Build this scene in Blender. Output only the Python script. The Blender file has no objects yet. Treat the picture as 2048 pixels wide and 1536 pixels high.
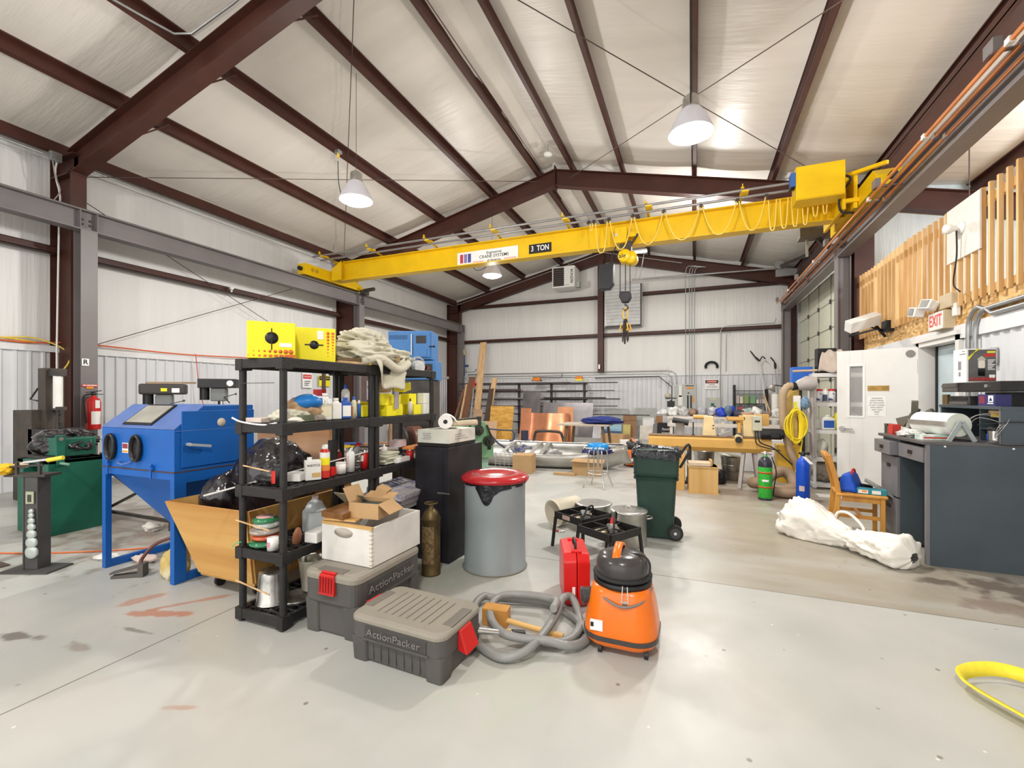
import bpy, bmesh, math, random
from mathutils import Vector, Matrix, noise
PI = math.pi
random.seed(7)
SC = bpy.context.scene
COL = SC.collection

# ---------------------------------------------------------------- camera, world, lamps, exposure
F_PX, HOR, EYE = 895.0, 791.5, 1.45
YAW = math.atan(365 / 895)
cam_d = bpy.data.cameras.new('camera')
cam_d.sensor_width = 36.0
cam_d.lens = F_PX / 2048 * 36.0
cam_d.shift_y = (HOR - 768) / 2048
cam_d.clip_start = 0.05
cam = bpy.data.objects.new('camera', cam_d)
cam.location = (0, 0, EYE)
cam.rotation_euler = (PI / 2, 0, YAW)
COL.objects.link(cam)
SC.camera = cam
vs = SC.view_settings
vs.view_transform = 'Standard'
vs.look = 'None'
vs.exposure = 0.08
vs.gamma = 1.0
vs.use_curve_mapping = False
SC.cycles.max_bounces = 6
SC.cycles.diffuse_bounces = 5
SC.cycles.glossy_bounces = 3
SC.cycles.use_denoising = True
SC.cycles.sample_clamp_indirect = 8.0

w = bpy.data.worlds.new('world')
SC.world = w
w.use_nodes = True
w.node_tree.nodes['Background'].inputs['Color'].default_value = (1.0, 0.985, 0.96, 1)
w.node_tree.nodes['Background'].inputs['Strength'].default_value = 2.5

LAMPS = [(-4.9, 5.56, 4.50), (-0.04, 5.67, 4.53), (-4.95, 10.75, 4.62), (-4.9, -0.6, 4.5), (-0.04, -0.6, 4.5),
         (0.0, 11.2, 5.0)]  # last three assumed along the rows, unseen, lights only to brighten the hall
LAMP_W = 75.0
def lamp_light(x, y, z, watts=LAMP_W, size=0.4):
    d = bpy.data.lights.new('lamp_light', 'AREA')
    d.shape = 'DISK'; d.size = size; d.energy = watts; d.color = (1.0, 0.97, 0.93)
    o = bpy.data.objects.new('lamp_light', d)
    o.location = (x, y, z); COL.objects.link(o)
    d = bpy.data.lights.new('bulb_light', 'POINT'); d.energy = watts * 2.6; d.shadow_soft_size = 0.12; d.color = (1.0, 0.97, 0.93)
    o = bpy.data.objects.new('bulb_light', d); o.location = (x, y, z - 0.12); COL.objects.link(o)
    return o

# ---------------------------------------------------------------- materials (all procedural)
MATS = {}
def mat(name, c, r=0.6, metal=0.0, var=0.08, scale=6.0, bump=0.0, bscale=30.0, c2=None, thr=None, coat=0.0, trans=0.0, stretch=None, spec=0.38, emit=None, alpha=None, vec='Object', detail=4.0):
    if name in MATS: return MATS[name]
    m = bpy.data.materials.new(name); m.use_nodes = True
    nt = m.node_tree; N = nt.nodes; L = nt.links
    b = N['Principled BSDF']
    b.inputs['Roughness'].default_value = r
    b.inputs['Metallic'].default_value = metal
    b.inputs['Specular IOR Level'].default_value = spec
    if coat: b.inputs['Coat Weight'].default_value = coat
    if trans: b.inputs['Transmission Weight'].default_value = trans
    if alpha is not None: b.inputs['Alpha'].default_value = alpha
    if emit:
        b.inputs['Emission Color'].default_value = (*c, 1); b.inputs['Emission Strength'].default_value = emit
    tc = N.new('ShaderNodeTexCoord')
    v = tc.outputs[vec]
    if stretch:
        mp = N.new('ShaderNodeMapping'); mp.inputs['Scale'].default_value = stretch
        L.new(v, mp.inputs['Vector']); v = mp.outputs['Vector']
    nz = N.new('ShaderNodeTexNoise'); nz.inputs['Scale'].default_value = scale; nz.inputs['Detail'].default_value = detail
    L.new(v, nz.inputs['Vector'])
    cr = N.new('ShaderNodeValToRGB')
    if c2 is None: c2 = tuple(max(0, x * (1 - var * 2.2)) for x in c)
    c1 = tuple(min(1, x * (1 + var * 0.6)) for x in c) if thr is None else c
    cr.color_ramp.elements[0].color = (*c2, 1); cr.color_ramp.elements[1].color = (*c1, 1)
    t = thr or (0.25, 0.7)
    cr.color_ramp.elements[0].position = t[0]; cr.color_ramp.elements[1].position = t[1]
    L.new(nz.outputs['Fac'], cr.inputs['Fac']); L.new(cr.outputs['Color'], b.inputs['Base Color'])
    if bump:
        n2 = N.new('ShaderNodeTexNoise'); n2.inputs['Scale'].default_value = bscale; n2.inputs['Detail'].default_value = 3
        L.new(v, n2.inputs['Vector'])
        bp = N.new('ShaderNodeBump'); bp.inputs['Strength'].default_value = bump; bp.inputs['Distance'].default_value = 0.02
        L.new(n2.outputs['Fac'], bp.inputs['Height']); L.new(bp.outputs['Normal'], b.inputs['Normal'])
    MATS[name] = m
    return m
def plain(name, c, r=0.5, metal=0.0, **k): return mat(name, c, r, metal, var=0.03, **k)
def wood(name, c, c2, axis='z', r=0.6, scale=5.0):
    st = {'x': (0.15, 2.5, 2.5), 'y': (2.5, 0.15, 2.5), 'z': (2.5, 2.5, 0.15)}[axis]
    return mat(name, c, r, c2=c2, scale=scale, stretch=st, thr=(0.35, 0.62), detail=6)
STEEL_RED = mat('red_oxide_steel', (0.066, 0.021, 0.014), 0.5, var=0.12, scale=3)
STEEL_GREY = mat('grey_painted_steel', (0.185, 0.165, 0.165), 0.42, var=0.06, scale=2)
GALV = mat('galvanised_steel', (0.42, 0.43, 0.43), 0.38, 0.75, var=0.08, scale=12)
YEL = mat('crane_yellow', (0.82, 0.52, 0.006), 0.33, var=0.05, scale=3)
BLACK = mat('black_plastic', (0.017, 0.016, 0.016), 0.45, var=0.2, scale=12)
BLK = mat('black_paint', (0.014, 0.013, 0.015), 0.4, var=0.25, scale=8)
DKSTEEL = mat('dark_steel', (0.07, 0.062, 0.055), 0.5, 0.4, var=0.2, scale=10)
RUBBER = mat('rubber', (0.018, 0.018, 0.018), 0.7, var=0.1)
CHROME = mat('bright_metal', (0.66, 0.65, 0.63), 0.25, 0.95, var=0.06)
WHITE = mat('white_paint', (0.78, 0.78, 0.76), 0.45, var=0.03)
WPLAS = mat('white_plastic', (0.78, 0.77, 0.73), 0.4, var=0.03)
PAPER = mat('white_paper', (0.82, 0.81, 0.78), 0.8, var=0.02)
RED = mat('red_plastic', (0.55, 0.018, 0.016), 0.35, var=0.06)
CARD = mat('cardboard', (0.46, 0.29, 0.14), 0.85, var=0.06, scale=5)
PLY = wood('plywood', (0.56, 0.34, 0.13), (0.42, 0.22, 0.07), 'x', scale=3.0)
PINE = wood('pine', (0.66, 0.45, 0.24), (0.5, 0.3, 0.13), 'z')
ALU = mat('aluminium', (0.62, 0.6, 0.56), 0.33, 0.85, var=0.1, scale=8)
GLASS = mat('clear_plastic', (0.9, 0.92, 0.92), 0.08, trans=0.85, var=0.01)
INK = plain('black_ink', (0.012, 0.012, 0.012), 0.5)
REDINK = plain('red_ink', (0.6, 0.03, 0.02), 0.5)
WINK = plain('white_ink', (0.85, 0.85, 0.83), 0.5)
BLUEINK = plain('blue_ink', (0.03, 0.06, 0.3), 0.5)

# ---------------------------------------------------------------- mesh helpers
class MB:
    """collects shapes; build() links them as ONE mesh object"""
    def __init__(s): s.v = []; s.f = []; s.m = Matrix.Identity(4); s.sm = []
    def at(s, x=0, y=0, z=0, rz=0, rx=0, ry=0):
        s.m = Matrix.Translation((x, y, z)) @ Matrix.Rotation(rz, 4, 'Z') @ Matrix.Rotation(ry, 4, 'Y') @ Matrix.Rotation(rx, 4, 'X'); return s
    def add(s, vs_, fs, smooth=False):
        o = len(s.v); s.v += [s.m @ Vector(p) for p in vs_]
        s.f += [[i + o for i in f] for f in fs]; s.sm += [smooth] * len(fs); return s
    def box(s, x0, y0, z0, x1, y1, z1):
        return s.add([(x0,y0,z0),(x1,y0,z0),(x1,y1,z0),(x0,y1,z0),(x0,y0,z1),(x1,y0,z1),(x1,y1,z1),(x0,y1,z1)],
                     [(0,3,2,1),(4,5,6,7),(0,1,5,4),(1,2,6,5),(2,3,7,6),(3,0,4,7)])
    def cb(s, cx, cy, cz, sx, sy, sz): return s.box(cx-sx/2, cy-sy/2, cz-sz/2, cx+sx/2, cy+sy/2, cz+sz/2)
    def hexa(s, b, t):
        """four bottom points, four top points"""
        return s.add(list(b) + list(t), [(0,3,2,1),(4,5,6,7),(0,1,5,4),(1,2,6,5),(2,3,7,6),(3,0,4,7)])
    def bar(s, a, b, wd, h=None, up=(0,0,1)):
        a = Vector(a); b = Vector(b); h = h or wd
        d = (b - a).normalized(); u = Vector(up)
        if abs(d.dot(u)) > 0.98: u = Vector((1, 0, 0))
        r = d.cross(u).normalized() * wd / 2; u = r.cross(d).normalized() * h / 2
        return s.hexa([a-r-u, a+r-u, b+r-u, b-r-u], [a-r+u, a+r+u, b+r+u, b-r+u])
    def tube(s, pts, r, n=8, closed=False, cap=True):
        pts = [Vector(p) for p in pts]; k = len(pts); rings = []
        rr = r if isinstance(r, (list, tuple)) else [r] * k
        pu = None; vs_ = []
        for i, p in enumerate(pts):
            if closed: d = pts[(i+1) % k] - pts[i-1]
            else: d = pts[min(i+1, k-1)] - pts[max(i-1, 0)]
            if d.length < 1e-9: d = Vector((0,0,1))
            d.normalize()
            if pu is None:
                pu = d.orthogonal().normalized()
            pu = (pu - d * pu.dot(d))
            if pu.length < 1e-6: pu = d.orthogonal()
            pu.normalize(); q = d.cross(pu)
            for j in range(n):
                a = 2 * PI * j / n
                vs_.append(p + (pu * math.cos(a) + q * math.sin(a)) * rr[i])
        fs = []
        for i in range(k if closed else k - 1):
            for j in range(n):
                a = i * n + j; b = i * n + (j+1) % n; c = ((i+1) % k) * n + (j+1) % n; d = ((i+1) % k) * n + j
                fs.append((a, b, c, d))
        s.add(vs_, fs, True)
        if cap and not closed:
            s.add(vs_[:n], [tuple(range(n-1, -1, -1))]); s.add(vs_[-n:], [tuple(range(n))])
        return s
    def cyl(s, a, b, r, n=16, r2=None): return s.tube([a, b], [r, r if r2 is None else r2], n)
    def lathe(s, prof, n=24, x=0, y=0, z=0, smooth=True, sx=1.0, sy=1.0):
        vs_ = []; fs = []; k = len(prof)
        for (r, h) in prof:
            for j in range(n):
                a = 2 * PI * j / n; vs_.append((x + r * math.cos(a) * sx, y + r * math.sin(a) * sy, z + h))
        for i in range(k - 1):
            for j in range(n): fs.append((i*n+j, i*n+(j+1) % n, (i+1)*n+(j+1) % n, (i+1)*n+j))
        s.add(vs_, fs, smooth)
        if prof[0][0] > 1e-4: s.add(vs_[:n], [tuple(range(n-1, -1, -1))])
        if prof[-1][0] > 1e-4: s.add(vs_[-n:], [tuple(range(n))])
        return s
    def prism(s, poly, axis, a, b):
        """2-D outline extruded along an axis from a to b (outline in the other two axes, in order)"""
        def P(u, v_, t): return {'x': (t, u, v_), 'y': (u, t, v_), 'z': (u, v_, t)}[axis]
        k = len(poly)
        vs_ = [P(u, v_, a) for u, v_ in poly] + [P(u, v_, b) for u, v_ in poly]
        return s.add(vs_, [tuple(range(k-1, -1, -1)), tuple(range(k, 2*k))] + [(i, (i+1) % k, (i+1) % k + k, i + k) for i in range(k)])
    def grid(s, fn, nu, nv, smooth=True):
        vs_ = [fn(i / nu, j / nv) for i in range(nu + 1) for j in range(nv + 1)]
        fs = [(i*(nv+1)+j, (i+1)*(nv+1)+j, (i+1)*(nv+1)+j+1, i*(nv+1)+j+1) for i in range(nu) for j in range(nv)]
        return s.add(vs_, fs, smooth)
    def ibeam(s, a, b, wd, h, tf=0.014, tw=0.009, up=(0,0,1)):
        """I section: wd flange width, h depth along up"""
        a = Vector(a); b = Vector(b); d = (b-a).normalized(); u = Vector(up); r = d.cross(u).normalized(); u = r.cross(d).normalized()
        s.bar(a + u*(h/2 - tf/2), b + u*(h/2 - tf/2), wd, tf, up); s.bar(a - u*(h/2 - tf/2), b - u*(h/2 - tf/2), wd, tf, up)
        return s.bar(a, b, tw, h - 2*tf, up)
    def ball(s, c, r, n=12, sz=1.0):
        prof = [(max(1e-5, r*math.sin(PI*i/n)), -r*math.cos(PI*i/n)*sz) for i in range(n+1)]
        return s.lathe(prof, n*2 if n < 9 else n+8, *c)
    def build(s, name, m=None, parent=None, bev=0, smooth=None, loc=None, sub=0, seg=2):
        me = bpy.data.meshes.new(name)
        me.from_pydata([tuple(p) for p in s.v], [], s.f)
        me.polygons.foreach_set('use_smooth', [x if smooth is None else smooth for x in s.sm])
        bm = bmesh.new(); bm.from_mesh(me)
        if sub or smooth: bmesh.ops.remove_doubles(bm, verts=bm.verts, dist=1e-5)
        bmesh.ops.recalc_face_normals(bm, faces=bm.faces); bm.to_mesh(me); bm.free()
        if m: me.materials.append(m)
        o = bpy.data.objects.new(name, me); COL.objects.link(o)
        if parent: o.parent = parent
        if loc: o.location = loc
        if bev:
            q = o.modifiers.new('bevel', 'BEVEL'); q.width = bev; q.segments = seg; q.limit_method = 'ANGLE'; q.angle_limit = 0.6
        if sub:
            q = o.modifiers.new('sub', 'SUBSURF'); q.levels = sub; q.render_levels = sub
        return o

def tag(o, label, cat, group=None, kind=None):
    o['label'] = label; o['category'] = cat
    if group: o['group'] = group
    if kind: o['kind'] = kind
    return o
def thing(name, label, cat, loc=(0,0,0), rz=0, group=None):
    o = bpy.data.objects.new(name, None); COL.objects.link(o); o.empty_display_size = 0.1
    o.location = loc; o.rotation_euler = (0, 0, rz)
    return tag(o, label, cat, group)
def struct(name, mb, m, **k):
    o = mb.build(name, m, **k); o['kind'] = 'structure'; return o
def dup(root, loc=None, rz=None, label=None, group=None):
    def cp(o, par):
        c = o.copy(); COL.objects.link(c)
        if par: c.parent = par
        for ch in list(o.children): cp(ch, c)
        return c
    r = cp(root, None)
    if loc: r.location = loc
    if rz is not None: r.rotation_euler = (0, 0, rz)
    if label: r['label'] = label
    if group: r['group'] = group
    return r
def text(name, s, size, m, parent, loc, rot=(PI/2, 0, 0), ext=0.0006, align='CENTER', bold=0.0, sx=1.0, shear=0.0):
    cu = bpy.data.curves.new(name, 'FONT'); cu.body = s; cu.size = size; cu.align_x = align; cu.align_y = 'CENTER'
    cu.extrude = ext; cu.offset = bold; cu.shear = shear; cu.resolution_u = 3
    t = bpy.data.objects.new('tmp', cu); COL.objects.link(t)
    dg = bpy.context.evaluated_depsgraph_get()
    me = bpy.data.meshes.new_from_object(t.evaluated_get(dg)); bpy.data.objects.remove(t)
    me.name = name; me.materials.clear(); me.materials.append(m)
    o = bpy.data.objects.new(name, me); COL.objects.link(o)
    o.location = loc; o.rotation_euler = rot; o.scale = (sx, 1, 1)
    if parent: o.parent = parent
    return o
def print_bars(m, parent, x, z, wd, n, y, h=.008, gap=.016, name='printed_lines'):
    for i in range(n): MB().box(x - wd/2*(1 - .15*(i % 3)), y - .0006, z - i*gap, x + wd/2*(1 - .1*((i + 1) % 3)), y, z - i*gap + h).build(name, m, parent)
def nz3(p, s, seed=0): return noise.noise(Vector(p) * s + Vector((seed * 13.7, seed * 5.1, seed * 9.3)))
def crumple(name, m, parent, c, size, seed=1, amp=0.25, freq=3.0, sub=4, flat=0.0, ridged=True, kind=None):
    """a soft heap: sphere pushed about by ridged noise, underside flattened"""
    bm = bmesh.new(); bmesh.ops.create_icosphere(bm, subdivisions=sub, radius=1.0)
    for v in bm.verts:
        p = v.co.copy(); n = nz3(p, freq * 0.45, seed) * 0.9
        n2 = nz3(p, freq, seed + 3); n3 = nz3(p, freq * 2.3, seed + 5)
        if ridged: n2 = 0.35 - abs(n2) * 1.6; n3 = 0.2 - abs(n3) * 1.1
        k = 1 + amp * (n + n2 * 0.8 + n3 * 0.4)
        q = Vector((p.x * size[0], p.y * size[1], p.z * size[2])) * k
        if q.z < -size[2] * (1 - flat): q.z = -size[2] * (1 - flat)
        v.co = q + Vector(c)
    me = bpy.data.meshes.new(name); bm.to_mesh(me); bm.free(); me.materials.append(m)
    me.polygons.foreach_set('use_smooth', [True] * len(me.polygons))
    o = bpy.data.objects.new(name, me); COL.objects.link(o)
    if parent: o.parent = parent
    if kind: o['kind'] = kind
    return o
def arc(c, r, a0, a1, n, ax='xz'):
    out = []
    for i in range(n + 1):
        a = a0 + (a1 - a0) * i / n; u, v_ = r * math.cos(a), r * math.sin(a)
        out.append({'xz': (c[0]+u, c[1], c[2]+v_), 'yz': (c[0], c[1]+u, c[2]+v_), 'xy': (c[0]+u, c[1]+v_, c[2])}[ax])
    return out
def smooth_path(pts, n=6):
    pts = [Vector(p) for p in pts]; out = []
    P = [pts[0]*2 - pts[1]] + pts + [pts[-1]*2 - pts[-2]]
    for i in range(1, len(P) - 2):
        for k in range(n):
            t = k / n; a, b, c, d = P[i-1], P[i], P[i+1], P[i+2]
            out.append(0.5 * ((2*b) + (c-a)*t + (2*a-5*b+4*c-d)*t*t + (3*b-a-3*c+d)*t**3))
    out.append(pts[-1]); return out
def on_mat(o, m): o.data.materials.clear(); o.data.materials.append(m); return o
# ================================================================= THE BUILDING
XL, XR, YB, YF = -9.6, 3.05, 16.6, -7.0
RIDGE, RH, SL = -3.03, 6.75, 0.24
def rz_(x): return RH - SL * abs(x - RIDGE)          # top of the rafters
# floor : painted concrete with joints, stains
def floor_material():
    m = bpy.data.materials.new('painted_concrete'); m.use_nodes = True; nt = m.node_tree; N = nt.nodes; L = nt.links; b = N['Principled BSDF']
    tc = N.new('ShaderNodeTexCoord'); v = tc.outputs['Object']
    def nz(scale, det=5, st=None, off=None):
        vv = v
        if st:
            mp = N.new('ShaderNodeMapping'); mp.inputs['Scale'].default_value = st
            if off: mp.inputs['Rotation'].default_value = (0, 0, off)
            L.new(v, mp.inputs['Vector']); vv = mp.outputs['Vector']
        n = N.new('ShaderNodeTexNoise'); n.inputs['Scale'].default_value = scale; n.inputs['Detail'].default_value = det; L.new(vv, n.inputs['Vector']); return n.outputs['Fac']
    def ramp(fac, p0, p1, c0=0.0, c1=1.0):
        mr = N.new('ShaderNodeMapRange'); mr.inputs['From Min'].default_value = p0; mr.inputs['From Max'].default_value = p1
        mr.inputs['To Min'].default_value = c0; mr.inputs['To Max'].default_value = c1; mr.interpolation_type = 'SMOOTHSTEP'; L.new(fac, mr.inputs['Value']); return mr.outputs['Result']
    def mix(a, b_, fac):
        x = N.new('ShaderNodeMix'); x.data_type = 'RGBA'
        for s_, val in ((x.inputs[6], a), (x.inputs[7], b_)):
            if isinstance(val, tuple): s_.default_value = (*val, 1)
            else: L.new(val, s_)
        if isinstance(fac, float): x.inputs[0].default_value = fac
        else: L.new(fac, x.inputs[0])
        return x.outputs[2]
    def math_(op, a, b_=None):
        x = N.new('ShaderNodeMath'); x.operation = op
        for i, val in enumerate((a, b_)):
            if val is None: continue
            if isinstance(val, (int, float)): x.inputs[i].default_value = val
            else: L.new(val, x.inputs[i])
        return x.outputs[0]
    col = mix((0.40, 0.41, 0.385), (0.46, 0.455, 0.425), ramp(nz(1.2), 0.35, 0.65))
    col = mix(col, (0.39, 0.345, 0.29), ramp(nz(0.55, 6), 0.5, 0.78, 0, 0.5))
    sep = N.new('ShaderNodeSeparateXYZ'); L.new(v, sep.inputs[0]); X, Y = sep.outputs[0], sep.outputs[1]
    def blob(cx, cy, rx, ry, rot=0.0, hard=0.45):
        mp = N.new('ShaderNodeMapping'); mp.vector_type = 'TEXTURE'
        mp.inputs['Location'].default_value = (cx, cy, 0); mp.inputs['Rotation'].default_value = (0, 0, rot); mp.inputs['Scale'].default_value = (rx, ry, 1)
        L.new(v, mp.inputs['Vector'])
        ln = N.new('ShaderNodeVectorMath'); ln.operation = 'LENGTH'; L.new(mp.outputs['Vector'], ln.inputs[0])
        return ramp(math_('ADD', ln.outputs['Value'], math_('MULTIPLY', math_('SUBTRACT', nz(5.5, 8), 0.5), 3.2)), 1.0, hard)
    # the bay beyond the cross joint on the right is a browner, worn slab
    worn = math_('MULTIPLY', ramp(Y, 3.79, 3.81), ramp(math_('ADD', X, math_('MULTIPLY', nz(1.0), 0.6)), 0.1, 0.75))
    col = mix(col, (0.30, 0.26, 0.195), math_('MULTIPLY', math_('MULTIPLY', worn, ramp(nz(0.9, 6, (1, 3, 1)), 0.3, 0.6, 0.5, 1.0)), 0.9))
    for (cx, cy, rx, ry, rot, c, k) in [(2.35, 4.45, 0.75, 0.3, -0.2, (0.10, 0.075, 0.06), 0.8), (2.1, 4.1, 0.5, 0.22, -0.1, (0.16, 0.10, 0.08), 0.5),
            (-3.35, 1.85, 0.32, 0.05, 0.35, (0.42, 0.16, 0.08), 0.75), (-3.62, 2.0, 0.2, 0.06, 1.2, (0.42, 0.17, 0.09), 0.6), (-3.2, 2.15, 0.3, 0.03, 0.9, (0.40, 0.15, 0.08), 0.6),
            (-3.75, 1.38, 0.26, 0.05, 0.25, (0.10, 0.08, 0.07), 0.75), (-3.25, 1.45, 0.12, 0.05, 0.1, (0.2, 0.14, 0.11), 0.5), (-3.2, 1.68, 0.16, 0.02, 0.1, (0.15, 0.14, 0.12), 0.7),
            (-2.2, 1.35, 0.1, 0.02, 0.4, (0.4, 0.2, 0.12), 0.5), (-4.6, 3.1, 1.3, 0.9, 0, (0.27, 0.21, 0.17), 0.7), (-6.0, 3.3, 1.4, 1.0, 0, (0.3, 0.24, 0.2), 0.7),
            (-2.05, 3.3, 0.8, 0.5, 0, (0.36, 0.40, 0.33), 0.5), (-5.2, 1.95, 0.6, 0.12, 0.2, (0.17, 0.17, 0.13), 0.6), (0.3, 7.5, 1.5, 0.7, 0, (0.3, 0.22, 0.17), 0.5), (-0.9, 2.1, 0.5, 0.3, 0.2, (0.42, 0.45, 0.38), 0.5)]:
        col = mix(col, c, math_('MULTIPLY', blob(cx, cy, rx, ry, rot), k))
    sp = N.new('ShaderNodeTexVoronoi'); sp.inputs['Scale'].default_value = 5.5; L.new(v, sp.inputs['Vector'])
    spk = math_('MULTIPLY', ramp(sp.outputs['Distance'], 0.075, 0.045), ramp(nz(2.5), 0.42, 0.5))
    col = mix(col, (0.16, 0.13, 0.11), math_('MULTIPLY', spk, 0.75))
    sp2 = N.new('ShaderNodeTexVoronoi'); sp2.inputs['Scale'].default_value = 7.3; L.new(v, sp2.inputs['Vector'])
    col = mix(col, (0.72, 0.7, 0.62), math_('MULTIPLY', ramp(sp2.outputs['Distance'], 0.06, 0.04), ramp(nz(1.7), 0.5, 0.6)))
    # joints
    def joint(coord, at, wd=0.006):
        return ramp(math_('ABSOLUTE', math_('SUBTRACT', coord, at)), wd, wd * 0.4)
    j = math_('MAXIMUM', joint(X, -2.92), math_('MAXIMUM', joint(Y, 3.80), joint(Y, 10.1)))
    col = mix(col, (0.09, 0.08, 0.07), math_('MULTIPLY', j, 0.85))
    L.new(col, b.inputs['Base Color'])
    L.new(ramp(nz(2.0), 0.3, 0.7, 0.3, 0.48), b.inputs['Roughness'])
    b.inputs['Specular IOR Level'].default_value = 0.45
    bp = N.new('ShaderNodeBump'); bp.inputs['Strength'].default_value = 0.12; bp.inputs['Distance'].default_value = 0.01
    L.new(nz(14, 4), bp.inputs['Height']); L.new(bp.outputs['Normal'], b.inputs['Normal'])
    return m
struct('floor', MB().add([(XL-.2, YF, 0), (7.2, YF, 0), (7.2, YB+.2, 0), (XL-.2, YB+.2, 0)], [(0,1,2,3)]), floor_material())

VINYL = mat('white_vinyl_insulation', (0.74, 0.735, 0.72), 0.42, var=0.025, scale=0.8, bump=0.55, bscale=2.2, stretch=(6, 6, 0.25))
ROOFV = mat('roof_insulation', (0.70, 0.655, 0.60), 0.40, var=0.05, scale=0.7, bump=0.5, bscale=3.5, stretch=(0.3, 2.5, 1))
LINER = mat('white_metal_liner', (0.66, 0.67, 0.69), 0.4, var=0.04, scale=1.5)
TRIM = mat('liner_trim', (0.74, 0.75, 0.76), 0.4, var=0.03)
PLASTIC_WALL = mat('plastic_sheeting', (0.60, 0.66, 0.68), 0.28, var=0.06, scale=1.5, bump=0.8, bscale=3, stretch=(5, 5, 0.6))
LIN_H = 2.25
def wall_soft(mb, p0, p1, z0, z1, nrm, seams=1.52, amp=0.015):
    """insulation blanket: shallow vertical seams"""
    p0 = Vector(p0); p1 = Vector(p1); L_ = (p1-p0).length; n = Vector(nrm)
    nu = max(4, int(L_ / 0.19))
    def fn(u, v_):
        d = u * L_; s_ = abs(((d / seams) % 1.0) - 0.5) * 2
        k = amp * (1 - s_ ** 6) + 0.006 * nz3((d, v_ * 3, 0), 1.5, 2)
        p = p0.lerp(p1, u); zt = z1(p) if callable(z1) else z1
        return (p.x + n.x * k, p.y + n.y * k, z0 + (zt - z0) * v_)
    mb.grid(fn, nu, 8)
def liner(mb, p0, p1, nrm, z0=0.0, z1=LIN_H - 0.1, pitch=0.162):
    p0 = Vector(p0); p1 = Vector(p1); d = (p1-p0); L_ = d.length; d.normalize(); n = Vector(nrm)
    k = int(L_ / pitch); prof = [(0, 0)]
    for i in range(k):
        s_ = i * pitch; prof += [(s_ + .05, 0), (s_ + .065, .022), (s_ + .095, .022), (s_ + .11, 0)]
    prof.append((L_, 0))
    vs_ = []
    for t, o_ in prof:
        q = p0 + d * t + n * o_; vs_ += [(q.x, q.y, z0), (q.x, q.y, z1)]
    mb.add(vs_, [(2*i, 2*i+2, 2*i+3, 2*i+1) for i in range(len(prof) - 1)])
def wall(name, parts, lin):
    mb = MB()
    for a in parts: wall_soft(mb, *a)
    o = struct(name, mb, VINYL)
    if lin:
        mb = MB()
        for a in lin: liner(mb, *a)
        mb.build('liner_panel', LINER, o)
        mb = MB()
        for a in lin:
            p0, p1, n = Vector((*a[0][:2], 0)), Vector((*a[1][:2], 0)), Vector(a[2])
            q = [p0, p1]; mb.hexa([q[0], q[1], q[1] + n*.05, q[0] + n*.05], [p + Vector((0,0,.1)) for p in (q[0], q[1], q[1] + n*.05, q[0] + n*.05)])
            for i in range(len(mb.v) - 8, len(mb.v)): mb.v[i].z += LIN_H - 0.1
        mb.build('liner_trim', TRIM, o)
    return o
wall('wall_left', [((XL, YF), (XL, YB), 0, rz_(XL) + 0.22, (1, 0, 0))], [((XL + .02, YF, 0), (XL + .02, YB, 0), (1, 0, 0))])
wall('wall_back', [((XL, YB), (XR, YB), 0, lambda p: rz_(p.x) + 0.22, (0, -1, 0))], [((XL, YB - .04, 0), (XR, YB - .04, 0), (0, -1, 0))])
# right: high wall round the roller door bay, and the office partition under the loft
mb = MB()
wall_soft(mb, (XR, 10.3), (XR, 10.85), 0, 5.4, (-1, 0, 0)); wall_soft(mb, (XR, 15.95), (XR, YB), 0, 5.4, (-1, 0, 0)); wall_soft(mb, (XR, 10.85), (XR, 15.95), 4.27, 5.4, (-1, 0, 0))
struct('wall_right', mb, VINYL)
mb = MB(); wall_soft(mb, (XR, 10.32), (7.0, 10.32), 0, lambda p: rz_(p.x) + 0.2, (0, -1, 0)); struct('wall_loft_end', mb, PLASTIC_WALL)
mb = MB(); wall_soft(mb, (7.0, YF), (7.0, 10.3), 0, 4.9, (-1, 0, 0)); struct('wall_loft_side', mb, PLASTIC_WALL)
XP = 2.88                      # partition face
DY0, DY1, DH = 6.8, 7.72, 2.1  # doorway in the partition
mb = MB(); liner(mb, (XP, YF, 0), (XP, DY0, 0), (-1, 0, 0)); liner(mb, (XP, DY1, 0), (XP, 9.92, 0), (-1, 0, 0)); liner(mb, (XP, DY0, 0), (XP, DY1, 0), (-1, 0, 0), DH)
o = struct('wall_partition', mb, LINER)
MB().box(XP - .05, YF, LIN_H - .14, XP + .02, 9.93, LIN_H + .02).build('liner_trim', TRIM, o)
MB().box(XP + .02, 9.88, 0, XP + .17, 9.93, LIN_H).build('end_panel', LINER, o)
OSB = mat('strand_board', (0.62, 0.40, 0.18), 0.75, c2=(0.40, 0.21, 0.07), scale=26, stretch=(1, 0.5, 1.6), thr=(0.35, 0.6), detail=2)
def osb_mat():
    m = bpy.data.materials.new('oriented_strand_board'); m.use_nodes = True; nt = m.node_tree; N = nt.nodes; L = nt.links
    tc = N.new('ShaderNodeTexCoord'); mp = N.new('ShaderNodeMapping'); mp.inputs['Scale'].default_value = (1, 1, 2.4); mp.inputs['Rotation'].default_value = (0.5, 0, 0)
    L.new(tc.outputs['Object'], mp.inputs['Vector'])
    vo = N.new('ShaderNodeTexVoronoi'); vo.inputs['Scale'].default_value = 15; L.new(mp.outputs['Vector'], vo.inputs['Vector'])
    cr = N.new('ShaderNodeValToRGB'); L.new(vo.outputs['Color'], cr.inputs['Fac'])
    cr.color_ramp.elements[0].color = (0.33, 0.16, 0.045, 1); cr.color_ramp.elements[1].color = (0.82, 0.56, 0.26, 1)
    e = cr.color_ramp.elements.new(0.5); e.color = (0.62, 0.38, 0.14, 1)
    L.new(cr.outputs['Color'], N['Principled BSDF'].inputs['Base Color']); N['Principled BSDF'].inputs['Roughness'].default_value = 0.7
    return m
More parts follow.
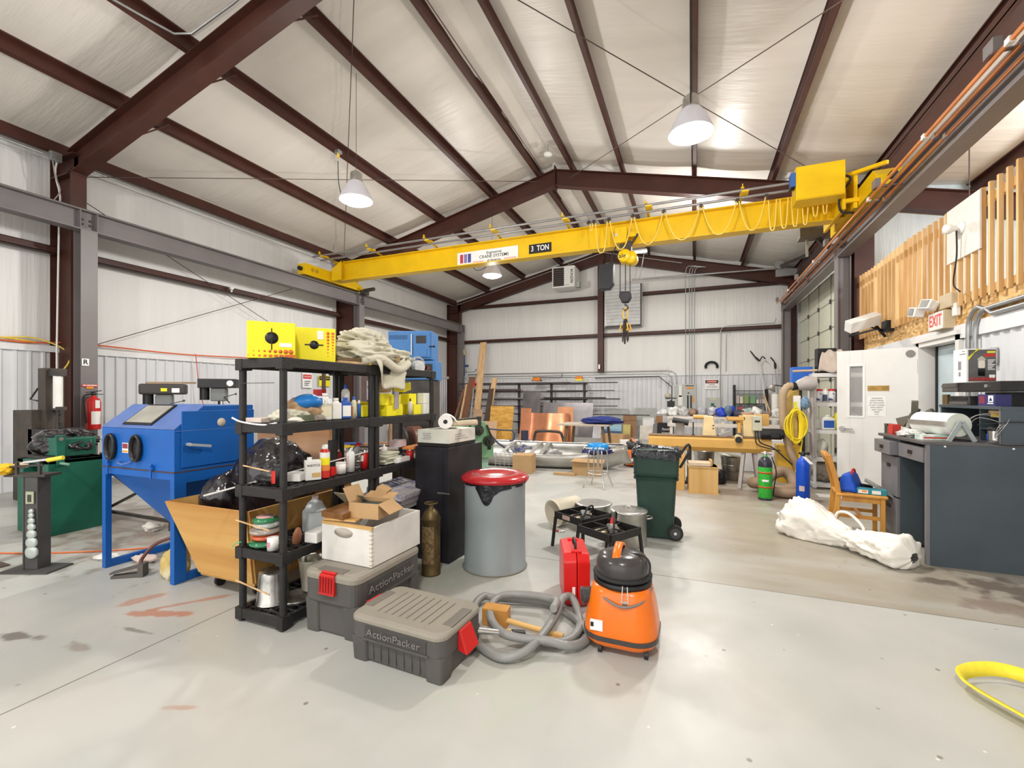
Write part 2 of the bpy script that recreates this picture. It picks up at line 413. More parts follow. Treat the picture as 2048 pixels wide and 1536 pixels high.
OSB = osb_mat()
struct('trim_1', MB().box(XP - .03, YF, LIN_H + .02, XP, 9.93, 2.6), OSB)
struct('floor_loft', MB().box(XP, YF, 2.42, 7.0, 10.3, 2.6), PLY)
# roof : insulation sagging between the purlins
PURL = [-9.25, -7.71, -6.17, -4.63, -3.4, -2.65, -1.5, -0.03, 1.40, 2.95, 4.45, 5.95]
def roof(x0, x1):
    ps = [x for x in [x0] + PURL + [x1] if min(x0, x1) <= x <= max(x0, x1)]
    def fn(u, v_):
        x = x0 + (x1 - x0) * u; y = YF + (YB - YF) * v_
        lo = max([p for p in PURL + [XL, RIDGE] if p <= x], default=XL); hi = min([p for p in PURL + [7.2, RIDGE] if p >= x], default=7.2)
        t = 0 if hi - lo < 1e-6 else (x - lo) / (hi - lo)
        sag = -0.05 * math.sin(PI * t) * (0.7 + 0.6 * nz3((lo, y * 0.7, 0), 1.0)) - 0.012 * math.exp(-(((y / 1.22) % 1.0 - .5) / .06) ** 2) * math.sin(PI * t)
        return (x, y, rz_(x) + 0.21 + sag)
    MBX.grid(fn, int(abs(x1 - x0) / 0.14), 120)
MBX = MB(); roof(XL, RIDGE); roof(RIDGE, 7.2)
struct('ceiling', MBX, ROOFV)
# purlins (Z sections) and rafters, columns, girts in red oxide steel
nt_ = [1]
def trim(mb, m=STEEL_RED, label=None):
    nt_[0] += 1; o = struct('trim_%d' % nt_[0], mb, m)
    return o
for i, x in enumerate(PURL):
    mb = MB(); z = rz_(x); s_ = SL if x < RIDGE else -SL; k = 1 if x < RIDGE else -1
    t = math.atan(s_)
    w_ = 0.065; dd = 0.2
    if x in (-9.25,): dd = 0.22
    mb.at(x, 0, z, ry=-t)
    mb.box(-.004, YF, 0, .004, YB, dd); mb.box(-w_*k if k > 0 else 0, YF, 0, 0 if k > 0 else w_, YB, .008); mb.box(0 if k > 0 else -w_, YF, dd - .008, w_ if k > 0 else 0, YB, dd)
    mb.box((w_ if k > 0 else -w_) - .003, YF, dd - .025, (w_ if k > 0 else -w_) + .003, YB, dd)
    mb.box((-w_ if k > 0 else w_) - .003, YF, 0, (-w_ if k > 0 else w_) + .003, YB, .025)
    trim(mb)
mb = MB(); mb.box(2.86, YF, rz_(2.95) - .18, 2.90, YB, rz_(2.95) + .02); mb.box(2.82, YF, rz_(2.95) - .2, 3.02, YB, rz_(2.95) - .185); mb.box(2.86, YF, rz_(2.95) - .08, 3.0, YB, rz_(2.95) - .06)
trim(mb)
FR = [3.95, 10.15, 16.38]
for k, y in enumerate(FR):
    mb = MB(); dp = 0.38 if k < 2 else 0.42
    cs = math.cos(math.atan(SL)); h = dp
    for (a, b) in ((XL + .5, RIDGE), (RIDGE, 7.0)):
        if k == 2: b = min(b, XR)
        za, zb = rz_(a), rz_(b)
        for (o1, o2, hw) in ((0.0, -0.014, .1), (-h + .014, -h, .1), (-.014, -h + .014, .005)):
            mb.hexa([(a, y - hw, za + o2), (b, y - hw, zb + o2), (b, y + hw, zb + o2), (a, y + hw, za + o2)],
                    [(a, y - hw, za + o1), (b, y - hw, zb + o1), (b, y + hw, zb + o1), (a, y + hw, za + o1)])
    mb.box(RIDGE - .012, y - .1, RH - h - .06, RIDGE + .012, y + .1, RH + .09)
    # flange braces to the purlins
    for x in PURL[1:-1]:
        if k == 2: break
        z = rz_(x)
        mb.bar((x, y + .09, z - h + .05), (x + .02, y + .55, z + .1), .035, .02)
    trim(mb)
    # column (left)
    mb = MB(); zt = rz_(XL + .3)
    xi = -8.98
    mb.box(xi - .014, y - .1, 0, xi, y + .1, rz_(xi) - dp + .06); mb.box(XL + .02, y - .1, 0, XL + .035, y + .1, zt); mb.box(XL + .03, y - .005, 0, xi - .01, y + .005, zt - .02)
    mb.box(XL + .03, y - .1, rz_(xi) - dp - .02, xi + .015, y + .1, rz_(xi) - dp + .005)
    mb.box(XL + .03, y - .1, zt - .03, xi + .06, y + .1, zt - .005)
    trim(mb)
# end wall post under the ridge, right post, girts
mb = MB().ibeam((-3.17, YB - .22, 2.3), (-3.17, YB - .22, 6.35), .2, .2, up=(0, 1, 0)); trim(mb)
mb = MB().ibeam((2.85, YB - .22, 0), (2.85, YB - .22, 5.0), .2, .2, up=(0, 1, 0)); trim(mb)
mb = MB().ibeam((2.88, 10.15, 0), (2.88, 10.15, 5.0), .3, .26, up=(0, 1, 0)); trim(mb)
def girt(a, b, n, z, dp=0.2):
    a = Vector(a); b = Vector(b); n = Vector(n); mb = MB()
    def slab(o0, o1, z0, z1):
        mb.hexa([(*(a + n*o0), z0), (*(b + n*o0), z0), (*(b + n*o1), z0), (*(a + n*o1), z0)], [(*(a + n*o0), z1), (*(b + n*o0), z1), (*(b + n*o1), z1), (*(a + n*o1), z1)])
    slab(0.02, dp, z + .09, z + .1); slab(dp - .012, dp, z - .02, z + .1); slab(dp - .02, dp + .05, z - .02, z - .01); slab(dp + .042, dp + .05, z - .02, z + .01); slab(dp*.5, dp, z-.02, z-.008)
    trim(mb)
for z in (3.62, 5.02):
    girt((XL, YB), (-3.27, YB), (0, -1), z); girt((-3.07, YB), (2.75, YB), (0, -1), z)
for (y0, y1) in ((YF, 3.85), (4.05, 10.05), (10.25, 16.2)): girt((XL, y0), (XL, y1), (1, 0), 3.72)
# rod bracing
BR = mat('brace_rod', (0.10, 0.07, 0.06), 0.5, 0.3)
def rod(a, b, r=.007): 
    nt_[0] += 1; return struct('trim_%d' % nt_[0], MB().cyl(a, b, r, 6), BR)
rod((XL + .3, 4.05, 5.0), (-3.3, 10.05, 6.5)); rod((-3.9, 4.4, 6.6), (XL + .3, 10.05, 5.3)); rod((2.6, 4.0, 5.1), (-2.7, 10.05, 6.45)); rod((-3.0, 4.0, 6.5), (2.7, 10.05, 5.2)); 
rod((XL + .25, 4.1, 4.7), (XL + .25, 10.0, 2.2)); rod((XL + .25, 10.0, 4.9), (XL + .25, 4.1, 2.2))
# ================================================================= CRANE, RUNWAYS, LAMPS, SERVICES
# roller door (kind structure) with its tracks
DOORP = mat('cream_door_panel', (0.60, 0.60, 0.48), 0.45, var=0.03)
mb = MB().box(2.98, 10.9, 0, 3.02, 15.9, 4.3); d2 = struct('door_2', mb, DOORP)
mb = MB()
for i in range(7):
    z = .61 * (i + 1); mb.box(2.965, 10.9, z - .006, 2.982, 15.9, z + .006)
for y in (11.47, 12.57, 13.67, 14.77): mb.box(2.962, y - .012, 0, 2.982, y + .012, 4.3)
mb.build('panel_seams', mat('seam_grey', (0.30, 0.31, 0.27), 0.5), d2)
mb = MB()
for i in range(1, 7):
    for y in (11.47, 12.57, 13.67, 14.77): mb.box(2.94, y - .03, .61*i - .05, 2.97, y + .03, .61*i + .05)
mb.build('hinges', DKSTEEL, d2)
mb = MB().box(2.90, 15.86, 0, 2.98, 15.95, 4.4); mb.box(2.90, 10.85, 0, 2.98, 10.94, 4.4); mb.build('track', GALV, d2)
t = thing('door_track', 'galvanised overhead track of the roller door curving in below the far rafter', 'track', (0, 15.9, 0))
mb = MB(); mb.tube([(2.93, 0, 4.4), (2.93, 0, 4.7)] + arc((2.5, 0, 4.95), .43, 0, PI/2, 8)[1:] + [(1.8, 0, 5.40), (-2.0, 0, 5.46)], .028, 6); mb.build('rail', GALV, t)
MB().bar((-1.75, 0, 5.46), (-1.6, 0, 6.3), .04, .02).build('hanger', GALV, t)
t = thing('door_opener', 'grey motor and spring shaft of the roller door above its opening', 'door opener', (2.2, 10.6, 4.7))
MB().box(-.25, -.15, -.1, .15, .15, .12).build('motor_housing', mat('olive_grey', (.16, .14, .11), .5), t, bev=.01)
MB().cyl((.1, 0, -.1), (.55, .5, -.3), .06, 10).build('shaft', DKSTEEL, t); MB().bar((-.1, 0, -.1), (-.1, 0, -.45), .04).build('bracket', GALV, t)
t2 = thing('shaft_pulley', 'galvanised cable drum bracket in the far corner above the copper bars', 'pulley', (2.55, 15.7, 5.35))
MB().cyl((-.15, 0, .1), (-.15, .06, .1), .13, 14).build('drum', GALV, t2); MB().box(-.25, .02, -.25, .35, .1, -.05).build('plate', GALV, t2)
MB().cyl((-.1, -.02, .05), (.25, -2.0, -.2), .05, 8).build('spring_tube', DKSTEEL, t2)

# crane runways
def runway(x, y0, y1, label, cols, side):
    t = thing('runway_beam', label, 'steel beam', (x, 0, 0))
    MB().ibeam((0, y0, 4.18), (0, y1, 4.18), .21, .32, .018, .012).build('beam', STEEL_GREY, t)
    MB().box(-.025, y0 + .05, 4.34, .025, y1 - .1, 4.372).build('crane_rail', DKSTEEL, t)
    mb = MB()
    for y in cols:
        for dy in (-.11, .1): mb.box(-.1, y + dy, 4.035, .1, y + dy + .01, 4.325)
    mb.build('stiffener', STEEL_GREY, t)
    mb = MB()
    for y in cols:
        for dy in (-.05, .05):
            for z in (4.13, 4.2): mb.cyl((side*.02, y + dy, z), (-side*.03, y + dy, z), .018, 8)
    mb.build('bolts', DKSTEEL, t)
    return t
runway(-8.85, YF, 16.35, 'grey crane runway beam along the left wall', [3.98, 10.17, 16.2], -1)
runway(2.545, YF, 15.75, 'grey crane runway beam on the right carrying the copper bars', [10.05, 15.6], 1)
def rcol(x, y, label, deep=.21):
    o = MB().ibeam((x, y, 0), (x, y, 4.02), deep, .21, .014, .01, up=(1, 0, 0)).build('runway_column', STEEL_GREY)
    return tag(o, label, 'steel column', 'grey columns under the runway beams')
rcol(-8.855, 3.98, 'nearest grey steel column at left, with the letter R plate')
rcol(-8.855, 10.17, 'grey steel column on the left wall behind the yellow boxes')
rcol(-8.855, 16.18, 'grey steel column in the far left corner')
rcol(2.555, 10.05, 'grey steel column between the open white door and the roller door')
rcol(2.555, 15.62, 'grey steel column at the far end of the roller door')
COPPER = mat('copper_bar', (0.80, 0.30, 0.10), 0.3, 0.6, var=0.12, scale=3)
for k, (dx, dz, lb) in enumerate([(0, 0, 'copper conductor bar on the right runway, outermost into the room'), (.09, -.012, 'copper conductor bar on the right runway, middle of three'), (.18, -.025, 'copper conductor bar on the right runway, closest to the beam web')]):
    t = thing('conductor_bar', lb, 'conductor bar', (2.28 + dx, 0, 4.22 + dz), group='copper conductor bars')
    MB().box(-.012, YF, -.018, .012, 15.4 - k*.05, .018).build('bar', COPPER, t, bev=.004)
    for y in (4.7, 6.1, 7.75, 10.9, 13.6): MB().box(-.022, y - .03, -.026, .022, y + .03, .026).build('clamp', CHROME if k else WPLAS, t)
for i, y in enumerate((4.85, 7.4, 9.9, 12.5, 15.2)):
    o = MB().hexa([(2.24, y-.02, 4.24), (2.54, y-.02, 4.24), (2.54, y+.02, 4.24), (2.24, y+.02, 4.24)], [(2.24, y-.02, 4.252), (2.54, y-.02, 4.252), (2.54, y+.02, 4.252), (2.24, y+.02, 4.252)]).box(2.24, y - .02, 4.25, 2.3, y + .12, 4.36).build('bar_bracket', STEEL_GREY)
    tag(o, ['steel bracket holding the copper bars, nearest to the camera', 'steel bracket holding the copper bars, second from the camera', 'steel bracket holding the copper bars beside the yellow crane end', 'steel bracket holding the copper bars halfway along the roller door', 'steel bracket at the far tips of the copper bars'][i], 'bracket', 'brackets of the copper bars')
# --- bridge crane
cr = thing('bridge_crane', 'yellow overhead bridge crane marked 3 TON spanning the hall', 'crane', (0, 9.08, 4.4))
MB().ibeam((-8.62, 0, .24), (2.3, 0, .24), .24, .48, .02, .014).build('girder', YEL, cr)
mb = MB(); mb.prism([(-.95, .0), (1.1, .0), (1.1, .12), (.7, .27), (-.7, .27), (-.95, .27)], 'x', -8.97, -8.72); e1 = mb.build('end_truck', YEL, cr, bev=.006)
MB().cyl((-8.84, -.95, .14), (-8.84, -1.03, .14), .05, 12).build('bumper', RUBBER, e1)
MB().cyl((-8.72, -.72, .15), (-8.715, -.72, .15), .05, 16).cyl((-8.72, -.58, .15), (-8.715, -.58, .15), .05, 16).build('wheel_cover', mat('gold_brown', (.5, .3, .02), .4), e1)
MB().box(-8.7, .95, -.1, -8.55, 1.15, .02).cyl((-8.6, 1.0, .0), (-8.25, 1.0, .02), .05).build('limit_switch', DKSTEEL, e1)
mb = MB(); mb.prism([(-1.35, .0), (.95, .0), (.95, .27), (-1.2, .27), (-1.35, .14)], 'x', 2.36, 2.7); e2 = mb.build('end_truck', YEL, cr, bev=.006)
MB().cyl((2.53, -1.35, .1), (2.53, -1.43, .1), .05, 12).build('bumper', RUBBER, e2)
mb = MB(); mb.prism([(-8.72, .3), (-8.3, .5), (-8.3, .48), (-8.72, .25)], 'y', -.12, .12); mb.prism([(-8.62, 0), (-8.3, 0), (-8.3, .48), (-8.62, .3)], 'y', -.2, -.19); mb.build('gusset', YEL, cr)
mb = MB(); 
for x in (2.15, 2.3): mb.box(x, -.6, -.02, x + .05, .5, .55)
mb.bar((2.2, -.6, .1), (2.55, -.6, .1), .06); mb.bar((2.2, -.6, .5), (2.6, -1.0, .45), .05); mb.bar((2.1, -.3, .5), (2.4, .3, .25), .08); mb.build('trolley_frame', YEL, cr)
MB().cyl((2.15, -.1, .62), (2.4, -.1, .62), .11, 14).build('drive_motor', YEL, cr)
mb = MB().tube(smooth_path([(2.1, -.7, .5), (2.25, -.65, .42), (2.12, -.62, .2), (2.13, -.62, -.05), (2.3, -.62, -.1)]), .018, 6); mb.build('power_cable', RUBBER, cr)
cb_ = MB().box(1.49, -.82, .14, 2.14, -.48, .67).build('control_box', YEL, cr, bev=.008)
MB().box(1.5, -.835, .15, 2.13, -.82, .66).build('cover', YEL, cb_, bev=.004)
MB().box(1.42, -.8, .38, 1.5, -.65, .6).build('contactor', mat('blue_relay', (.05, .14, .42), .4), cb_, bev=.006)
mb = MB()
for i in range(5): mb.box(1.425 + i*.012, -.78, .36, 1.43 + i*.012, -.66, .4)
mb.build('terminals', BLACK, cb_)
GREYT = mat('grey_rail', (.30, .29, .29), .35, .5)
MB().cyl((-8.85, -.58, .53), (1.45, -.58, .53), .022, 10).build('festoon_rail', GREYT, cr)
MB().cyl((-8.75, -.43, .47), (1.45, -.43, .47), .022, 10).build('festoon_rail', GREYT, cr)
for x in (-8.6, -7.15, -5.56, -3.94, -2.39, -.82, .75):
    MB().bar((x, .05, .50), (x, -.64, .56), .05, .012).bar((x, -.62, .56), (x, -.62, .62), .05, .012).box(x - .012, -.6, .50, x + .1, -.41, .535).build('support_arm', YEL, cr)
TX = [-1.91, -1.81, -1.52, -1.07, -.52, .11, .69, 1.13, 1.3, 1.47, 1.62, 1.76, 1.9, 2.02]
CABLE = mat('yellow_cable', (.85, .60, .12), .5, var=.04)
lows = [.26, -.19, -.17, -.14, -.14, -.13, -.13, -.17, -.15, -.14, -.13, -.02, .0]
for i, x in enumerate(TX):
    if i < 8: MB().box(x - .025, -.46, .40, x + .025, -.40, .46).cyl((x - .04, -.43, .42), (x + .04, -.43, .42), .015, 8).build('cable_trolley', DKSTEEL, cr)
    if i:
        a, b_ = TX[i-1], x; wd = (b_ - a)
        z0 = .40 if i < 8 else .34
        pts = []
        for k in range(15):
            u = k / 14; s_ = (abs(2*u - 1)) ** (2.2 if wd > .3 else 3.5)
            pts.append((a + .02 + (wd - .04) * (.5 + (u - .5) * (1 if wd > .3 else .9)), -.45 + .02 * math.sin(i * 7), lows[i-1] * (1 - s_) + z0 * s_))
        MB().tube(pts, .011, 6).build('festoon_loop', CABLE, cr)
sg = MB().box(-5.05, -.022, .02, -3.55, -.015, .325).build('sign_plate', WINK, cr)
for s_, z, sz in (('Engineered', .25, .082), ('CRANE SYSTEMS', .165, .098), ('of America', .075, .075)):
    text('lettering', s_, sz, INK, sg, (-4.13, -.0235, z), bold=.001)
MB().box(-4.65, -.0235, .062, -4.38, -.022, .07).box(-4.65, -.0235, .082, -4.38, -.022, .09).box(-3.88, -.0235, .062, -3.6, -.022, .07).box(-3.88, -.0235, .082, -3.6, -.022, .09).build('red_rules', REDINK, sg)
for i, c in enumerate([(.5, .05, .08), (.25, .2, .45), (.06, .08, .3)]):
    MB().box(-4.98 + i*.1, -.0235, .08, -4.9 + i*.1, -.022, .28).build('emblem', plain('emblem_%d' % i, c), sg)
sg = MB().box(-3.3, -.022, .1, -2.8, -.015, .295).build('capacity_plate', BLK, cr)
text('lettering', '3  TON', .16, WINK, sg, (-3.05, -.0235, .197), bold=.003, sx=.78)
# --- hoist
ho = thing('chain_hoist', 'yellow electric chain hoist under the crane girder', 'hoist', (-1.25, 8.93, 4.15))
MB().box(-.19, -.16, .25, .05, -.02, .55).build('control_housing', YEL, ho, bev=.01)
MB().box(-.1, -.165, .4, -.06, -.16, .46).build('rating_label', plain('pale_label', (.55, .55, .6)), ho)
MB().lathe([(.0, -.17), (.11, -.17), (.125, -.15), (.125, .15), (.11, .17), (0, .17)], 22).build('motor', YEL, ho).rotation_euler = (PI/2, 0, 0)
ho.children[-1].location = (-.07, 0, -.02)
o = MB().lathe([(.0, -.16), (.09, -.16), (.12, -.13), (.12, .13), (.09, .16), (0, .16)], 22).build('gear_case', YEL, ho); o.rotation_euler = (PI/2, 0, 0); o.location = (.11, .02, -.03)
text('lettering', 'Yale', .12, INK, ho, (-.07, -.173, -.01), bold=.001)
MB().box(-.1, -.06, .1, .12, .06, .3).cyl((.05, 0, .15), (.25, -.1, .4), .02).build('trolley', DKSTEEL, ho)
MB().box(.07, -.1, .36, .25, -.03, .46).build('junction_box', YEL, ho)
def chain(p0, p1, pitch=.032, wr=.005, lw=.02):
    mb = MB(); p0 = Vector(p0); p1 = Vector(p1); n = max(1, int((p1-p0).length / pitch)); d = (p1-p0).normalized(); r = d.orthogonal().normalized(); q = d.cross(r)
    for i in range(n):
        c = p0 + d * (i + .5) * pitch; s_ = r if i % 2 else q
        mb.tube([c + d*math.cos(a)*pitch*.72 + s_*math.sin(a)*lw*.5 for a in [2*PI*k/8 for k in range(8)]], wr, 5, closed=True)
    return mb
for x, dz in ((-.10, -.02), (0.0, 0), (.09, 0)):
    chain((x, 0, -.14), (x, 0, -.66)).build('chain', DKSTEEL, ho)
hb = MB(); hb.prism([(-.11, .08), (.11, .06), (.12, -.06), (.06, -.15), (-.06, -.15), (-.12, -.02)], 'y', -.06, .06); o = hb.build('hook_block', BLK, ho, bev=.02); o.location = (0, 0, -.74)
MB().tube(arc((0, 0, -.98), .05, PI*.55, -PI*1.0, 12) , [.016]*10 + [.013, .01, .006], 8).tube([(0, 0, -.9), (-.008, 0, -.935)], .016).build('hook', DKSTEEL, o).location = (0, 0, .74)
MB().tube(smooth_path([(-.25, .05, -.1), (-.27, .02, .05), (-.15, -.02, .28)]), .012, 6).build('cable', RUBBER, ho)
cbg = MB(); cbg.prism([(-.14, .25), (.13, .25), (.13, -.15), (.05, -.25), (-.16, -.25)], 'y', -.09, .09); o = cbg.build('chain_bag', BLK, ho, bev=.01); o.location = (-.35, 0, -.35)
sl = thing('chain_sling', 'bundle of lifting chains with yellow hooks hanging from the hoist hook', 'chain', (-1.25, 8.93, 3.13))
YH = mat('yellow_hook', (.75, .38, .02), .4)
MB().tube([(.045*math.cos(a), 0, .0 + .11*math.sin(a) - .08) for a in [2*PI*i/14 for i in range(14)]], .013, 8, closed=True).build('master_link', YH, sl)
for i in range(7):
    a = i * .9; x, y = .05*math.cos(a), .04*math.sin(a)
    chain((x*.5, y*.5, -.19), (x*1.2, y*1.2, -.62 - .03*(i % 3)), .036, .007, .026).build('chain', DKSTEEL, sl)
for i in range(4):
    a = i * 1.6 + .4; x, y = .075*math.cos(a), .05*math.sin(a)
    MB().tube([(x, y, -.27), (x*1.3, y*1.3, -.33), (x*1.6, y*1.3, -.39), (x*1.2, y, -.42), (x*.8, y, -.38)], .013, 6).build('hook', YH, sl)
# --- high bay lamps
SHADE = mat('lamp_shade', (.75, .74, .78), .3, var=.02, trans=.25)
GLOW = bpy.data.materials.new('lamp_glow'); GLOW.use_nodes = True
_b = GLOW.node_tree.nodes['Principled BSDF']; _b.inputs['Emission Color'].default_value = (1, .98, .95, 1); _b.inputs['Emission Strength'].default_value = 9.0
labels = ['white bell lamp hanging at left from the purlin by a long wire', 'large white bell lamp hanging on the right near the roof centre', 'small distant white bell lamp seen under the crane girder', 'assumed unseen bell lamp behind the camera on the left', 'assumed unseen bell lamp behind the camera on the right', 'assumed unseen bell lamp far back past the crane girder']
def lamp(i, x, y, z):
    t = thing('pendant_lamp', labels[i], 'lamp', (x, y, z), group='high bay bell lamps')
    MB().lathe([(.25, 0), (.245, .03), (.215, .1), (.17, .2), (.13, .26), (.1, .29)], 28).build('shade', SHADE, t)
    MB().lathe([(.1, .28), (.1, .30), (.09, .42), (.06, .45), (0, .46)], 20).build('ballast_housing', ALU, t)
    MB().lathe([(.235, -.005), (.18, -.035), (.09, -.055), (0.001, -.06)], 28).build('diffuser', GLOW, t)
    top = rz_(x) + .2 - z
    MB().cyl((0, 0, .45), (0, 0, top), .004, 5).build('wire', BR, t)
    if i < 3: 
        dx = -1.22 if i != 1 else .0; dy = .9 if i != 1 else -.6
        MB().tube(smooth_path([(0, 0, .40), (dx*.15, dy*.15, .32), (dx*.6, dy*.6, .36), (dx*.92, dy*.92, .8), (dx, dy, top*.62 if i == 1 else 1.3)]), .008, 6).build('cord', RUBBER, t)
for i, p in enumerate(LAMPS):
    if i in (0, 1, 2): lamp(i, *p)
    lamp_light(p[0], p[1], p[2] - .09)
for (x, y, z, nm) in ((-6.13, 6.48, 5.9, 'grey ceiling outlet box with yellow plug left of the hanging bell lamp'), (-.04, 5.07, 5.98, 'grey outlet box with yellow plug on the ceiling purlin right of centre')):
    z = rz_(x) - .03
    t = thing('outlet_box', nm, 'outlet', (x, y, z)); MB().box(-.05, -.05, -.03, .05, .05, .03).build('box', GALV, t, bev=.006); MB().cyl((0, 0, -.1), (0, 0, -.03), .025, 10).build('plug', CABLE, t)
_lf = bpy.data.lights.new('loft_fill', 'POINT'); _lf.energy = 260; _lf.shadow_soft_size = .25; _lf.color = (.93, .97, 1.0)
_lo = bpy.data.objects.new('loft_fill', _lf); _lo.location = (4.9, 7.2, 4.1); COL.objects.link(_lo)  # unseen fill light added to brighten the loft and its plastic end wall
t = thing('strip_light', 'small bright strip light by the far rafter behind the hoist', 'light', (-1.7, 15.4, 6.25)); MB().box(-.25, -.08, 0, .25, .08, .05).build('housing', WHITE, t); MB().box(-.24, -.07, -.03, .24, .07, 0).build('tube_light', GLOW, t)
# --- conduits
def pipe(label, pts, r=.012, m=GALV, cat='conduit', name='conduit', group=None, n=8):
    return tag(MB().tube(pts, r, n).build(name, m), label, cat, group)
pipe('galvanised conduit along the left eave beam', [(XL + .42, YF, 5.14), (XL + .42, 3.75, 5.14)], .014)
pipe('long bright conduit clipped to the left eave beam beyond the first rafter', [(XL + .42, 4.1, 5.14), (XL + .42, 16.2, 5.14)], .014)
pipe('conduit dropping down the brown column at far left', smooth_path([(XL + .42, 3.78, 5.14), (XL + .4, 3.76, 4.9), (XL + .35, 3.84, 4.6), (XL + .32, 3.84, 4.3)], 3) + [(XL + .3, 3.82, 2.2), (XL + .25, 3.84, 1.2)], .014, WPLAS)
t = thing('junction_box', 'grey square junction box under the left roof edge', 'junction box', (XL + .45, 3.74, 5.14)); MB().box(-.04, -.07, -.07, .04, .07, .07).build('box', GALV, t, bev=.008); MB().tube(smooth_path([(0, -.03, -.07), (0, 0, -.3), (.02, .05, -.5), (0, -.02, -.68)]), .009, 6).build('cord', mat('grey_cord', (.3, .28, .26), .6), t)
pipe('conduit under the purlin bending along the near rafter', [(-7.66, YF, rz_(-7.7) - .03), (-6.17, -2, rz_(-6.17) - .03)][:1] + [(-6.1, 3.3, rz_(-6.1) - .03)] + [(-6.05, 3.6, rz_(-6.05) - .03), (-5.9, 3.72, rz_(-5.9) - .02), (-5.2, 3.75, rz_(-5.2) - .02), (-3.4, 3.75, rz_(-3.4) - .05)], .014)
pipe('white conduit along the central purlin above the right lamp', [(.03, YF, rz_(0) - .02), (.03, 5.05, rz_(0) - .02)], .014, WPLAS)
pipe('thin conduit following the far end rafter', [(XL + .6, 16.1, rz_(XL + .6) - .16), (RIDGE, 16.1, RH - .16), (-.4, 16.1, rz_(-.4) - .2)], .014)
for i, x in enumerate((-.28, -.16, -.08, .0)):
    zt = rz_(x) - .3
    pipe(['leftmost thin conduit dropping down the back wall to the electric panels', 'second thin conduit from the left dropping to the electric panels', 'third thin conduit from the left dropping to the electric panels', 'rightmost conduit of the close group dropping to the electric panels'][i],
         [(x + .35, 16.1, zt - .02), (x + .1, 16.1, zt), (x + .03, 16.12, zt - .05), (x, 16.15, zt - .2), (x, 16.35, 5.0), (x, 16.47, 1.84)], .013, GALV, group='conduits above the electric panels')
pipe('upper of two horizontal conduits along the back wall liner top', [(XL + .9, 16.5, 2.33), (-.9, 16.5, 2.33), (-.72, 16.5, 2.3), (-.6, 16.5, 2.2), (-.56, 16.5, 1.85)], .017)
pipe('lower of two horizontal conduits along the back wall liner top', [(XL + .9, 16.5, 2.22), (-.98, 16.5, 2.22), (-.82, 16.5, 2.19), (-.74, 16.5, 2.1), (-.7, 16.5, 1.8)], .017)
pipe('conduit running along the lower back wall beam then down beside the red danger sign', [(2.4, 16.3, 3.9), (2.35, 16.3, 3.76), (1.0, 16.3, 3.74), (.86, 16.3, 3.70), (.8, 16.3, 3.6), (.8, 16.47, 1.38)], .013)
pipe('short conduit stub on the back wall right of the danger sign', [(1.1, 16.38, 3.56), (1.0, 16.38, 3.5), (.97, 16.4, 3.4), (.97, 16.53, 2.25)], .009)
pipe('dark rising rail bracket line on the back liner wall', [(-3.4, 16.4, 2.1), (-1.15, 16.4, 2.12), (-.72, 16.4, 1.75), (-.72, 16.4, .8)], .016, DKSTEEL, 'rail')
for i, (y, z) in enumerate(((6.55, 2.03), (6.42, 2.03))):
    pipe(['conduit bending down the partition wall left of its twin', 'conduit bending down the partition wall behind the lantern box'][i], [(2.81, YF, 2.40 - i*.07), (2.81, y - .35, 2.36 - i*.07)] + arc((2.81, y - .25, 2.16 + (1-i)*.04), .2, PI/2, 0, 6, 'yz') + [(2.81, y - .05, 1.6), (2.81, y - .05, .9)], .024, group='pair of conduits on the partition wall')
# electric panels on the back wall
EG = mat('panel_grey', (.45, .47, .46), .45, var=.03); ORG = plain('orange_label', (.75, .28, .02)); 
t = thing('electric_panel', 'grey breaker panel with black breaker column and orange strip', 'electric panel', (-.165, 16.53, 1.325)); MB().box(-.215, -.1, -.53, .215, 0, .53).build('cabinet', EG, t, bev=.008)
MB().box(-.1, -.11, .36, .15, -.1, .41).box(.1, -.11, -.1, .15, -.1, .12).build('orange_label', ORG, t); MB().box(-.07, -.115, -.32, -.02, -.1, .14).box(.03, -.115, -.3, .08, -.1, .14).box(-.05, -.115, .2, .0, -.1, .24).build('breakers', BLK, t); MB().box(-.13, -.108, .45, .15, -.1, .48).build('latch_strip', DKSTEEL, t)
t = thing('electric_panel', 'grey switch panel with white paper and orange square on its door', 'electric panel', (-.5, 16.53, 1.31)); MB().box(-.13, -.09, -.49, .12, 0, .49).build('cabinet', EG, t, bev=.008)
MB().box(.0, -.1, .1, .1, -.09, .49).box(-.02, -.1, -.2, .12, -.09, .15).build('paper', PAPER, t); MB().box(.0, -.1, -.42, .1, -.09, -.27).build('orange_label', ORG, t)
t = thing('electric_panel', 'grey transformer box with green square label', 'electric panel', (.58, 16.53, 1.1)); MB().box(-.23, -.12, -.28, .23, 0, .28).build('cabinet', EG, t, bev=.008); MB().box(-.07, -.13, .0, .03, -.12, .1).build('green_label', plain('green_label', (.02, .14, .1)), t); MB().box(0.02, -.13, -.02, .08, -.12, .01).build('black_label', BLK, t); MB().box(-.08, -.13, .2, .1, -.12, .25).build('yellow_label', plain('pale_yellow', (.6, .58, .3)), t)
t = thing('disconnect_switch', 'small grey disconnect box between the two large electric panels', 'switch', (.2, 16.53, .92)); MB().box(-.1, -.1, -.11, .1, 0, .11).build('box', EG, t, bev=.006); MB().box(-.05, -.105, -.04, .03, -.1, .03).build('label', WINK, t)
t = thing('danger_sign', 'white and red danger sign on the back liner wall', 'sign', (.54, 16.52, 1.84)); MB().box(-.22, -.012, -.17, .22, 0, .17).build('plate', WINK, t)
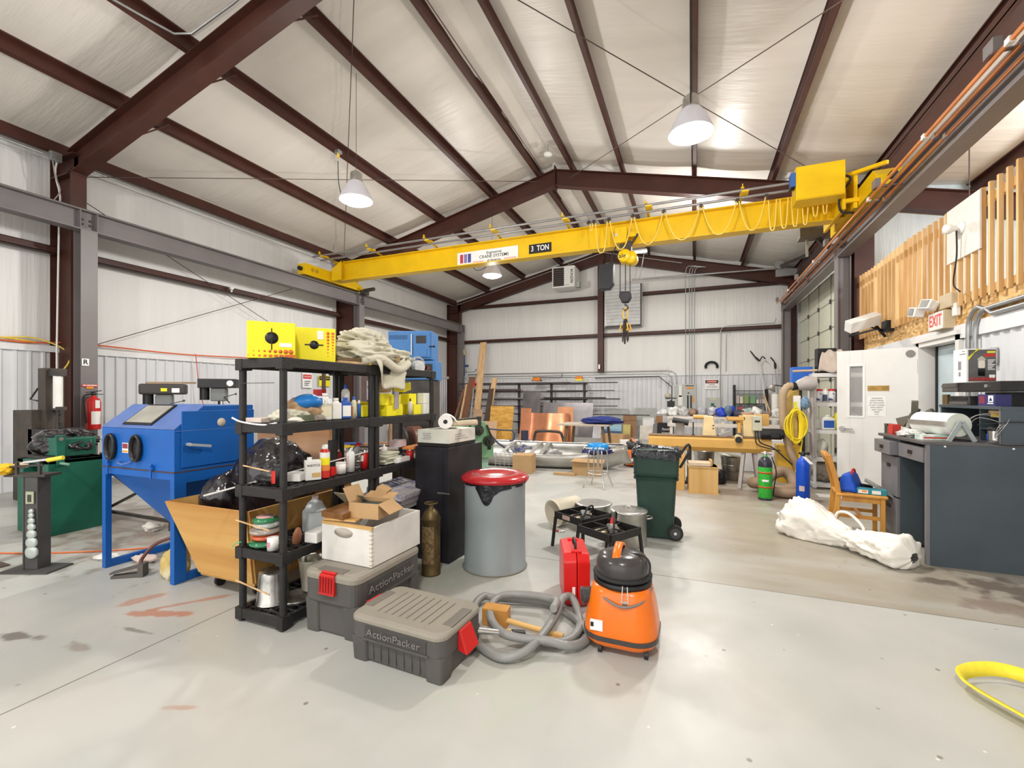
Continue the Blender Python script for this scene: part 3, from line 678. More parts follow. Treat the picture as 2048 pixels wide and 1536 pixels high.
MB().box(-.2, -.016, .03, .2, -.012, .14).build('black_band', INK, t); o = MB().lathe([(.0, 0), (.05, 0), (.05, .004), (0, .004)], 20, sx=3.4).build('red_oval', REDINK, t); o.rotation_euler = (PI/2, 0, 0); o.location = (0, -.014, .085)
text('lettering', 'DANGER', .075, WINK, t, (0, -.0195, .085)); text('lettering', 'HIGH\nVOLTAGE', .075, INK, t, (0, -.0135, -.06))
t = thing('cable_coil', 'coiled black cable hung at the top of the back liner wall', 'cable', (.53, 16.48, 2.44)); mb = MB()
for i in range(4): mb.tube([((.15+.02*i)*math.cos(a), .01*i, (.12+.018*i)*math.sin(a)) for a in [-.4 + (PI+.8)*k/16 for k in range(17)]], .011, 6)
mb.build('coil', RUBBER, t)
t = thing('unit_heater', 'white gas unit heater hung from the far rafter', 'heater', (-4.36, 15.9, 5.72)); MB().box(-.42, -.35, -.38, .42, .35, .38).build('housing', WHITE, t, bev=.03)
mb = MB()
for i in range(9): mb.box(-.36, -.36, -.30 + i*.075, .02, -.345, -.27 + i*.075)
mb.build('louvres', mat('dark_louvre', (.1, .07, .06), .5), t); MB().box(-.37, -.352, -.33, .03, -.349, .33).build('opening', BLK, t)
o = text('lettering', 'REZNOR', .13, INK, t, (.32, -.353, 0), rot=(PI/2, PI/2*3, 0), bold=.002); text('lettering', 'REZNOR', .035, INK, t, (.14, -.353, -.3))
MB().cyl((-.35, 0, .38), (-.35, 0, 1.2), .008, 6).cyl((.1, 0, .38), (.1, 0, 1.2), .008, 6).cyl((-.3, .2, .38), (-.3, .2, 1.2), .008, 6).build('hanger_rod', GALV, t); MB().box(.42, -.2, -.38, .56, .0, -.18).build('gas_valve', GALV, t, bev=.01)
t = thing('wall_louvre', 'large square aluminium wall louvre behind the hoist chain', 'louvre', (-2.36, 16.34, 4.66)); MB().box(-.66, -.06, -.76, .66, .1, .76).build('frame', mat('louvre_frame', (.5, .51, .52), .4, .3), t); mb = MB()
for i in range(12): z = -.7 + i*.12; mb.hexa([(-.6, -.065, z), (.6, -.065, z), (.6, -.09, z+.01), (-.6, -.09, z+.01)], [(-.6, -.063, z+.115), (.6, -.063, z+.115), (.6, -.065, z+.115), (-.6, -.065, z+.115)])
mb.build('blades', mat('louvre_blade', (.66, .68, .69), .35, .2), t)
MB().box(.6, -.1, -.74, .64, -.06, .74).box(-.64, -.11, -.76, .64, -.09, -.7).build('edge_frame', DKSTEEL, t)
o = tag(MB().box(-3.22, 16.16, 2.42, -3.16, 16.165, 2.58).build('wall_tag', WINK), 'small white tag on the end wall post', 'tag')
t = thing('letter_plate', 'white plate with a black R on the nearest grey column', 'sign', (-8.738, 3.925, 1.97)); MB().box(-.001, -.045, -.055, .001, .045, .055).build('plate', WINK, t); text('lettering', 'R', .1, INK, t, (.0022, 0, 0), (PI/2, 0, PI/2), bold=.003)
t = thing('no_smoking_sign', 'red and white NO SMOKING strip sign above the fire extinguisher', 'sign', (-8.738, 3.98, 1.61)); MB().box(-.001, -.1, -.018, .001, .1, .018).build('plate', REDINK, t); text('lettering', 'NO SMOKING', .028, WINK, t, (.0022, 0, 0), (PI/2, 0, PI/2), bold=.001)
MB().box(-.001, -.045, -.05, .001, .045, -.02).build('orange_label', ORG, t)
t = thing('fire_extinguisher', 'red fire extinguisher with white label on the nearest grey column', 'fire extinguisher', (-8.62, 3.97, .93)); MB().lathe([(0, 0), (.085, 0), (.09, .02), (.09, .42), (.075, .47), (.03, .5), (.025, .53)], 24).build('cylinder', RED, t)
MB().lathe([(.025, .52), (.03, .54), (.03, .57), (0, .58)], 12).bar((0, -.09, .57), (0, .1, .6), .025, .012).bar((0, 0, .55), (.0, .12, .54), .02, .01).build('valve', BLK, t); MB().tube(smooth_path([(0, -.03, .55), (.02, -.13, .5), (.03, -.12, .3), (.03, -.1, .1)]), .012, 8).build('hose', RUBBER, t)
mb = MB(); mb.grid(lambda u, v_: (.0915*math.cos(-.7 + 1.4*u), .0915*math.sin(-.7 + 1.4*u), .08 + .2*v_), 8, 1); mb.grid(lambda u, v_: (.0915*math.cos(-.2 + .7*u), .0915*math.sin(-.2 + .7*u), .33 + .12*v_), 5, 1); mb.build('label', PAPER, t)
# extension leads along the left wall top
for k, (lb, c, off, yy) in enumerate((('yellow extension lead looped along the top of the left liner wall', (.75, .52, .04), 0, 0), ('orange extension lead along the top of the left liner wall', (.72, .12, .03), .03, .02), ('second yellow lead hanging behind the press at far left', (.8, .6, .1), .05, .03))):
    pts = [(XL + .1, y, 2.29 + off*.6 + .035*math.sin(y*2.6 + k*2)) for y in [1.2 + i*.35 for i in range(8)]]
    if k == 2: pts += [(XL + .2, 3.95, 2.2), (XL + .35, 3.95, 2.0), (XL + .35, 3.8, 1.75)]
    elif k == 1: pts += [(XL + .1, y, 2.30 + .02*math.sin(y*1.9)) for y in [4.1 + i*.6 for i in range(9)]]
    tag(MB().tube(smooth_path(pts, 4), .013, 6).build('extension_lead', plain('lead_%d' % k, c)), lb, 'extension lead')

t = thing('smoke_detector', 'small white round detector under the ridge by the second rafter', 'detector', (-2.95, 9.3, rz_(-2.95) - .02)); MB().lathe([(0, -.05), (.09, -.04), (.1, 0), (0, 0)], 18).build('body', WPLAS, t); MB().cyl((0, 0, 0), (0, 0, .22), .01, 6).build('stem', GALV, t)
t = thing('pull_hook', 'yellow pulley hanging on a thin rope in the loft above the railing', 'pulley', (3.9, 9.0, 4.0)); MB().cyl((-.03, 0, 0), (.03, 0, 0), .07, 14).box(-.035, -.03, -.12, .035, .03, .1).build('block', CY_ if False else YEL, t); MB().bar((0, 0, .1), (0, 0, rz_(3.9) + .2 - 4.0), .012).bar((0, 0, -1.3), (0, 0, -.1), .006).build('rope', BR, t)
for i, x in enumerate((-1.15, -.86)):
    t = thing('wall_hook', ['left hanging strap hook on the back wall conduits', 'right hanging strap hook on the back wall conduits'][i], 'hook', (x, 16.46, 2.3)); MB().bar((0, 0, -.5 + .1*i), (0, 0, .16), .03, .012).build('strap', GALV, t); MB().tube(arc((.03, 0, -.5 + .1*i), .03, PI, 2*PI, 6), .008, 5).build('hook', GALV, t)
t = thing('thermostat', 'small cream round thermostat left of the electric panels', 'thermostat', (-.87, 16.53, 1.45)); o = MB().lathe([(0, 0), (.1, 0), (.1, .04), (0, .05)], 16).build('body', mat('cream_stat', (.62, .58, .45), .5), t); o.rotation_euler = (PI/2, 0, 0); MB().cyl((.0, 0, .1), (.05, 0, .55), .006, 5).build('cable', RUBBER, t)
t = thing('wall_camera', 'small white camera bracket on the left wall beam', 'camera', (XL + .26, 6.7, 3.76)); MB().box(0, -.03, 0, .06, .03, .04).cyl((.03, 0, -.0), (.1, -.05, -.06), .02, 8).build('body', WPLAS, t)
# ================================================================= RIGHT SIDE: LOFT, DOOR, DESK, CHAIR
PINEV = wood('baluster_pine', (0.70, 0.47, 0.22), (0.50, 0.28, 0.10), 'z')
lr = thing('loft_railing', 'pine loft railing of upright slats along the mezzanine edge', 'railing', (2.80, 0, 2.5))
MB().box(0.02, 1.5, .95, .06, 9.95, 1.04).build('top_rail', wood('rail_pine', (.62, .4, .18), (.48, .27, .1), 'y'), lr)
MB().box(0.02, 1.5, .02, .04, 9.95, .1).build('bottom_rail', wood('rail_pine', (.62, .4, .18), (.48, .27, .1), 'y'), lr)
for i in range(57):
    y = 1.9 + i * .1435
    j = .02 * math.sin(i * 12.9)
    MB().box(-.02, y - .016, -.02 + j * .3, .018, y + .016, 1.14 + j).build('baluster', PINEV, lr)
tag(MB().box(2.86, 8.35, 2.62, 2.88, 9.0, 3.45).build('plywood_sheet', wood('pale_ply', (.66, .5, .28), (.58, .41, .2), 'z')), 'pale plywood sheet standing behind the far railing slats', 'plywood')
tag(MB().box(2.86, 9.2, 2.62, 2.88, 9.75, 3.4).build('plywood_sheet', wood('pale_ply', (.66, .5, .28), (.58, .41, .2), 'z')), 'narrow plywood sheet behind the railing at its far end', 'plywood')
t = thing('backboard', 'square white board screwed to the loft railing', 'board', (2.765, 6.5, 3.3)); MB().box(-.008, -.33, -.31, .008, .33, .31).build('board', mat('whitewashed_ply', (.70, .66, .60), .6, var=.05), t)
t = thing('floodlight', 'round white floodlight socket with a cord on the white loft board', 'lamp', (2.758, 6.5, 3.32)); o = MB().lathe([(0, 0), (.07, 0), (.065, .02), (.03, .04), (.03, .07), (.055, .11), (.05, .16), (0, .17)], 20).build('lamp_holder', WPLAS, t); o.rotation_euler = (0, -PI/2, 0)
MB().tube(smooth_path([(-.05, 0, -.03), (-.04, .02, -.3), (-.05, .06, -.6), (-.04, -.05, -.72)]), .008, 6).build('cord', RUBBER, t)
t = thing('exit_sign', 'white emergency box with red EXIT lettering on the strand board', 'exit sign', (2.79, 7.02, 2.36)); MB().box(-.06, -.18, -.11, .06, .18, .11).build('housing', mat('beige_plastic', (.55, .45, .30), .5, var=.03), t, bev=.008)
MB().box(-.064, -.175, -.105, -.06, .175, .105).build('face', WPLAS, t); text('lettering', 'EXIT', .19, plain('exit_red', (.75, .10, .08)), t, (-.066, 0, 0), (PI/2, 0, -PI/2), sx=.78, bold=.003)
t = thing('emergency_light', 'beige emergency light with two square lamp heads above the exit sign', 'emergency light', (2.78, 6.95, 2.57)); MB().box(-.02, -.2, -.08, .09, .06, .09).build('housing', mat('beige_plastic', (.55, .45, .30), .5), t, bev=.01)
for (x, y, z, a) in ((-.1, .12, .0, .5), (-.14, .34, -.05, .2)):
    o = MB().box(-.06, -.07, -.06, .06, .07, .06).build('lamp_head', WPLAS, t, bev=.01); o.location = (x, y, z); o.rotation_euler = (.2, a * .6, a); MB().box(-.066, -.05, -.045, -.06, .05, .045).build('lens', GLASS, o)
t = thing('floodlight', 'white twin floodlight tilted on a black arm beside the grey column', 'lamp', (2.45, 8.6, 2.6)); o = MB().box(-.24, -.07, -.09, .24, .07, .09).build('lamp_head', WPLAS, t, bev=.01); o.rotation_euler = (.5, -.3, .35)
MB().bar((.2, .1, -.1), (.2, 1.38, -.05), .03).bar((.05, .05, -.05), (.3, .2, -.1), .02).bar((.2, .1, -.05), (.38, .3, -.2), .03).box(.3, .0, -.15, .4, .2, .02).build('arm', BLACK, t)
t = thing('wall_sensor', 'small white sensor box on the strand board right of the exit sign', 'sensor', (2.81, 6.75, 2.45)); MB().box(-.025, -.045, -.075, .025, .045, .075).build('box', WPLAS, t, bev=.01)
# --- office door : frame, interior, open leaf
DOORW = mat('door_white', (.74, .72, .69), .4, var=.02)
fr = MB(); fr.box(XP - .06, 6.72, 0, XP + .12, 6.80, 2.16).box(XP - .06, 7.72, 0, XP + .12, 7.80, 2.16).box(XP - .06, 6.72, 2.1, XP + .12, 7.80, 2.18)
fr.box(XP - .09, 6.70, 2.16, XP - .04, 7.86, 2.21)
o = struct('trim_door_1', fr, DOORW)
ofc = MB().add([(4.6, YF, 0), (4.6, 10.2, 0), (4.6, 10.2, 2.42), (4.6, YF, 2.42)], [(0,1,2,3)]); struct('wall_office', ofc, mat('office_blue', (.52, .62, .68), .5, var=.02))
gl = struct('window_1', MB().box(XP + .1, 6.81, .05, XP + .115, 7.6, 2.09), mat('pale_blue_glazing', (.50, .60, .64), .12, var=.03)); MB().box(XP + .08, 7.6, 0, XP + .13, 7.63, 2.1).build('gasket', BLK, gl)
ld = MB().box(0, -.022, .01, .612, .022, 2.12).box(.767, -.022, .01, .925, .022, 2.12).box(.612, -.022, .01, .767, .022, 1.155).box(.612, -.022, 1.885, .767, .022, 2.12)
leaf = ld.build('door_1', DOORW, bev=.003); leaf['kind'] = 'structure'; leaf.location = (2.84, 7.76, 0); leaf.rotation_euler = (0, 0, PI - .455)
WX0, WX1 = .612, .767
MB().box(WX0 - .03, .02, 1.125, WX0, .03, 1.915).box(WX1, .02, 1.125, WX1 + .03, .03, 1.915).box(WX0, .02, 1.125, WX1, .03, 1.155).box(WX0, .02, 1.885, WX1, .03, 1.915).build('glazing_bead', WHITE, leaf)
MB().box(WX0, -.003, 1.155, WX1, .003, 1.885).build('door_glass', mat('wired_glass', (.9, .92, .9), .02, alpha=.18, var=.01), leaf)
MB().cyl((.855, .02, .96), (.855, .055, .96), .038, 18).bar((.855, .06, .96), (.72, .065, .955), .024, .016).build('lever_handle', CHROME, leaf)
MB().cyl((.085, .02, 2.03), (.085, .034, 2.03), .05, 20).build('closer_plate', mat('round_grey', (.22, .21, .2), .5), leaf)
MB().box(-.01, -.02, 1.75, .015, .026, 1.95).build('hinge', mat('hinge_grey', (.35, .36, .38), .4, .5), leaf)
s1 = MB().box(.311, .024, 1.52, .554, .028, 1.595).build('no_smoking_plate', mat('brass_plate', (.40, .24, .05), .4, .3), leaf)
text('lettering', 'NO\nSMOKING', .02, INK, s1, (.49, .0285, 1.558), (PI/2, 0, PI), align='CENTER'); MB().tube([(.355 + .022*math.cos(a)*1.4, .029, 1.558 + .022*math.sin(a)) for a in [2*PI*i/16 for i in range(16)]], .002, 4, closed=True).bar((.335, .029, 1.57), (.375, .029, 1.546), .004, .002).build('symbol', INK, s1)
s2 = MB().box(.344, .024, 1.155, .554, .026, 1.44).build('warning_paper', PAPER, leaf)
for i, (s_, q) in enumerate((('WARNING', .026), ('EVERYTHING', .026), ('IN THIS SHOP', .026), ('IS HOT, SHARP', .026), ('AND HEAVY', .026), ('AND CAN', .026), ('HURT', .026), ('YOU', .022))):
    text('lettering', s_, q, INK, s2, (.449, .0268, 1.412 - i * .033), (PI/2, 0, PI))
# --- desk with hutch
DG = mat('desk_blue_grey', (.062, .080, .095), .5, var=.12, scale=2); DF = mat('desk_front_grey', (.17, .165, .175), .45, var=.06)
dk = thing('desk', 'tall blue-grey steel desk with drawers and hutch against the partition', 'desk', (1.84, 4.885, 0))
MB().box(0, 0, 0, .98, .028, 1.035).build('end_panel', DG, dk); MB().box(-.004, -.002, 0, .02, .03, 1.035).build('edge_strip', DF, dk)
MB().box(-.03, -.005, 1.03, .98, 1.0, 1.058).build('desktop', mat('desk_top', (.10, .095, .095), .4, var=.1), dk, bev=.004)
MB().box(.01, .565, .02, .95, .98, 1.03).build('pedestal', DG, dk); MB().box(.9, .02, .1, .95, .6, 1.03).build('modesty_panel', DG, dk)
for (y0, y1, z0, z1, dx) in ((.04, .54, .87, 1.0, 0), (.57, .97, .87, 1.0, -.06), (.57, .97, .46, .85, 0), (.57, .97, .03, .44, 0)):
    d = MB().box(-.012 + dx, y0, z0, .35 + dx, y1, z1).build('drawer', DF, dk, bev=.003); ym = (y0+y1)/2; zz = (z0+z1)/2 if z1 - z0 < .2 else z1 - .1
    MB().box(-.016 + dx, ym - .045, zz - .018, -.012 + dx, ym + .045, zz + .018).build('pull', BLK, d)
    MB().box(-.02 + dx, ym - .045, zz - .024, -.01 + dx, ym + .045, zz - .018).build('pull_lip', CHROME, d)
h = MB().box(.48, 0, 1.058, .98, .025, 1.35).box(.48, .96, 1.058, .98, .985, 1.35).box(.96, .0, 1.058, .98, .98, 1.35).box(.47, -.003, 1.335, .98, .99, 1.36).box(.49, .32, 1.058, .96, .335, 1.34).box(.49, .02, 1.16, .96, .32, 1.168).build('hutch', DG, dk)
MB().box(.475, .01, 1.058, .49, .03, 1.35).box(.475, .0, 1.335, .48, .99, 1.362).build('hutch_edge', DF, dk)
for (x, z, nm) in ((.12, 1.02, 'screw'), (.55, 1.02, 'screw')): MB().cyl((x, -.004, z), (x, 0, z), .008, 8).build('screw', WPLAS, dk)
def at_desk(x, y, z=0): return (1.84 + x, 4.885 + y, 1.058 + z)
t = thing('paper_roll', 'big white paper roll on an A-shaped grey stand on the desk', 'paper roll', at_desk(.26, .12), rz=.25)
o = MB().tube([(0, .0, .14), (0, .42, .14)], .1, 32).build('roll', PAPER, t); MB().tube([(0, -.002, .14), (0, .02, .14)], .035, 16).build('core', INK, t)
MB().tube([(-.0, -.004, .14), (-.0, -.001, .14)], .098, 32).build('roll_end', mat('paper_end', (.62, .66, .58), .8), t)
for y in (-.03, .45): MB().bar((-.1, y, 0), (-.005, y, .17), .035, .01, up=(0,1,0)).bar((.1, y, 0), (.005, y, .17), .035, .01, up=(0,1,0)).build('stand', mat('pale_grey_metal', (.36, .40, .40), .4), t)
MB().box(-.115, .0, .13, -.10, .42, .17).build('cutter_bar', ALU, t)
t = thing('travel_mug', 'stainless steel travel mug with black lid beside the paper roll', 'mug', at_desk(.46, .06)); MB().lathe([(0, 0), (.036, 0), (.036, .03), (.038, .1), (.038, .11)], 20).build('cup', CHROME, t); MB().lathe([(.039, .10), (.04, .12), (.035, .13), (0, .13)], 20).build('lid', BLACK, t)
o = tag(MB().box(0, 0, 0, .2, .12, .045).build('glove_box', mat('green_white_box', (.42, .56, .48), .6, c2=(.7, .72, .68), scale=9, thr=(.45, .55)), bev=.002), 'green and white box with a red stripe at the desk edge', 'box'); o.location = at_desk(.03, .16); o.rotation_euler = (0, 0, .1)
MB().box(.01, -.001, .015, .19, 0, .027).build('stripe', REDINK, o)
t = thing('plastic_bag', 'clear plastic bag of small white parts on the desk corner', 'bag', at_desk(.1, .55)); crumple('bag', mat('milky_bag', (.70, .70, .66), .3, c2=(.42, .42, .38), scale=20, thr=(.4, .6)), t, (0, 0, .03), (.11, .19, .045), 11, .35, 4, 4, .3)
t = thing('power_tool', 'black glossy cylindrical tool lying on the plastic bag', 'tool', at_desk(.12, .48, .075)); MB().lathe([(0, -.08), (.025, -.08), (.032, -.05), (.03, 0), (.022, .04), (.026, .08), (0, .085)], 18).build('body', mat('gloss_black', (.02, .018, .015), .15), t).rotation_euler = (PI/2, 0, .3)
t = thing('paper_cutter', 'folded olive steel paper cutter leaning on the left end of the desk', 'cutter', at_desk(.2, .72)); OLV = mat('olive_steel', (.17, .165, .13), .45, .3)
MB().hexa([(-.1, -.1, 0), (.1, -.1, 0), (.1, .04, 0), (-.1, .04, 0)], [(-.1, -.06, .13), (.1, -.06, .13), (.1, -.05, .13), (-.1, -.05, .13)]).build('base_plate', mat('pale_olive', (.33, .33, .28), .5), t)
MB().bar((.0, .08, .12), (-.02, .0, .34), .05, .035).build('upright', OLV, t); MB().bar((-.05, .14, .08), (.02, .06, .26), .09, .02).bar((.0, .0, .16), (.08, -.1, .25), .045).bar((-.08, .18, .12), (.0, .08, .16), .08, .08).build('arm', OLV, t)
o = tag(MB().box(0, 0, 0, .07, .11, .1).build('red_box', mat('red_carton', (.55, .04, .03), .5)), 'small red box on the left end of the desk', 'box'); o.location = at_desk(.02, .78)
o = tag(MB().box(0, 0, 0, .06, .02, .1).box(0, .07, 0, .06, .09, .1).box(0, 0, .08, .06, .09, .1).build('vise_block', OLV), 'open-faced grey steel block at the far desk corner', 'block'); o.location = at_desk(.02, .9)
t = thing('wire_rack', 'twisted grey cables sprawling over the hutch shelf', 'cable', at_desk(.35, .3)); mb = MB()
for s_ in range(3): mb.tube(smooth_path([(.0, -.1 + .08*s_, .12), (.1, -.05, .2 + .03*math.sin(s_)), (.18, -.22 - .03*s_, .16 + .03*s_), (.1, -.32, .14 - .03*s_), (.1, -.25, .03)]), .003, 5)
mb.build('wires', mat('grey_wire', (.30, .29, .28), .5), t)
MB().tube(smooth_path([(.0, -.25, .15), (.25, -.33, .18), (.42, -.335, .12), (.4, -.34, .03), (.2, -.32, -.01), (0.05, -.3, .0)]), .004, 5).build('loose_lead', RUBBER, t)
o = tag(MB().box(0, 0, 0, .26, .17, .035).build('yellow_case', plain('yellow_box', (.80, .55, .02))), 'flat yellow box on the upper hutch shelf', 'box'); o.location = (2.36, 4.95, 1.268)
o = tag(MB().box(0, 0, 0, .26, .18, .022).build('wood_block', PINE), 'thin pine board on top of the flat yellow box', 'board'); o.location = (2.35, 4.95, 1.304)
o = tag(MB().box(0, 0, 0, .27, .19, .06).build('blue_binder', plain('royal_blue', (.02, .08, .45)), bev=.008), 'royal blue flat case at the bottom of the hutch', 'case'); o.location = (2.34, 4.96, 1.06)
# on the hutch
HZ = 1.362
t = thing('video_recorder', 'dark grey video recorder on the left half of the hutch', 'video recorder', (2.36, 5.44, HZ)); MB().box(0, 0, 0, .42, .36, .085).build('body', mat('charcoal', (.05, .045, .045), .45), t, bev=.004); MB().box(-.004, .03, .045, 0, .3, .075).build('slot', BLK, t); MB().box(-.01, .02, .004, 0, .34, .03).build('front_flap', mat('warm_grey', (.12, .11, .105), .5), t)
t = thing('audio_receiver', 'long black audio receiver lying across the top of the hutch items', 'receiver', (2.32, 4.92, HZ + .125)); MB().box(0, 0, 0, .42, .92, .085).build('body', BLACK, t, bev=.006); MB().box(-.006, .62, .005, 0, .9, .08).box(-.012, .63, .045, 0, .9, .07).build('display', mat('smoke_grey', (.09, .085, .08), .3), t); MB().box(-.008, .15, .035, -.001, .19, .06).build('button', CHROME, t)
o = tag(MB().box(0, 0, 0, .3, .3, .12).build('amplifier', BLK), 'black box amplifier on the hutch under the long receiver', 'amplifier'); o.location = (2.45, 5.1, HZ)
t = thing('carton', 'navy carton with a white bird logo on the hutch', 'carton', (2.33, 4.99, HZ)); NAVY = plain('navy', (.03, .03, .13)); MB().box(0, 0, 0, .1, .25, .1).build('box', NAVY, t); MB().box(-.001, .03, .035, 0, .1, .09).build('logo_square', WINK, t)
MB().prism([(.04, .045), (.09, .045), (.065, .075)], 'x', -.002, -.001).build('logo', NAVY, t); MB().box(-.0015, .03, .018, 0, .11, .028).build('print_line', WINK, t); MB().box(-.001, .15, .02, 0, .23, .085).build('red_print', mat('dim_red', (.25, .03, .06), .5), t)
o = tag(MB().cyl((0, 0, 0), (0, 0, .1), .03, 16).build('brown_jar', mat('amber', (.14, .09, .03), .3)), 'brown jar at the left end of the hutch top', 'jar'); o.location = (2.35, 5.83, HZ)
t = thing('lantern_box', 'black and white carton printed COLEMAN with a lantern picture and yellow ribbon', 'carton', (2.42, 5.50, HZ + .21), rz=.10); MB().box(-.11, -.09, 0, .11, .09, .31).build('box', PAPER, t, bev=.002)
MB().box(-.095, -.0925, .01, .105, -.09, .3).build('front_print', mat('box_charcoal', (.06, .06, .06), .5, c2=(.14, .14, .14)), t); text('lettering', 'COLEMAN', .042, REDINK, t, (.005, -.0935, .03), bold=.001, sx=.95)
MB().lathe([(0, .06), (.025, .06), (.028, .12), (.022, .13)], 12, y=-.0935, sy=.03).build('lantern_base', BLK, t); MB().lathe([(.02, .13), (.026, .14), (.026, .19), (.02, .2)], 12, y=-.0935, sy=.03).build('lantern_globe', plain('cream', (.75, .7, .6)), t); MB().lathe([(.03, .2), (.03, .215), (.01, .235), (0, .24)], 12, y=-.0935, sy=.03).build('lantern_cap', plain('pale_cap', (.5, .48, .4)), t)
MB().box(.02, -.0935, .235, .1, -.0925, .26).build('red_band', REDINK, t); MB().box(.04, -.0935, .268, .1, -.0925, .285).build('yellow_band', plain('ribbon', (.8, .72, .05)), t)
MB().hexa([(-.1, -.096, .2), (-.098, -.096, .235), (-.01, -.096, .31), (-.03, -.096, .31)], [(-.1, -.0935, .2), (-.098, -.0935, .235), (-.01, -.0935, .31), (-.03, -.0935, .31)]).build('ribbon', plain('ribbon', (.8, .72, .05)), t)
mb = MB()
for i in range(7): mb.box(.045, -.0935, .2 - i*.014, .098 - .01*(i % 3), -.0925, .207 - i*.014)
mb.build('print_lines', WINK, t); MB().box(.055, -.0935, .04, .098, -.0925, .07).build('barcode_label', WINK, t)
MB().box(-.112, -.02, .12, -.11, .02, .2).box(-.112, -.012, .06, -.11, .012, .1).box(-.112, -.08, .26, -.11, .0, .27).box(-.112, -.07, .285, -.11, -.03, .292).build('side_print', mat('side_grey', (.25, .25, .25), .5), t)
t = thing('switch_box', 'small grey wall box with conduits above the lantern carton', 'box', (2.83, 6.12, 1.86)); MB().box(-.03, -.05, -.08, .03, .05, .08).build('box', GALV, t)
# --- oak chair
OAK = wood('golden_oak', (.62, .30, .055), (.46, .19, .03), 'z', .4)
ch = thing('wooden_chair', 'golden oak slat-back chair standing before the desk', 'chair', (1.60, 5.72, 0), rz=-.12)
# chair faces +x local (towards the desk), back at -x
SW, SD, SH = .40, .40, .45
for (x, y) in ((.16, -.18), (.16, .18)): MB().box(x - .019, y - .019, 0, x + .019, y + .019, SH - .02).build('leg', OAK, ch, bev=.004)
for y in (-.18, .18):
    mb = MB(); P = [(-.27, 0), (-.22, .2), (-.20, SH), (-.225, .6), (-.285, .83)]
    for a, b_ in zip(P, P[1:]): mb.bar((a[0], y, a[1]), (b_[0], y, b_[1] + .004), .034, .045, up=(1, 0, 0))
    mb.build('leg', OAK, ch, bev=.004)
mb = MB(); mb.box(-.22, -.22, SH - .03, .2, .22, SH).build('seat', OAK, ch, bev=.012)
MB().box(-.17, -.18, SH - .085, .165, -.16, SH - .03).box(-.17, .16, SH - .085, .165, .18, SH - .03).box(.15, -.16, SH - .085, .17, .16, SH - .03).build('apron', OAK, ch)
MB().box(-.2, -.185, .2, .16, -.17, .235).build('stretcher', OAK, ch); MB().box(-.2, .17, .2, .16, .185, .235).build('stretcher', OAK, ch); MB().box(-.02, -.17, .2, 0, .17, .235).build('stretcher', OAK, ch)
mb = MB(); mb.grid(lambda u, v_: (-.283 + .025*math.cos((u - .5)*2.4) + -.028*v_ + .03*0, -.18 + .36*u, .74 + .10*v_), 8, 2); mb.grid(lambda u, v_: (-.303 + .025*math.cos((u - .5)*2.4) - .028*v_, -.18 + .36*u, .74 + .10*v_), 8, 2)
o = mb.build('top_rail', OAK, ch); q = o.modifiers.new('s', 'SOLIDIFY'); q.thickness = .01
MB().bar((-.195, -.17, .53), (-.195, .17, .53), .02, .05).build('back_rail', OAK, ch)
for i in range(5): MB().bar((-.2, -.12 + i*.06, .54), (-.255, -.12 + i*.06, .75), .03, .01, up=(1, 0, 0)).build('slat', OAK, ch)
def on_chair(x, y, z): 
    c, s_ = math.cos(-.12), math.sin(-.12); return (1.60 + c*x - s_*y, 5.72 + s_*x + c*y, z)
t = thing('tool_bag', 'blue and black tool bag with red straps on the chair seat', 'bag', on_chair(-.08, .0, .45), rz=-.5)
MB().hexa([(-.09, -.14, 0), (.1, -.14, 0), (.1, .14, 0), (-.09, .14, 0)], [(-.04, -.12, .19), (.04, -.12, .19), (.04, .12, .19), (-.04, .12, .19)]).build('body', mat('bag_blue', (.01, .08, .50), .6, bump=.4, bscale=14), t, bev=.03, seg=3)
MB().box(-.1, -.1, .03, -.07, .08, .13).build('pocket', BLK, t, bev=.01); MB().tube(arc((.03, 0, .16), .07, 0, PI, 10, 'yz'), .01, 6).build('strap', RED, t); MB().box(-.104, -.08, .08, -.099, .03, .11).build('lettering', WINK, t)
t = thing('battery_charger', 'teal blade package with an orange label at the front of the chair seat', 'package', on_chair(.08, -.12, .45), rz=-.2)
MB().box(-.12, -.05, 0, .12, .06, .055).build('box', plain('teal', (.02, .22, .28)), t, bev=.005); MB().box(-.11, -.053, .01, -.03, -.05, .045).box(.0, -.053, .01, .07, -.05, .045).build('label', PAPER, t); MB().box(-.08, -.054, .025, -.04, -.052, .04).build('orange_label', ORG, t)
o = tag(MB().box(-.06, -.04, 0, .06, .04, .07).build('black_battery', BLACK, bev=.012), 'black charger standing on the chair behind the teal package', 'charger'); o.location = on_chair(.05, .06, .45); o.rotation_euler = (0, .15, .4)
o = tag(MB().box(-.13, -.08, 0, .13, .08, .02).build('clamshell_pack', mat('smoky_pack', (.22, .22, .2), .25)), 'grey clamshell pack leaning at the chair edge near the desk', 'package'); o.location = on_chair(.15, -.03, .5); o.rotation_euler = (0, .55, -.3)
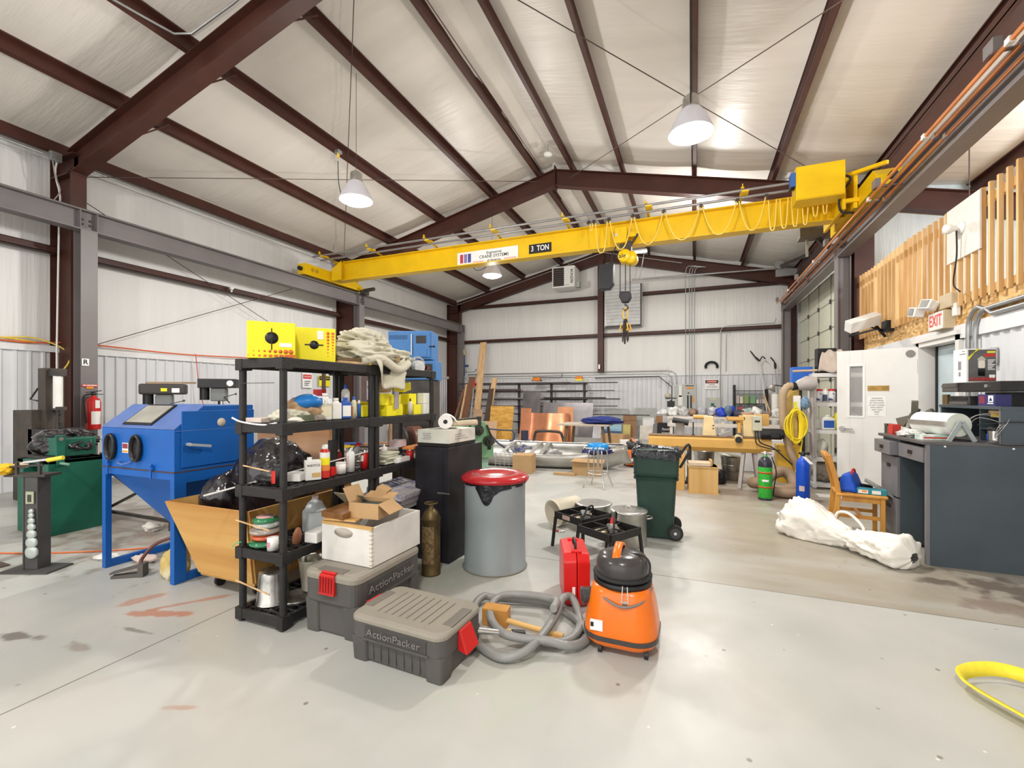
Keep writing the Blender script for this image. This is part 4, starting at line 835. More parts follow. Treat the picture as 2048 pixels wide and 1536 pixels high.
# --- white wrapped bundle on floor
SHEET = mat('white_plastic_sheet', (.80, .77, .70), .42, var=.03, bump=.6, bscale=9, trans=.0)
t = thing('wrapped_bundle', 'long bundle wrapped in white plastic bags lying on the floor before the chair', 'bundle', (0, 0, 0))
A_, B_ = Vector((.93, 5.62, .14)), Vector((1.69, 4.70, .12))
def bund(u, v_):
    p = A_.lerp(B_, u); a = 2*PI*v_; d = (B_ - A_).normalized(); sd = d.cross(Vector((0, 0, 1))).normalized()
    r = .125 + .055*math.sin(u*7 + .6) * (1 if u < .6 else .6); q = Vector((u*5, math.cos(a)*1.6, math.sin(a)*1.6))
    k = 1 + .30*(0.3 - abs(nz3(q, 1.1, 4))*1.6) + .14*(.2 - abs(nz3(q, 2.6, 6))*1.4)
    if u < .03: r *= .75
    if u > .95: r *= 1 - .75*((u - .95)/.05)**1.5
    z = math.sin(a) * r * k * (1.45 if .08 < u < .55 else 1.1); x = math.cos(a) * r * k * 1.25
    return (p.x + sd.x * x, p.y + sd.y * x, max(.004, p.z - .02 + z))
mb = MB(); mb.grid(bund, 110, 56); mb.build('wrap', SHEET, t)
MB().tube(smooth_path([(1.28, 5.28, .22), (1.30, 5.25, .31), (1.36, 5.14, .33), (1.43, 5.04, .25), (1.44, 5.0, .17)]), .014, 6).build('handle_loop', SHEET, t)
crumple('bag_fold', SHEET, t, (1.06, 5.55, .24), (.13, .17, .11), 31, .32, 1.8, 4)
t = thing('spray_bottle', 'small teal plastic bottle on the floor between bundle and desk', 'bottle', (1.76, 4.99, .035), rz=.8); TEAL = mat('teal_plastic', (.01, .24, .36), .3)
MB().ball((0, 0, 0), .035, 10).build('cap_ball', TEAL, t); MB().bar((-.14, .01, .01), (-.02, 0, .0), .03, .016).build('neck', TEAL, t); crumple('wrapper', GLASS, t, (-.06, 0, .005), (.08, .05, .035), 5, .3, 3, 3)
# --- yellow strap, lower right
WEB = mat('yellow_webbing', (.85, .70, .04), .55, var=.05, scale=30)
t = thing('lifting_strap', 'bright yellow webbing lifting strap looped on the floor at lower right', 'strap', (0, 0, 0))
def ribbon(path, wd, tilt, name, m=WEB):
    P = smooth_path(path, 8); mb = MB(); n = len(P); vs_ = []
    for i, p in enumerate(P):
        d = (P[min(i+1, n-1)] - P[max(i-1, 0)]).normalized(); sd = d.cross(Vector((0, 0, 1))).normalized(); a = tilt[min(int(i / (n-1) * (len(tilt)-1)), len(tilt)-2)] * (1 - (i/(n-1)*(len(tilt)-1)) % 1) + tilt[min(int(i/(n-1)*(len(tilt)-1)) + 1, len(tilt)-1)] * ((i/(n-1)*(len(tilt)-1)) % 1)
        w2 = (sd * math.cos(a) + Vector((0, 0, 1)) * math.sin(a)) * wd/2
        vs_ += [p - w2, p + w2]
    mb.add(vs_, [(2*i, 2*i+1, 2*i+3, 2*i+2) for i in range(n-1)], True); o = mb.build(name, m, t); q = o.modifiers.new('s', 'SOLIDIFY'); q.thickness = .004; return o
ribbon([(1.62, 2.98, .05), (1.45, 3.06, .05), (1.27, 2.98, .045), (1.245, 2.86, .04), (1.36, 2.66, .035), (1.52, 2.45, .03), (1.7, 2.3, .03)], .066, [.9, .9, 1.2, .4, .3, .2, .2], 'webbing')
ribbon([(1.52, 2.93, .05), (1.62, 2.74, .04), (1.75, 2.5, .05)], .066, [.3, .2, .4], 'webbing')
ribbon([(1.75, 2.62, .03), (1.5, 2.63, .05), (1.28, 2.47, .04), (1.3, 2.36, .03), (1.45, 2.2, .02), (1.6, 2.05, .02)], .072, [.6, .5, 1.2, .2, .2, .2], 'webbing')
MB().box(1.55, 2.6, 0, 1.68, 2.72, .03).build('red_sleeve', mat('dark_red', (.3, .01, .01), .5), t, bev=.01)
# --- air tanks
def tank(name, label, x, y, col, top, valve_h, hgt=.62, r=.088):
    t = thing(name, label, 'tank', (x, y, 0)); MB().lathe([(0, 0), (r-.01, 0), (r, .015), (r, hgt-.14), (r*.93, hgt-.09), (r*.7, hgt-.05), (.028, hgt-.02), (.025, hgt)], 28).build('cylinder', col, t)
    if top: MB().lathe([(r+.0015, 0), (r+.0015, .03)], 28).lathe([(r+.001, hgt-.16), (r+.001, hgt-.139), (r*.93+.001, hgt-.089), (r*.7+.001, hgt-.049), (.029, hgt-.019)], 28).build('shoulder', top, t)
    MB().lathe([(.026, hgt), (.03, hgt+.01), (.022, hgt+.05), (0, hgt+.055)], 14).cyl((-.05, 0, hgt+.03), (.06, 0, hgt+.03), .014, 10).cyl((.05, 0, hgt+.03), (.075, 0, hgt+.03), .024, 12).build('valve', CHROME, t); return t
gt = tank('air_tank', 'green netted diving tank with two orange straps', .915, 7.13, mat('net_green', (.06, .52, .05), .55, c2=(.02, .33, .04), scale=60, thr=(.4, .6)), mat('tank_black', (.03, .03, .045), .3), 0)
for z in (.17, .37): MB().lathe([(.089, z), (.092, z), (.092, z+.022), (.089, z+.022)], 28).build('orange_strap', mat('orange_strap', (.55, .10, .02), .6), gt)
mb = MB(); mb.grid(lambda u, v_: (.0925*math.cos(-2.1 + .9*u), .0925*math.sin(-2.1 + .9*u), .26 + .03*v_), 6, 1); mb.build('label', PAPER, gt); MB().tube(smooth_path([(.08, 0, .6), (.13, -.03, .4), (.11, 0, .2), (.1, .02, .05)]), .008, 6).build('hose', RUBBER, gt)
bt = tank('air_tank', 'royal blue diving tank with a white tag at its neck', 1.36, 7.1, mat('tank_blue', (.005, .07, .52), .35, var=.06), None, 0, .64, .082)
mb = MB(); mb.grid(lambda u, v_: (.0845*math.cos(-2.3 + .75*u), .0845*math.sin(-2.3 + .75*u), .17 + .07*v_), 6, 1); mb.build('label', mat('pink_label', (.62, .5, .48), .6), bt)
MB().hexa([(-.02, -.05, .63), (.02, -.06, .63), (.11, -.07, .54), (.07, -.06, .53)], [(-.02, -.052, .633), (.02, -.062, .633), (.11, -.072, .543), (.07, -.062, .533)]).build('tag', PAPER, bt); [on_mat(c, BLACK) for c in bt.children if c.name.startswith('valve')]
# ================================================================= CENTRE: SHELVES, TOTES, DRUM, VACUUM
SHX, SHW, SHL = -2.74, .41, .87
LV = [.085, .474, .872, 1.276, 1.686]
SHB = mat('shelf_black', (.019, .0175, .0175), .5, var=.15, scale=10, bump=.15, bscale=60)
def shelf_unit(label, y0, col=SHB, x0=SHX, w_=SHW, l_=SHL, lv=LV, name='shelving_unit', group='black plastic shelving units', post=.026):
    t = thing(name, label, 'shelf', (x0, y0, 0), group=group)
    for i, z in enumerate(lv):
        mb = MB(); th = .06
        mb.box(0, 0, z - th, w_, .022, z).box(0, l_ - .022, z - th, w_, l_, z).box(0, .022, z - th, .022, l_ - .022, z).box(w_ - .022, .022, z - th, w_, l_ - .022, z)
        n = 14
        for k in range(1, n): y = k * l_ / n; mb.box(.022, y - .006, z - .03, w_ - .022, y + .006, z - .004)
        for k in range(1, 5): x = k * w_ / 5; mb.box(x - .006, .02, z - .03, x + .006, l_ - .02, z - .005)
        for x in (-.004, w_ - .056):
            for y in (-.004, l_ - .076): mb.box(x, y, z - th - .012, x + .06, y + .08, z + .004 if i < len(lv) - 1 else z + .002)
        mb.build('shelf_board', col, t, bev=.003)
    for x in (post, w_ - post):
        for y in (post + .004, l_ - post - .004):
            mb = MB()
            for a, b in zip([0] + lv[:-1], lv): mb.cyl((x, y, a), (x, y, b - .06), post * .85, 14)
            mb.build('post', col, t)
    return t
shelf_unit('black plastic shelving unit nearest the camera', 2.0)
shelf_unit('second black plastic shelving unit, beside the black cabinet', 2.875)
def put(o, x, y, z, rz=0, rx=0, ry=0): o.location = (x, y, z); o.rotation_euler = (rx, ry, rz); return o
def can(name, label, cat, x, y, z, r, h, body, lid=None, cap=None, band=None, lab=None, ink=None, group=None, neck=.5, rz=-.9, tilt=0):
    t = thing(name, label, cat, (x, y, z), rz, group)
    if tilt: t.rotation_euler = (0, tilt, rz)
    sh = .0 if cap is None else .18 * h
    prof = [(0, 0), (r, 0), (r, h - sh)]
    if cap: prof += [(r*.8, h - sh*.55), (r*neck, h - sh*.3), (r*neck, h - sh*.1), (0, h - sh*.1)]
    else: prof += [(0, h)]
    MB().lathe(prof, 18).build('body', body, t)
    if lid: MB().lathe([(0, h), (r*1.02, h), (r*1.02, h + .008), (r*.9, h + .008), (r*.85, h+.003), (0, h+.003)], 18).build('lid', lid, t)
    if cap: MB().lathe([(r*neck*1.15, h - sh*.35), (r*neck*1.15, h + .015), (0, h + .02)], 14).build('cap', cap, t)
    if lab:
        m_, a, b_ = lab; mb = MB(); mb.grid(lambda u, v_: ((r+.001)*math.cos(-2.6 + 2.3*u), (r+.001)*math.sin(-2.6 + 2.3*u), h*(a + (b_-a)*v_)), 10, 1); mb.build('label', m_, t)
    if ink: text('lettering', ink, r * .5, INK, t, (-.0*r, -(r+.003), h*.5))
    return t
def boxt(name, label, cat, x, y, z, sx, sy, sz, m, rz=0, rx=0, ry=0, group=None, bev=.002):
    o = MB().box(-sx/2, -sy/2, 0, sx/2, sy/2, sz).build(name, m, bev=bev); put(o, x, y, z, rz, rx, ry); return tag(o, label, cat, group)
def heap(name, label, cat, m, x, y, z, size, seed, amp=.35, freq=3, sub=4, flat=.35, group=None):
    o = crumple(name, m, None, (0, 0, size[2]*(1-flat)), size, seed, amp, freq, sub, flat); o.location = (x, y, z); return tag(o, label, cat, group)
CY = plain('box_yellow', (.86, .76, .015)); RO = plain('dot_red', (.70, .14, .03))
# --- top of the shelves
Z5 = LV[4] + .002
t = thing('dispenser_box', 'left yellow carton with a round hand hole on the top shelf', 'carton', (-2.545, 2.105, Z5), rz=.86); MB().box(-.136, -.07, 0, .136, .09, .232).build('box', CY, t, bev=.002)
def hole(t, x, z, r, vertical):
    o = MB().lathe([(0, 0), (r, 0), (r, .002), (0, .002)], 20).bar((-.0, r*1.6 if vertical else 0, .001), (0, -r*2 if vertical else 0, .001), .006 if vertical else .01, .003, up=(0, 0, 1)).build('hand_hole', BLK, t); o.location = (x, -.071, z); o.rotation_euler = (PI/2, 0, 0)
    if not vertical: MB().box(x - r*2, -.0735, z - .004, x + r*2, -.071, z + .004).build('slit', BLK, t)
hole(t, .0, .13, .038, True)
def dots(t, pts, squares):
    for i, (x, z, r) in enumerate(pts):
        if squares[i]: MB().box(x - r, -.0725, z - r*.8, x + r, -.0705, z + r*.8).build('size_square', RO, t)
        else:
            o = MB().lathe([(0, 0), (r, 0), (r, .002), (0, .002)], 12).build('size_dot', RO, t); o.location = (x, -.0705, z); o.rotation_euler = (PI/2, 0, 0)
P1 = [(-.1 + i*.03, .045, .003 + i*.0017) for i in range(8)]; P2 = [(-.13 + i*.031, .016, .003 + i*.0016) for i in range(9)]
dots(t, P1 + P2, [0]*8 + [1]*9)
MB().box(.045, -.0725, .075, .115, -.0705, .1).build('sticker', WINK, t); 
MB().box(.1365, -.05, .02, .1375, -.02, .14).box(.1365, -.04, .18, .1375, .08, .23).build('side_print', plain('mid_blue', (.03, .10, .35)), t)
t = thing('dispenser_box', 'right yellow carton with red dots down its edge on the top shelf', 'carton', (-2.53, 2.44, Z5), rz=.80); MB().box(-.14, -.07, 0, .14, .15, .24).build('box', CY, t, bev=.002)
hole(t, .0, .12, .03, False); dots(t, [(.09, .205 - i*.023, .011 - i*.0011) for i in range(8)] + [(.122, .205 - i*.021, .0095 - i*.0009) for i in range(9)], [0]*8 + [1]*9)
MB().box(.02, -.0725, .16, .06, -.071, .22).build('sticker', WINK, t)
CANV = mat('canvas_cloth', (.60, .575, .46), .9, var=.06, bump=.5, bscale=25)
t = thing('canvas_tarp', 'heap of off-white canvas cloth spilling over the top shelf edge', 'cloth', (-2.5, 2.98, Z5))
crumple('heap', CANV, t, (.02, .02, .09), (.2, .42, .10), 3, .42, 2.4, 5, .1); crumple('upper_fold', CANV, t, (-.02, -.02, .2), (.15, .25, .085), 8, .5, 2.2, 5, .0)
mb = MB(); mb.grid(lambda u, v_: (.17 + .05*math.sin(u*9 + v_*2)*(1-v_*.3) + .04*v_, -.18 + .42*u + .05*v_, .07 - (.26*v_) * math.sin(PI*(.12 + .76*u))**.7 + .02*math.cos(u*13)), 26, 14); o = mb.build('hanging_flap', CANV, t); q = o.modifiers.new('s', 'SOLIDIFY'); q.thickness = .012
mb = MB(); mb.tube(smooth_path([(.14, -.25, .03), (.2, -.1, .06), (.22, .1, -.02), (.2, .25, .03), (.12, .38, .05)]), [.035]*24 + [.03], 8); mb.build('rolled_hem', CANV, t)
MB().box(.2, .08, .05, .215, .14, .09).build('leather_patch', mat('tan_leather', (.35, .25, .12), .7), t)
t = thing('wire_brush', 'long wooden brush with stiff brown bristles at the top shelf edge', 'brush', (-2.37, 2.66, Z5), rz=1.45); MB().box(-.14, -.02, 0, .14, .02, .016).build('block', PINE, t, bev=.003); MB().box(.135, -.021, 0, .16, .021, .02).build('yellow_end', CY, t); mb = MB()
for i in range(40): x = -.13 + .0065*i; mb.bar((x, -.008, .016), (x + .002*math.sin(i*3), -.012, .045), .004).bar((x, .008, .016), (x, .012, .044), .004)
mb.build('bristles', mat('bristle', (.22, .15, .08), .8), t)
t = thing('safety_goggles', 'clear plastic goggles lying at the far end of the top shelf', 'goggles', (-2.38, 3.52, Z5 + .03), rz=1.3); MB().tube([(.06*math.cos(a)*1.3, .0, .06*math.sin(a) + .03) for a in [2*PI*i/18 for i in range(18)]], .009, 6, closed=True).build('frame', GLASS, t); MB().lathe([(.0, 0), (.05, .01), (.06, .03)], 16).build('lens', GLASS, t).rotation_euler = (PI/2, 0, 0); MB().tube(smooth_path([(.07, 0, .03), (.14, .04, .0), (.12, .1, -.02), (.0, .08, -.03), (-.08, .02, .02)]), .01, 6).build('strap', RUBBER, t)
crumple('plastic_wrap', mat('film', (.75, .76, .72), .15, alpha=.55), t, (0, .05, .02), (.09, .08, .05), 6, .4, 3, 3)
# blue kiln behind
KB = mat('kiln_blue', (.05, .19, .47), .45, var=.05)
t = thing('blue_oven', 'light blue bench oven with a black-labelled door behind the shelves', 'oven', (-3.2, 4.65, 1.88), rz=.35); MB().box(-.26, -.2, 0, .26, .2, .34).build('cabinet', KB, t, bev=.006)
MB().box(.0, -.22, .02, .25, -.2, .32).build('door', KB, t, bev=.006); MB().box(.08, -.225, .19, .2, -.22, .28).build('label', BLK, t); MB().box(.06, -.228, .03, .21, -.22, .13).build('lower_panel', KB, t, bev=.004); MB().cyl((.03, -.235, .05), (.03, -.235, .3), .008, 8).build('hinge_rod', CHROME, t); MB().cyl((.24, -.24, .15), (.3, -.24, .15), .008, 8).ball((.3, -.24, .15), .014, 8).build('door_handle', BLK, t); mb = MB()
for i in range(11): mb.box(-.24 + i*.02, -.203, .24, -.232 + i*.02, -.2, .29)
mb.build('vents', plain('deep_blue', (.01, .04, .14)), t)
t = thing('oven_controller', 'light blue control box with red digits under the bench oven', 'control box', (-3.18, 4.67, 1.64), rz=.35); MB().box(-.27, -.19, 0, .28, .2, .23).build('cabinet', KB, t, bev=.006); MB().box(.12, -.195, .06, .24, -.19, .19).build('panel', BLK, t); text('lettering', '888', .035, REDINK, t, (.18, -.197, .14)); 
st = boxt('metal_cabinet', 'dark steel cabinet standing behind the shelves carrying the blue oven', 'cabinet', -3.18, 4.68, 0, .5, .38, 1.635, DKSTEEL, .35)
# --- shelf 4
Z4 = LV[3] + .002
def fbottle(label, y, h, m, x=-2.42, cap=WPLAS, sx=.075, sy=.05, labm=None, neck=.015, words=None, name='bottle', z=Z4, group='bottles on the shelf', rz=1.2):
    t = thing(name, label, 'bottle', (x, y, z), rz, group); MB().box(-sx/2, -sy/2, 0, sx/2, sy/2, h*.78).build('body', m, t, bev=.009, seg=3)
    MB().lathe([(sx*.42, h*.77), (sx*.3, h*.85), (neck, h*.9), (neck, h*.93), (0, h*.93)], 14, sy=.7).build('shoulder', m, t); MB().lathe([(neck*1.25, h*.91), (neck*1.25, h), (0, h)], 12).build('cap', cap, t)
    if labm: MB().box(-sx*.42, -sy/2 - .0015, h*.12, sx*.42, -sy/2, h*.62).build('label', labm, t)
    if words: text('lettering', words, sx*.24, INK, t, (0, -sy/2 - .0025, h*.52))
    return t
CREAM = plain('cream_label', (.72, .68, .5)); YL = plain('label_yellow', (.8, .65, .05)); BLUEB = plain('bottle_blue', (.03, .10, .42)); ORL = plain('label_orange', (.75, .25, .05))
fbottle('white bottle with a cream and black label, leftmost of the bottles on the second shelf', 2.43, .19, WPLAS, sx=.085, labm=CREAM)
fbottle('plain white round-shouldered bottle on the second shelf', 2.535, .155, WPLAS, sx=.07)
fbottle('blue and white bottle on the second shelf', 2.63, .16, BLUEB, sx=.075, cap=BLUEB, labm=WINK)
can('spray_bottle', 'tall white bottle with a blue nozzle cap behind the front bottles', 'bottle', -2.5, 2.72, Z4, .032, .24, WPLAS, cap=BLUEB, lab=(BLUEB, .1, .4), neck=.35)
can('glue_bottle', 'slim bottle with an orange label and blue pointed cap on the second shelf', 'bottle', -2.41, 2.71, Z4, .018, .15, CREAM, cap=BLUEB, lab=(ORL, .1, .6), neck=.5)
can('glue_bottle', 'small blue and white squeeze bottle standing by the orange-labelled one', 'bottle', -2.405, 2.76, Z4, .015, .12, BLUEB, cap=WPLAS, neck=.5)
t = boxt('white_can', 'red cardboard box top showing behind the white bottles', 'box', -2.6, 2.56, Z4, .08, .05, .22, RED)
fbottle('yellow labelled white can near the shelf joint', 2.94, .125, WPLAS, sx=.045, sy=.03, labm=YL, neck=.01)
can('pump_bottle', 'small clear pump bottle before the yellow boxes', 'bottle', -2.38, 3.40, Z4, .022, .13, mat('cloudy', (.7, .68, .55), .3), cap=BLACK, neck=.3)
random.seed(4)
YB = [(2.98, -2.55, .12, .09), (3.12, -2.42, .12, .09), (3.24, -2.44, .12, .1), (3.36, -2.5, .12, .09), (3.5, -2.42, .12, .09), (3.04, -2.66, .14, .12)]
yl = ['yellow carton behind the shelf joint', 'yellow carton at the front of the second unit, left one', 'yellow carton at the front of the second unit, middle one', 'yellow carton set back between its neighbours', 'yellow carton beside the white boxes', 'yellow carton at the rear left of the group']
for i, (y, x, w_, h_) in enumerate(YB): boxt('yellow_carton', yl[i] + ' on the second shelf', 'carton', x, y, Z4, .1, w_, h_, CY, .05*math.sin(i*5), group='yellow cartons on the shelf')
for i, (y, x, z, s_) in enumerate([(3.08, -2.44, .092, 'left'), (3.26, -2.48, .102, 'middle'), (3.48, -2.46, .092, 'right')]): boxt('yellow_carton', 'yellow carton stacked on the lower ones, %s stack' % s_, 'carton', x, y, Z4 + z, .1, .13, .08 + .02*(i != 1), CY, .12*math.sin(i*3 + 1), group='yellow cartons on the shelf')
t = boxt('yellow_carton', 'yellow carton tilted on top of the right stack under a clear bag', 'carton', -2.5, 3.45, Z4 + .215, .1, .16, .07, CY, .2, .15, group='yellow cartons on the shelf')
boxt('grey_strip', 'flat grey cardboard strip hanging between yellow cartons', 'strip', -2.36, 3.17, Z4 + .06, .01, .06, .15, mat('grey_card', (.35, .32, .33), .7))
for i in range(3): boxt('white_carton', ['lower left white carton at the far end of the second shelf', 'white carton with yellow print at the shelf end', 'upper white carton at the far end of the second shelf'][i], 'carton', -2.40, [3.62, 3.68, 3.65][i], Z4 + [0, 0.001, .1][i], .07, [.06, .05, .12][i], .098, mat('pale_card', (.72, .72, .66), .6), group='white cartons at the shelf end')
heap('cardboard_flap', 'crushed brown cardboard over the yellow cartons', 'cardboard', mat('pale_cardboard', (.52, .36, .24), .8), -2.5, 3.12, Z4 + .2, (.07, .12, .08), 21, .5, 1.5, 3, .2)
t = thing('paper_sack', 'crumpled brown paper sack around a blue bag reading The', 'sack', (-2.55, 2.36, Z4)); crumple('sack', mat('kraft_paper', (.42, .27, .15), .85), t, (.0, .03, .075), (.13, .20, .085), 17, .3, 2.2, 4, .15)
MB().ball((0, 0, 0), .1, 10, sz=.55).build('blue_bag', plain('bag_azure', (.01, .16, .48), .4), t).location = (.07, -.02, .13); text('lettering', 'The', .07, WINK, t, (.165, .03, .14), (PI/2, 0, 1.2), bold=.002)
heap('cotton_rag', 'cream cotton rag at the near end of the second shelf', 'rag', CANV, -2.5, 2.2, Z4, (.11, .13, .05), 22, .45, 2.6, 4, .3)
heap('white_rag', 'white rag lying in front of the cream one', 'rag', SHEET, -2.4, 2.15, Z4, (.05, .08, .02), 23, .4, 3, 3, .3)
boxt('tin_box', 'small olive tin box at the near shelf corner', 'tin', -2.40, 2.24, Z4, .05, .13, .045, mat('olive_tin', (.11, .13, .08), .5), .25)
boxt('clear_tray', 'clear plastic tray with red pieces on the near left of the second shelf', 'tray', -2.62, 2.09, Z4, .14, .12, .03, mat('tray_pink', (.6, .5, .45), .3))
tag(MB().tube(smooth_path([(-2.76, 1.99, Z4 + .03), (-2.68, 1.995, Z4 + .005), (-2.5, 2.0, Z4 - .01), (-2.4, 2.02, Z4 + .002)]), .006, 6).build('edge_strip', WPLAS), 'white plastic strip along the near edge of the second shelf', 'strip')
heap('brush_head', 'worn round brush head with wood handle on the second shelf', 'brush', mat('brush_grey', (.3, .26, .22), .8), -2.4, 2.36, Z4, (.03, .05, .025), 29, .4, 4, 3, .3)
# --- shelf 3
Z3 = LV[2] + .002
t = thing('solvent_can', 'rectangular white solvent can with an orange label', 'can', (-2.43, 2.33, Z3), 1.0); MB().box(-.05, -.03, 0, .05, .03, .135).build('body', WPLAS, t, bev=.004); MB().cyl((-.02, 0, .135), (-.02, 0, .155), .016, 12).build('cap', WPLAS, t); MB().box(-.01, -.032, .02, .045, -.03, .05).build('label', mat('tan_label', (.6, .4, .15), .6), t); text('lettering', 'WATCO', .022, INK, t, (0, -.0325, .1))
t = can('spray_can', 'tall yellow to red spray can with white dome', 'spray can', -2.42, 2.43, Z3, .033, .215, RED, cap=WPLAS, neck=.55); MB().lathe([(.0335, .0), (.0335, .05)], 18).build('red_base', REDINK, t); MB().lathe([(.0336, .05), (.0336, .09)], 18).build('orange_band', ORL, t); MB().lathe([(.0336, .09), (.0336, .14)], 18).build('yellow_band', CY, t); MB().lathe([(.0336, .14), (.0336, .178)], 18).build('white_band', WPLAS, t)
boxt('red_box', 'small bright red box beside the yellow spray can', 'box', -2.43, 2.505, Z3, .04, .055, .06, RED, .1)
can('plastic_jar', 'squat translucent white jar on the third shelf', 'jar', -2.43, 2.595, Z3, .036, .075, WPLAS, lid=WPLAS)
can('spray_can', 'white spray can with pink lettering on the third shelf', 'spray can', -2.425, 2.69, Z3, .031, .165, WPLAS, cap=CHROME, lab=(mat('pinkish', (.66, .52, .5), .5), .2, .75), ink='RANGE', neck=.5)
can('spray_can', 'grey and red spray can leaning to the right on the third shelf', 'spray can', -2.47, 2.745, Z3 + .01, .028, .19, mat('can_grey', (.2, .21, .22), .4), cap=RED, neck=.55, rz=1.4, tilt=.35)
can('paint_can', 'dark red and black can with white label at the shelf joint', 'can', -2.42, 2.845, Z3, .033, .135, RED, cap=CHROME, lab=(WINK, .45, .8), neck=.6)
can('spray_can', 'red spray can half hidden behind the dark post', 'spray can', -2.58, 2.72, Z3, .03, .15, RED, cap=CHROME, neck=.5)
tag(MB().cyl((-2.53, 2.62, Z3), (-2.53, 2.62, Z3 + .24), .035, 16).build('black_tube', BLACK), 'short black tube standing on the third shelf', 'tube')
can('varnish_can', 'black and red round can at the near end of the third shelf', 'can', -2.5, 2.12, Z3, .043, .125, BLK, cap=BLK, lab=(REDINK, .1, .75), neck=.8)
tag(MB().bar((-2.84, 1.86, .825), (-2.34, 2.95, 1.03), .012, .008).build('white_trim_strip', WPLAS), 'long white trim strip sticking out diagonally through the third shelf', 'strip')
tag(MB().bar((-2.70, 2.02, 1.0), (-2.42, 1.985, .985), .007).build('wooden_stick', PINE), 'thin wooden stick fixed across the posts at the third shelf', 'stick')
tag(MB().bar((-2.72, 1.985, .655), (-2.42, 1.985, .62), .007).build('wooden_stick', PINE), 'thin wooden stick across the posts above the coloured spools', 'stick')
tag(MB().bar((-2.72, 1.985, .27), (-2.42, 1.985, .225), .007).build('wooden_stick', PINE), 'thin wooden stick across the posts above the metal buckets', 'stick')
tag(MB().bar((-2.71, 2.0, 1.53), (-2.4, 2.0, 1.53), .004).build('metal_rod', DKSTEEL), 'thin metal rod across the posts under the top shelf', 'rod')
boxt('paper_stack', 'bundle of white papers on the third shelf behind the near post', 'papers', -2.52, 2.28, Z3, .1, .12, .05, PAPER, .4)
t = thing('power_drill', 'black tool lying behind the varnish can', 'tool', (-2.6, 2.12, Z3 + .03)); crumple('body', BLACK, t, (0, 0, 0), (.09, .05, .03), 33, .3, 2, 3, .3)
for i in range(5): boxt('folded_cloth', ['lowest grey-green folded cloth in the stack on the second unit', 'second folded cloth from the bottom of the stack', 'middle folded cloth of the stack', 'fourth folded cloth of the stack', 'topmost folded cloth under the white nozzle'][i], 'cloth', -2.45 + .01*math.sin(i*4), 3.15 + .015*math.cos(i*3), Z3 + i*.019, .15, .24 - i*.02, .018, mat('cloth_sage', (.55, .55, .42), .9, var=.06), .05*math.sin(i*7), group='folded cloths on the second unit', bev=.006)
boxt('white_carton', 'low white carton at the front of the folded cloths', 'carton', -2.37, 3.26, Z3, .04, .2, .04, PAPER, .05)
can('caulk_nozzle', 'white nozzle bottle on the folded cloths', 'bottle', -2.45, 3.12, Z3 + .096, .025, .05, WPLAS, cap=WPLAS, neck=.3)
for i, (y, m_, lb) in enumerate(((3.42, RED, 'red and white tin'), (3.5, WPLAS, 'white tin with grey lid'), (3.58, WPLAS, 'plain white tin'), (3.66, mat('sage', (.5, .53, .4), .6), 'sage green tin'))): can('tin_can', lb + ' in the row at the end of the third shelf', 'tin', -2.4, y, Z3, .033, .08, m_, lid=CHROME, group='tins at the end of the third shelf')
boxt('yellow_tray', 'orange and white tray set over the row of tins', 'tray', -2.42, 3.52, Z3 + .09, .12, .24, .02, ORL, .1)
boxt('pink_box', 'pale pink box above the tins beside the black cabinet', 'box', -2.5, 3.38, Z3 + .115, .1, .14, .06, mat('pale_pink', (.62, .48, .50), .6), .2)
 
# --- shelf 2
Z2 = LV[1] + .002
for i, (z, r, c, nm) in enumerate([(.0, .105, (.02, .16, .07), 'lowest dark green glossy spool of the stack'), (.04, .088, (.55, .10, .04), 'orange-red spool second in the stack'), (.078, .1, (.35, .3, .26), 'brown and white spool in the middle of the stack'), (.115, .08, (.4, .42, .4), 'silver rimmed spool near the top of the stack'), (.145, .078, (.03, .2, .08), 'top green spool with a pink inside')]):
    t = thing('wire_spool', nm, 'spool', (-2.60 + .01*math.sin(i*3), 2.11, Z2 + z), group='stacked coloured spools on the lower shelf'); MB().lathe([(r*.3, 0), (r*.8, 0), (r, .012), (r*.98, .026), (r*.75, .036), (0, .037)], 26).build('spool', mat('glaze_%d' % i, c, .12, var=.15, coat=.5), t)
    if i == 4: MB().lathe([(r*.7, .0365), (r*.72, .04), (0, .04)], 26).build('centre', mat('pink_centre', (.6, .33, .3), .4), t)
can('food_tin', 'small white tin with red print by the coloured spools', 'tin', -2.47, 2.05, Z2, .033, .08, WPLAS, lab=(mat('pinkpr', (.6, .25, .3), .5), .3, .7))
t = thing('water_jug', 'translucent white gallon jug on the lower shelf', 'jug', (-2.5, 2.42, Z2), 1.2); MJ = mat('milk_plastic', (.62, .66, .68), .35, var=.02, trans=.3); MB().box(-.07, -.07, 0, .07, .07, .17).build('body', MJ, t, bev=.025, seg=4); MB().lathe([(.075, .165), (.05, .215), (.02, .24), (.02, .25)], 16).build('neck', MJ, t); MB().lathe([(.022, .245), (.022, .265), (0, .265)], 12).build('cap', mat('pinkcap', (.6, .45, .42), .5), t)
tag(put(MB().lathe([(0, -.09), (.02, -.085), (.03, -.03), (.028, .03), (.015, .08), (0, .09)], 14).build('leather_roll', mat('brown_leather', (.30, .12, .06), .35)), -2.43, 2.2, Z2 + .04, .5, .5, .3), 'shiny brown rounded handle leaning between post and jug', 'handle')
boxt('plastic_tub', 'low white plastic tub beside the jug at the shelf edge', 'tub', -2.36, 2.36, Z2, .1, .26, .07, WPLAS, .1, bev=.008)
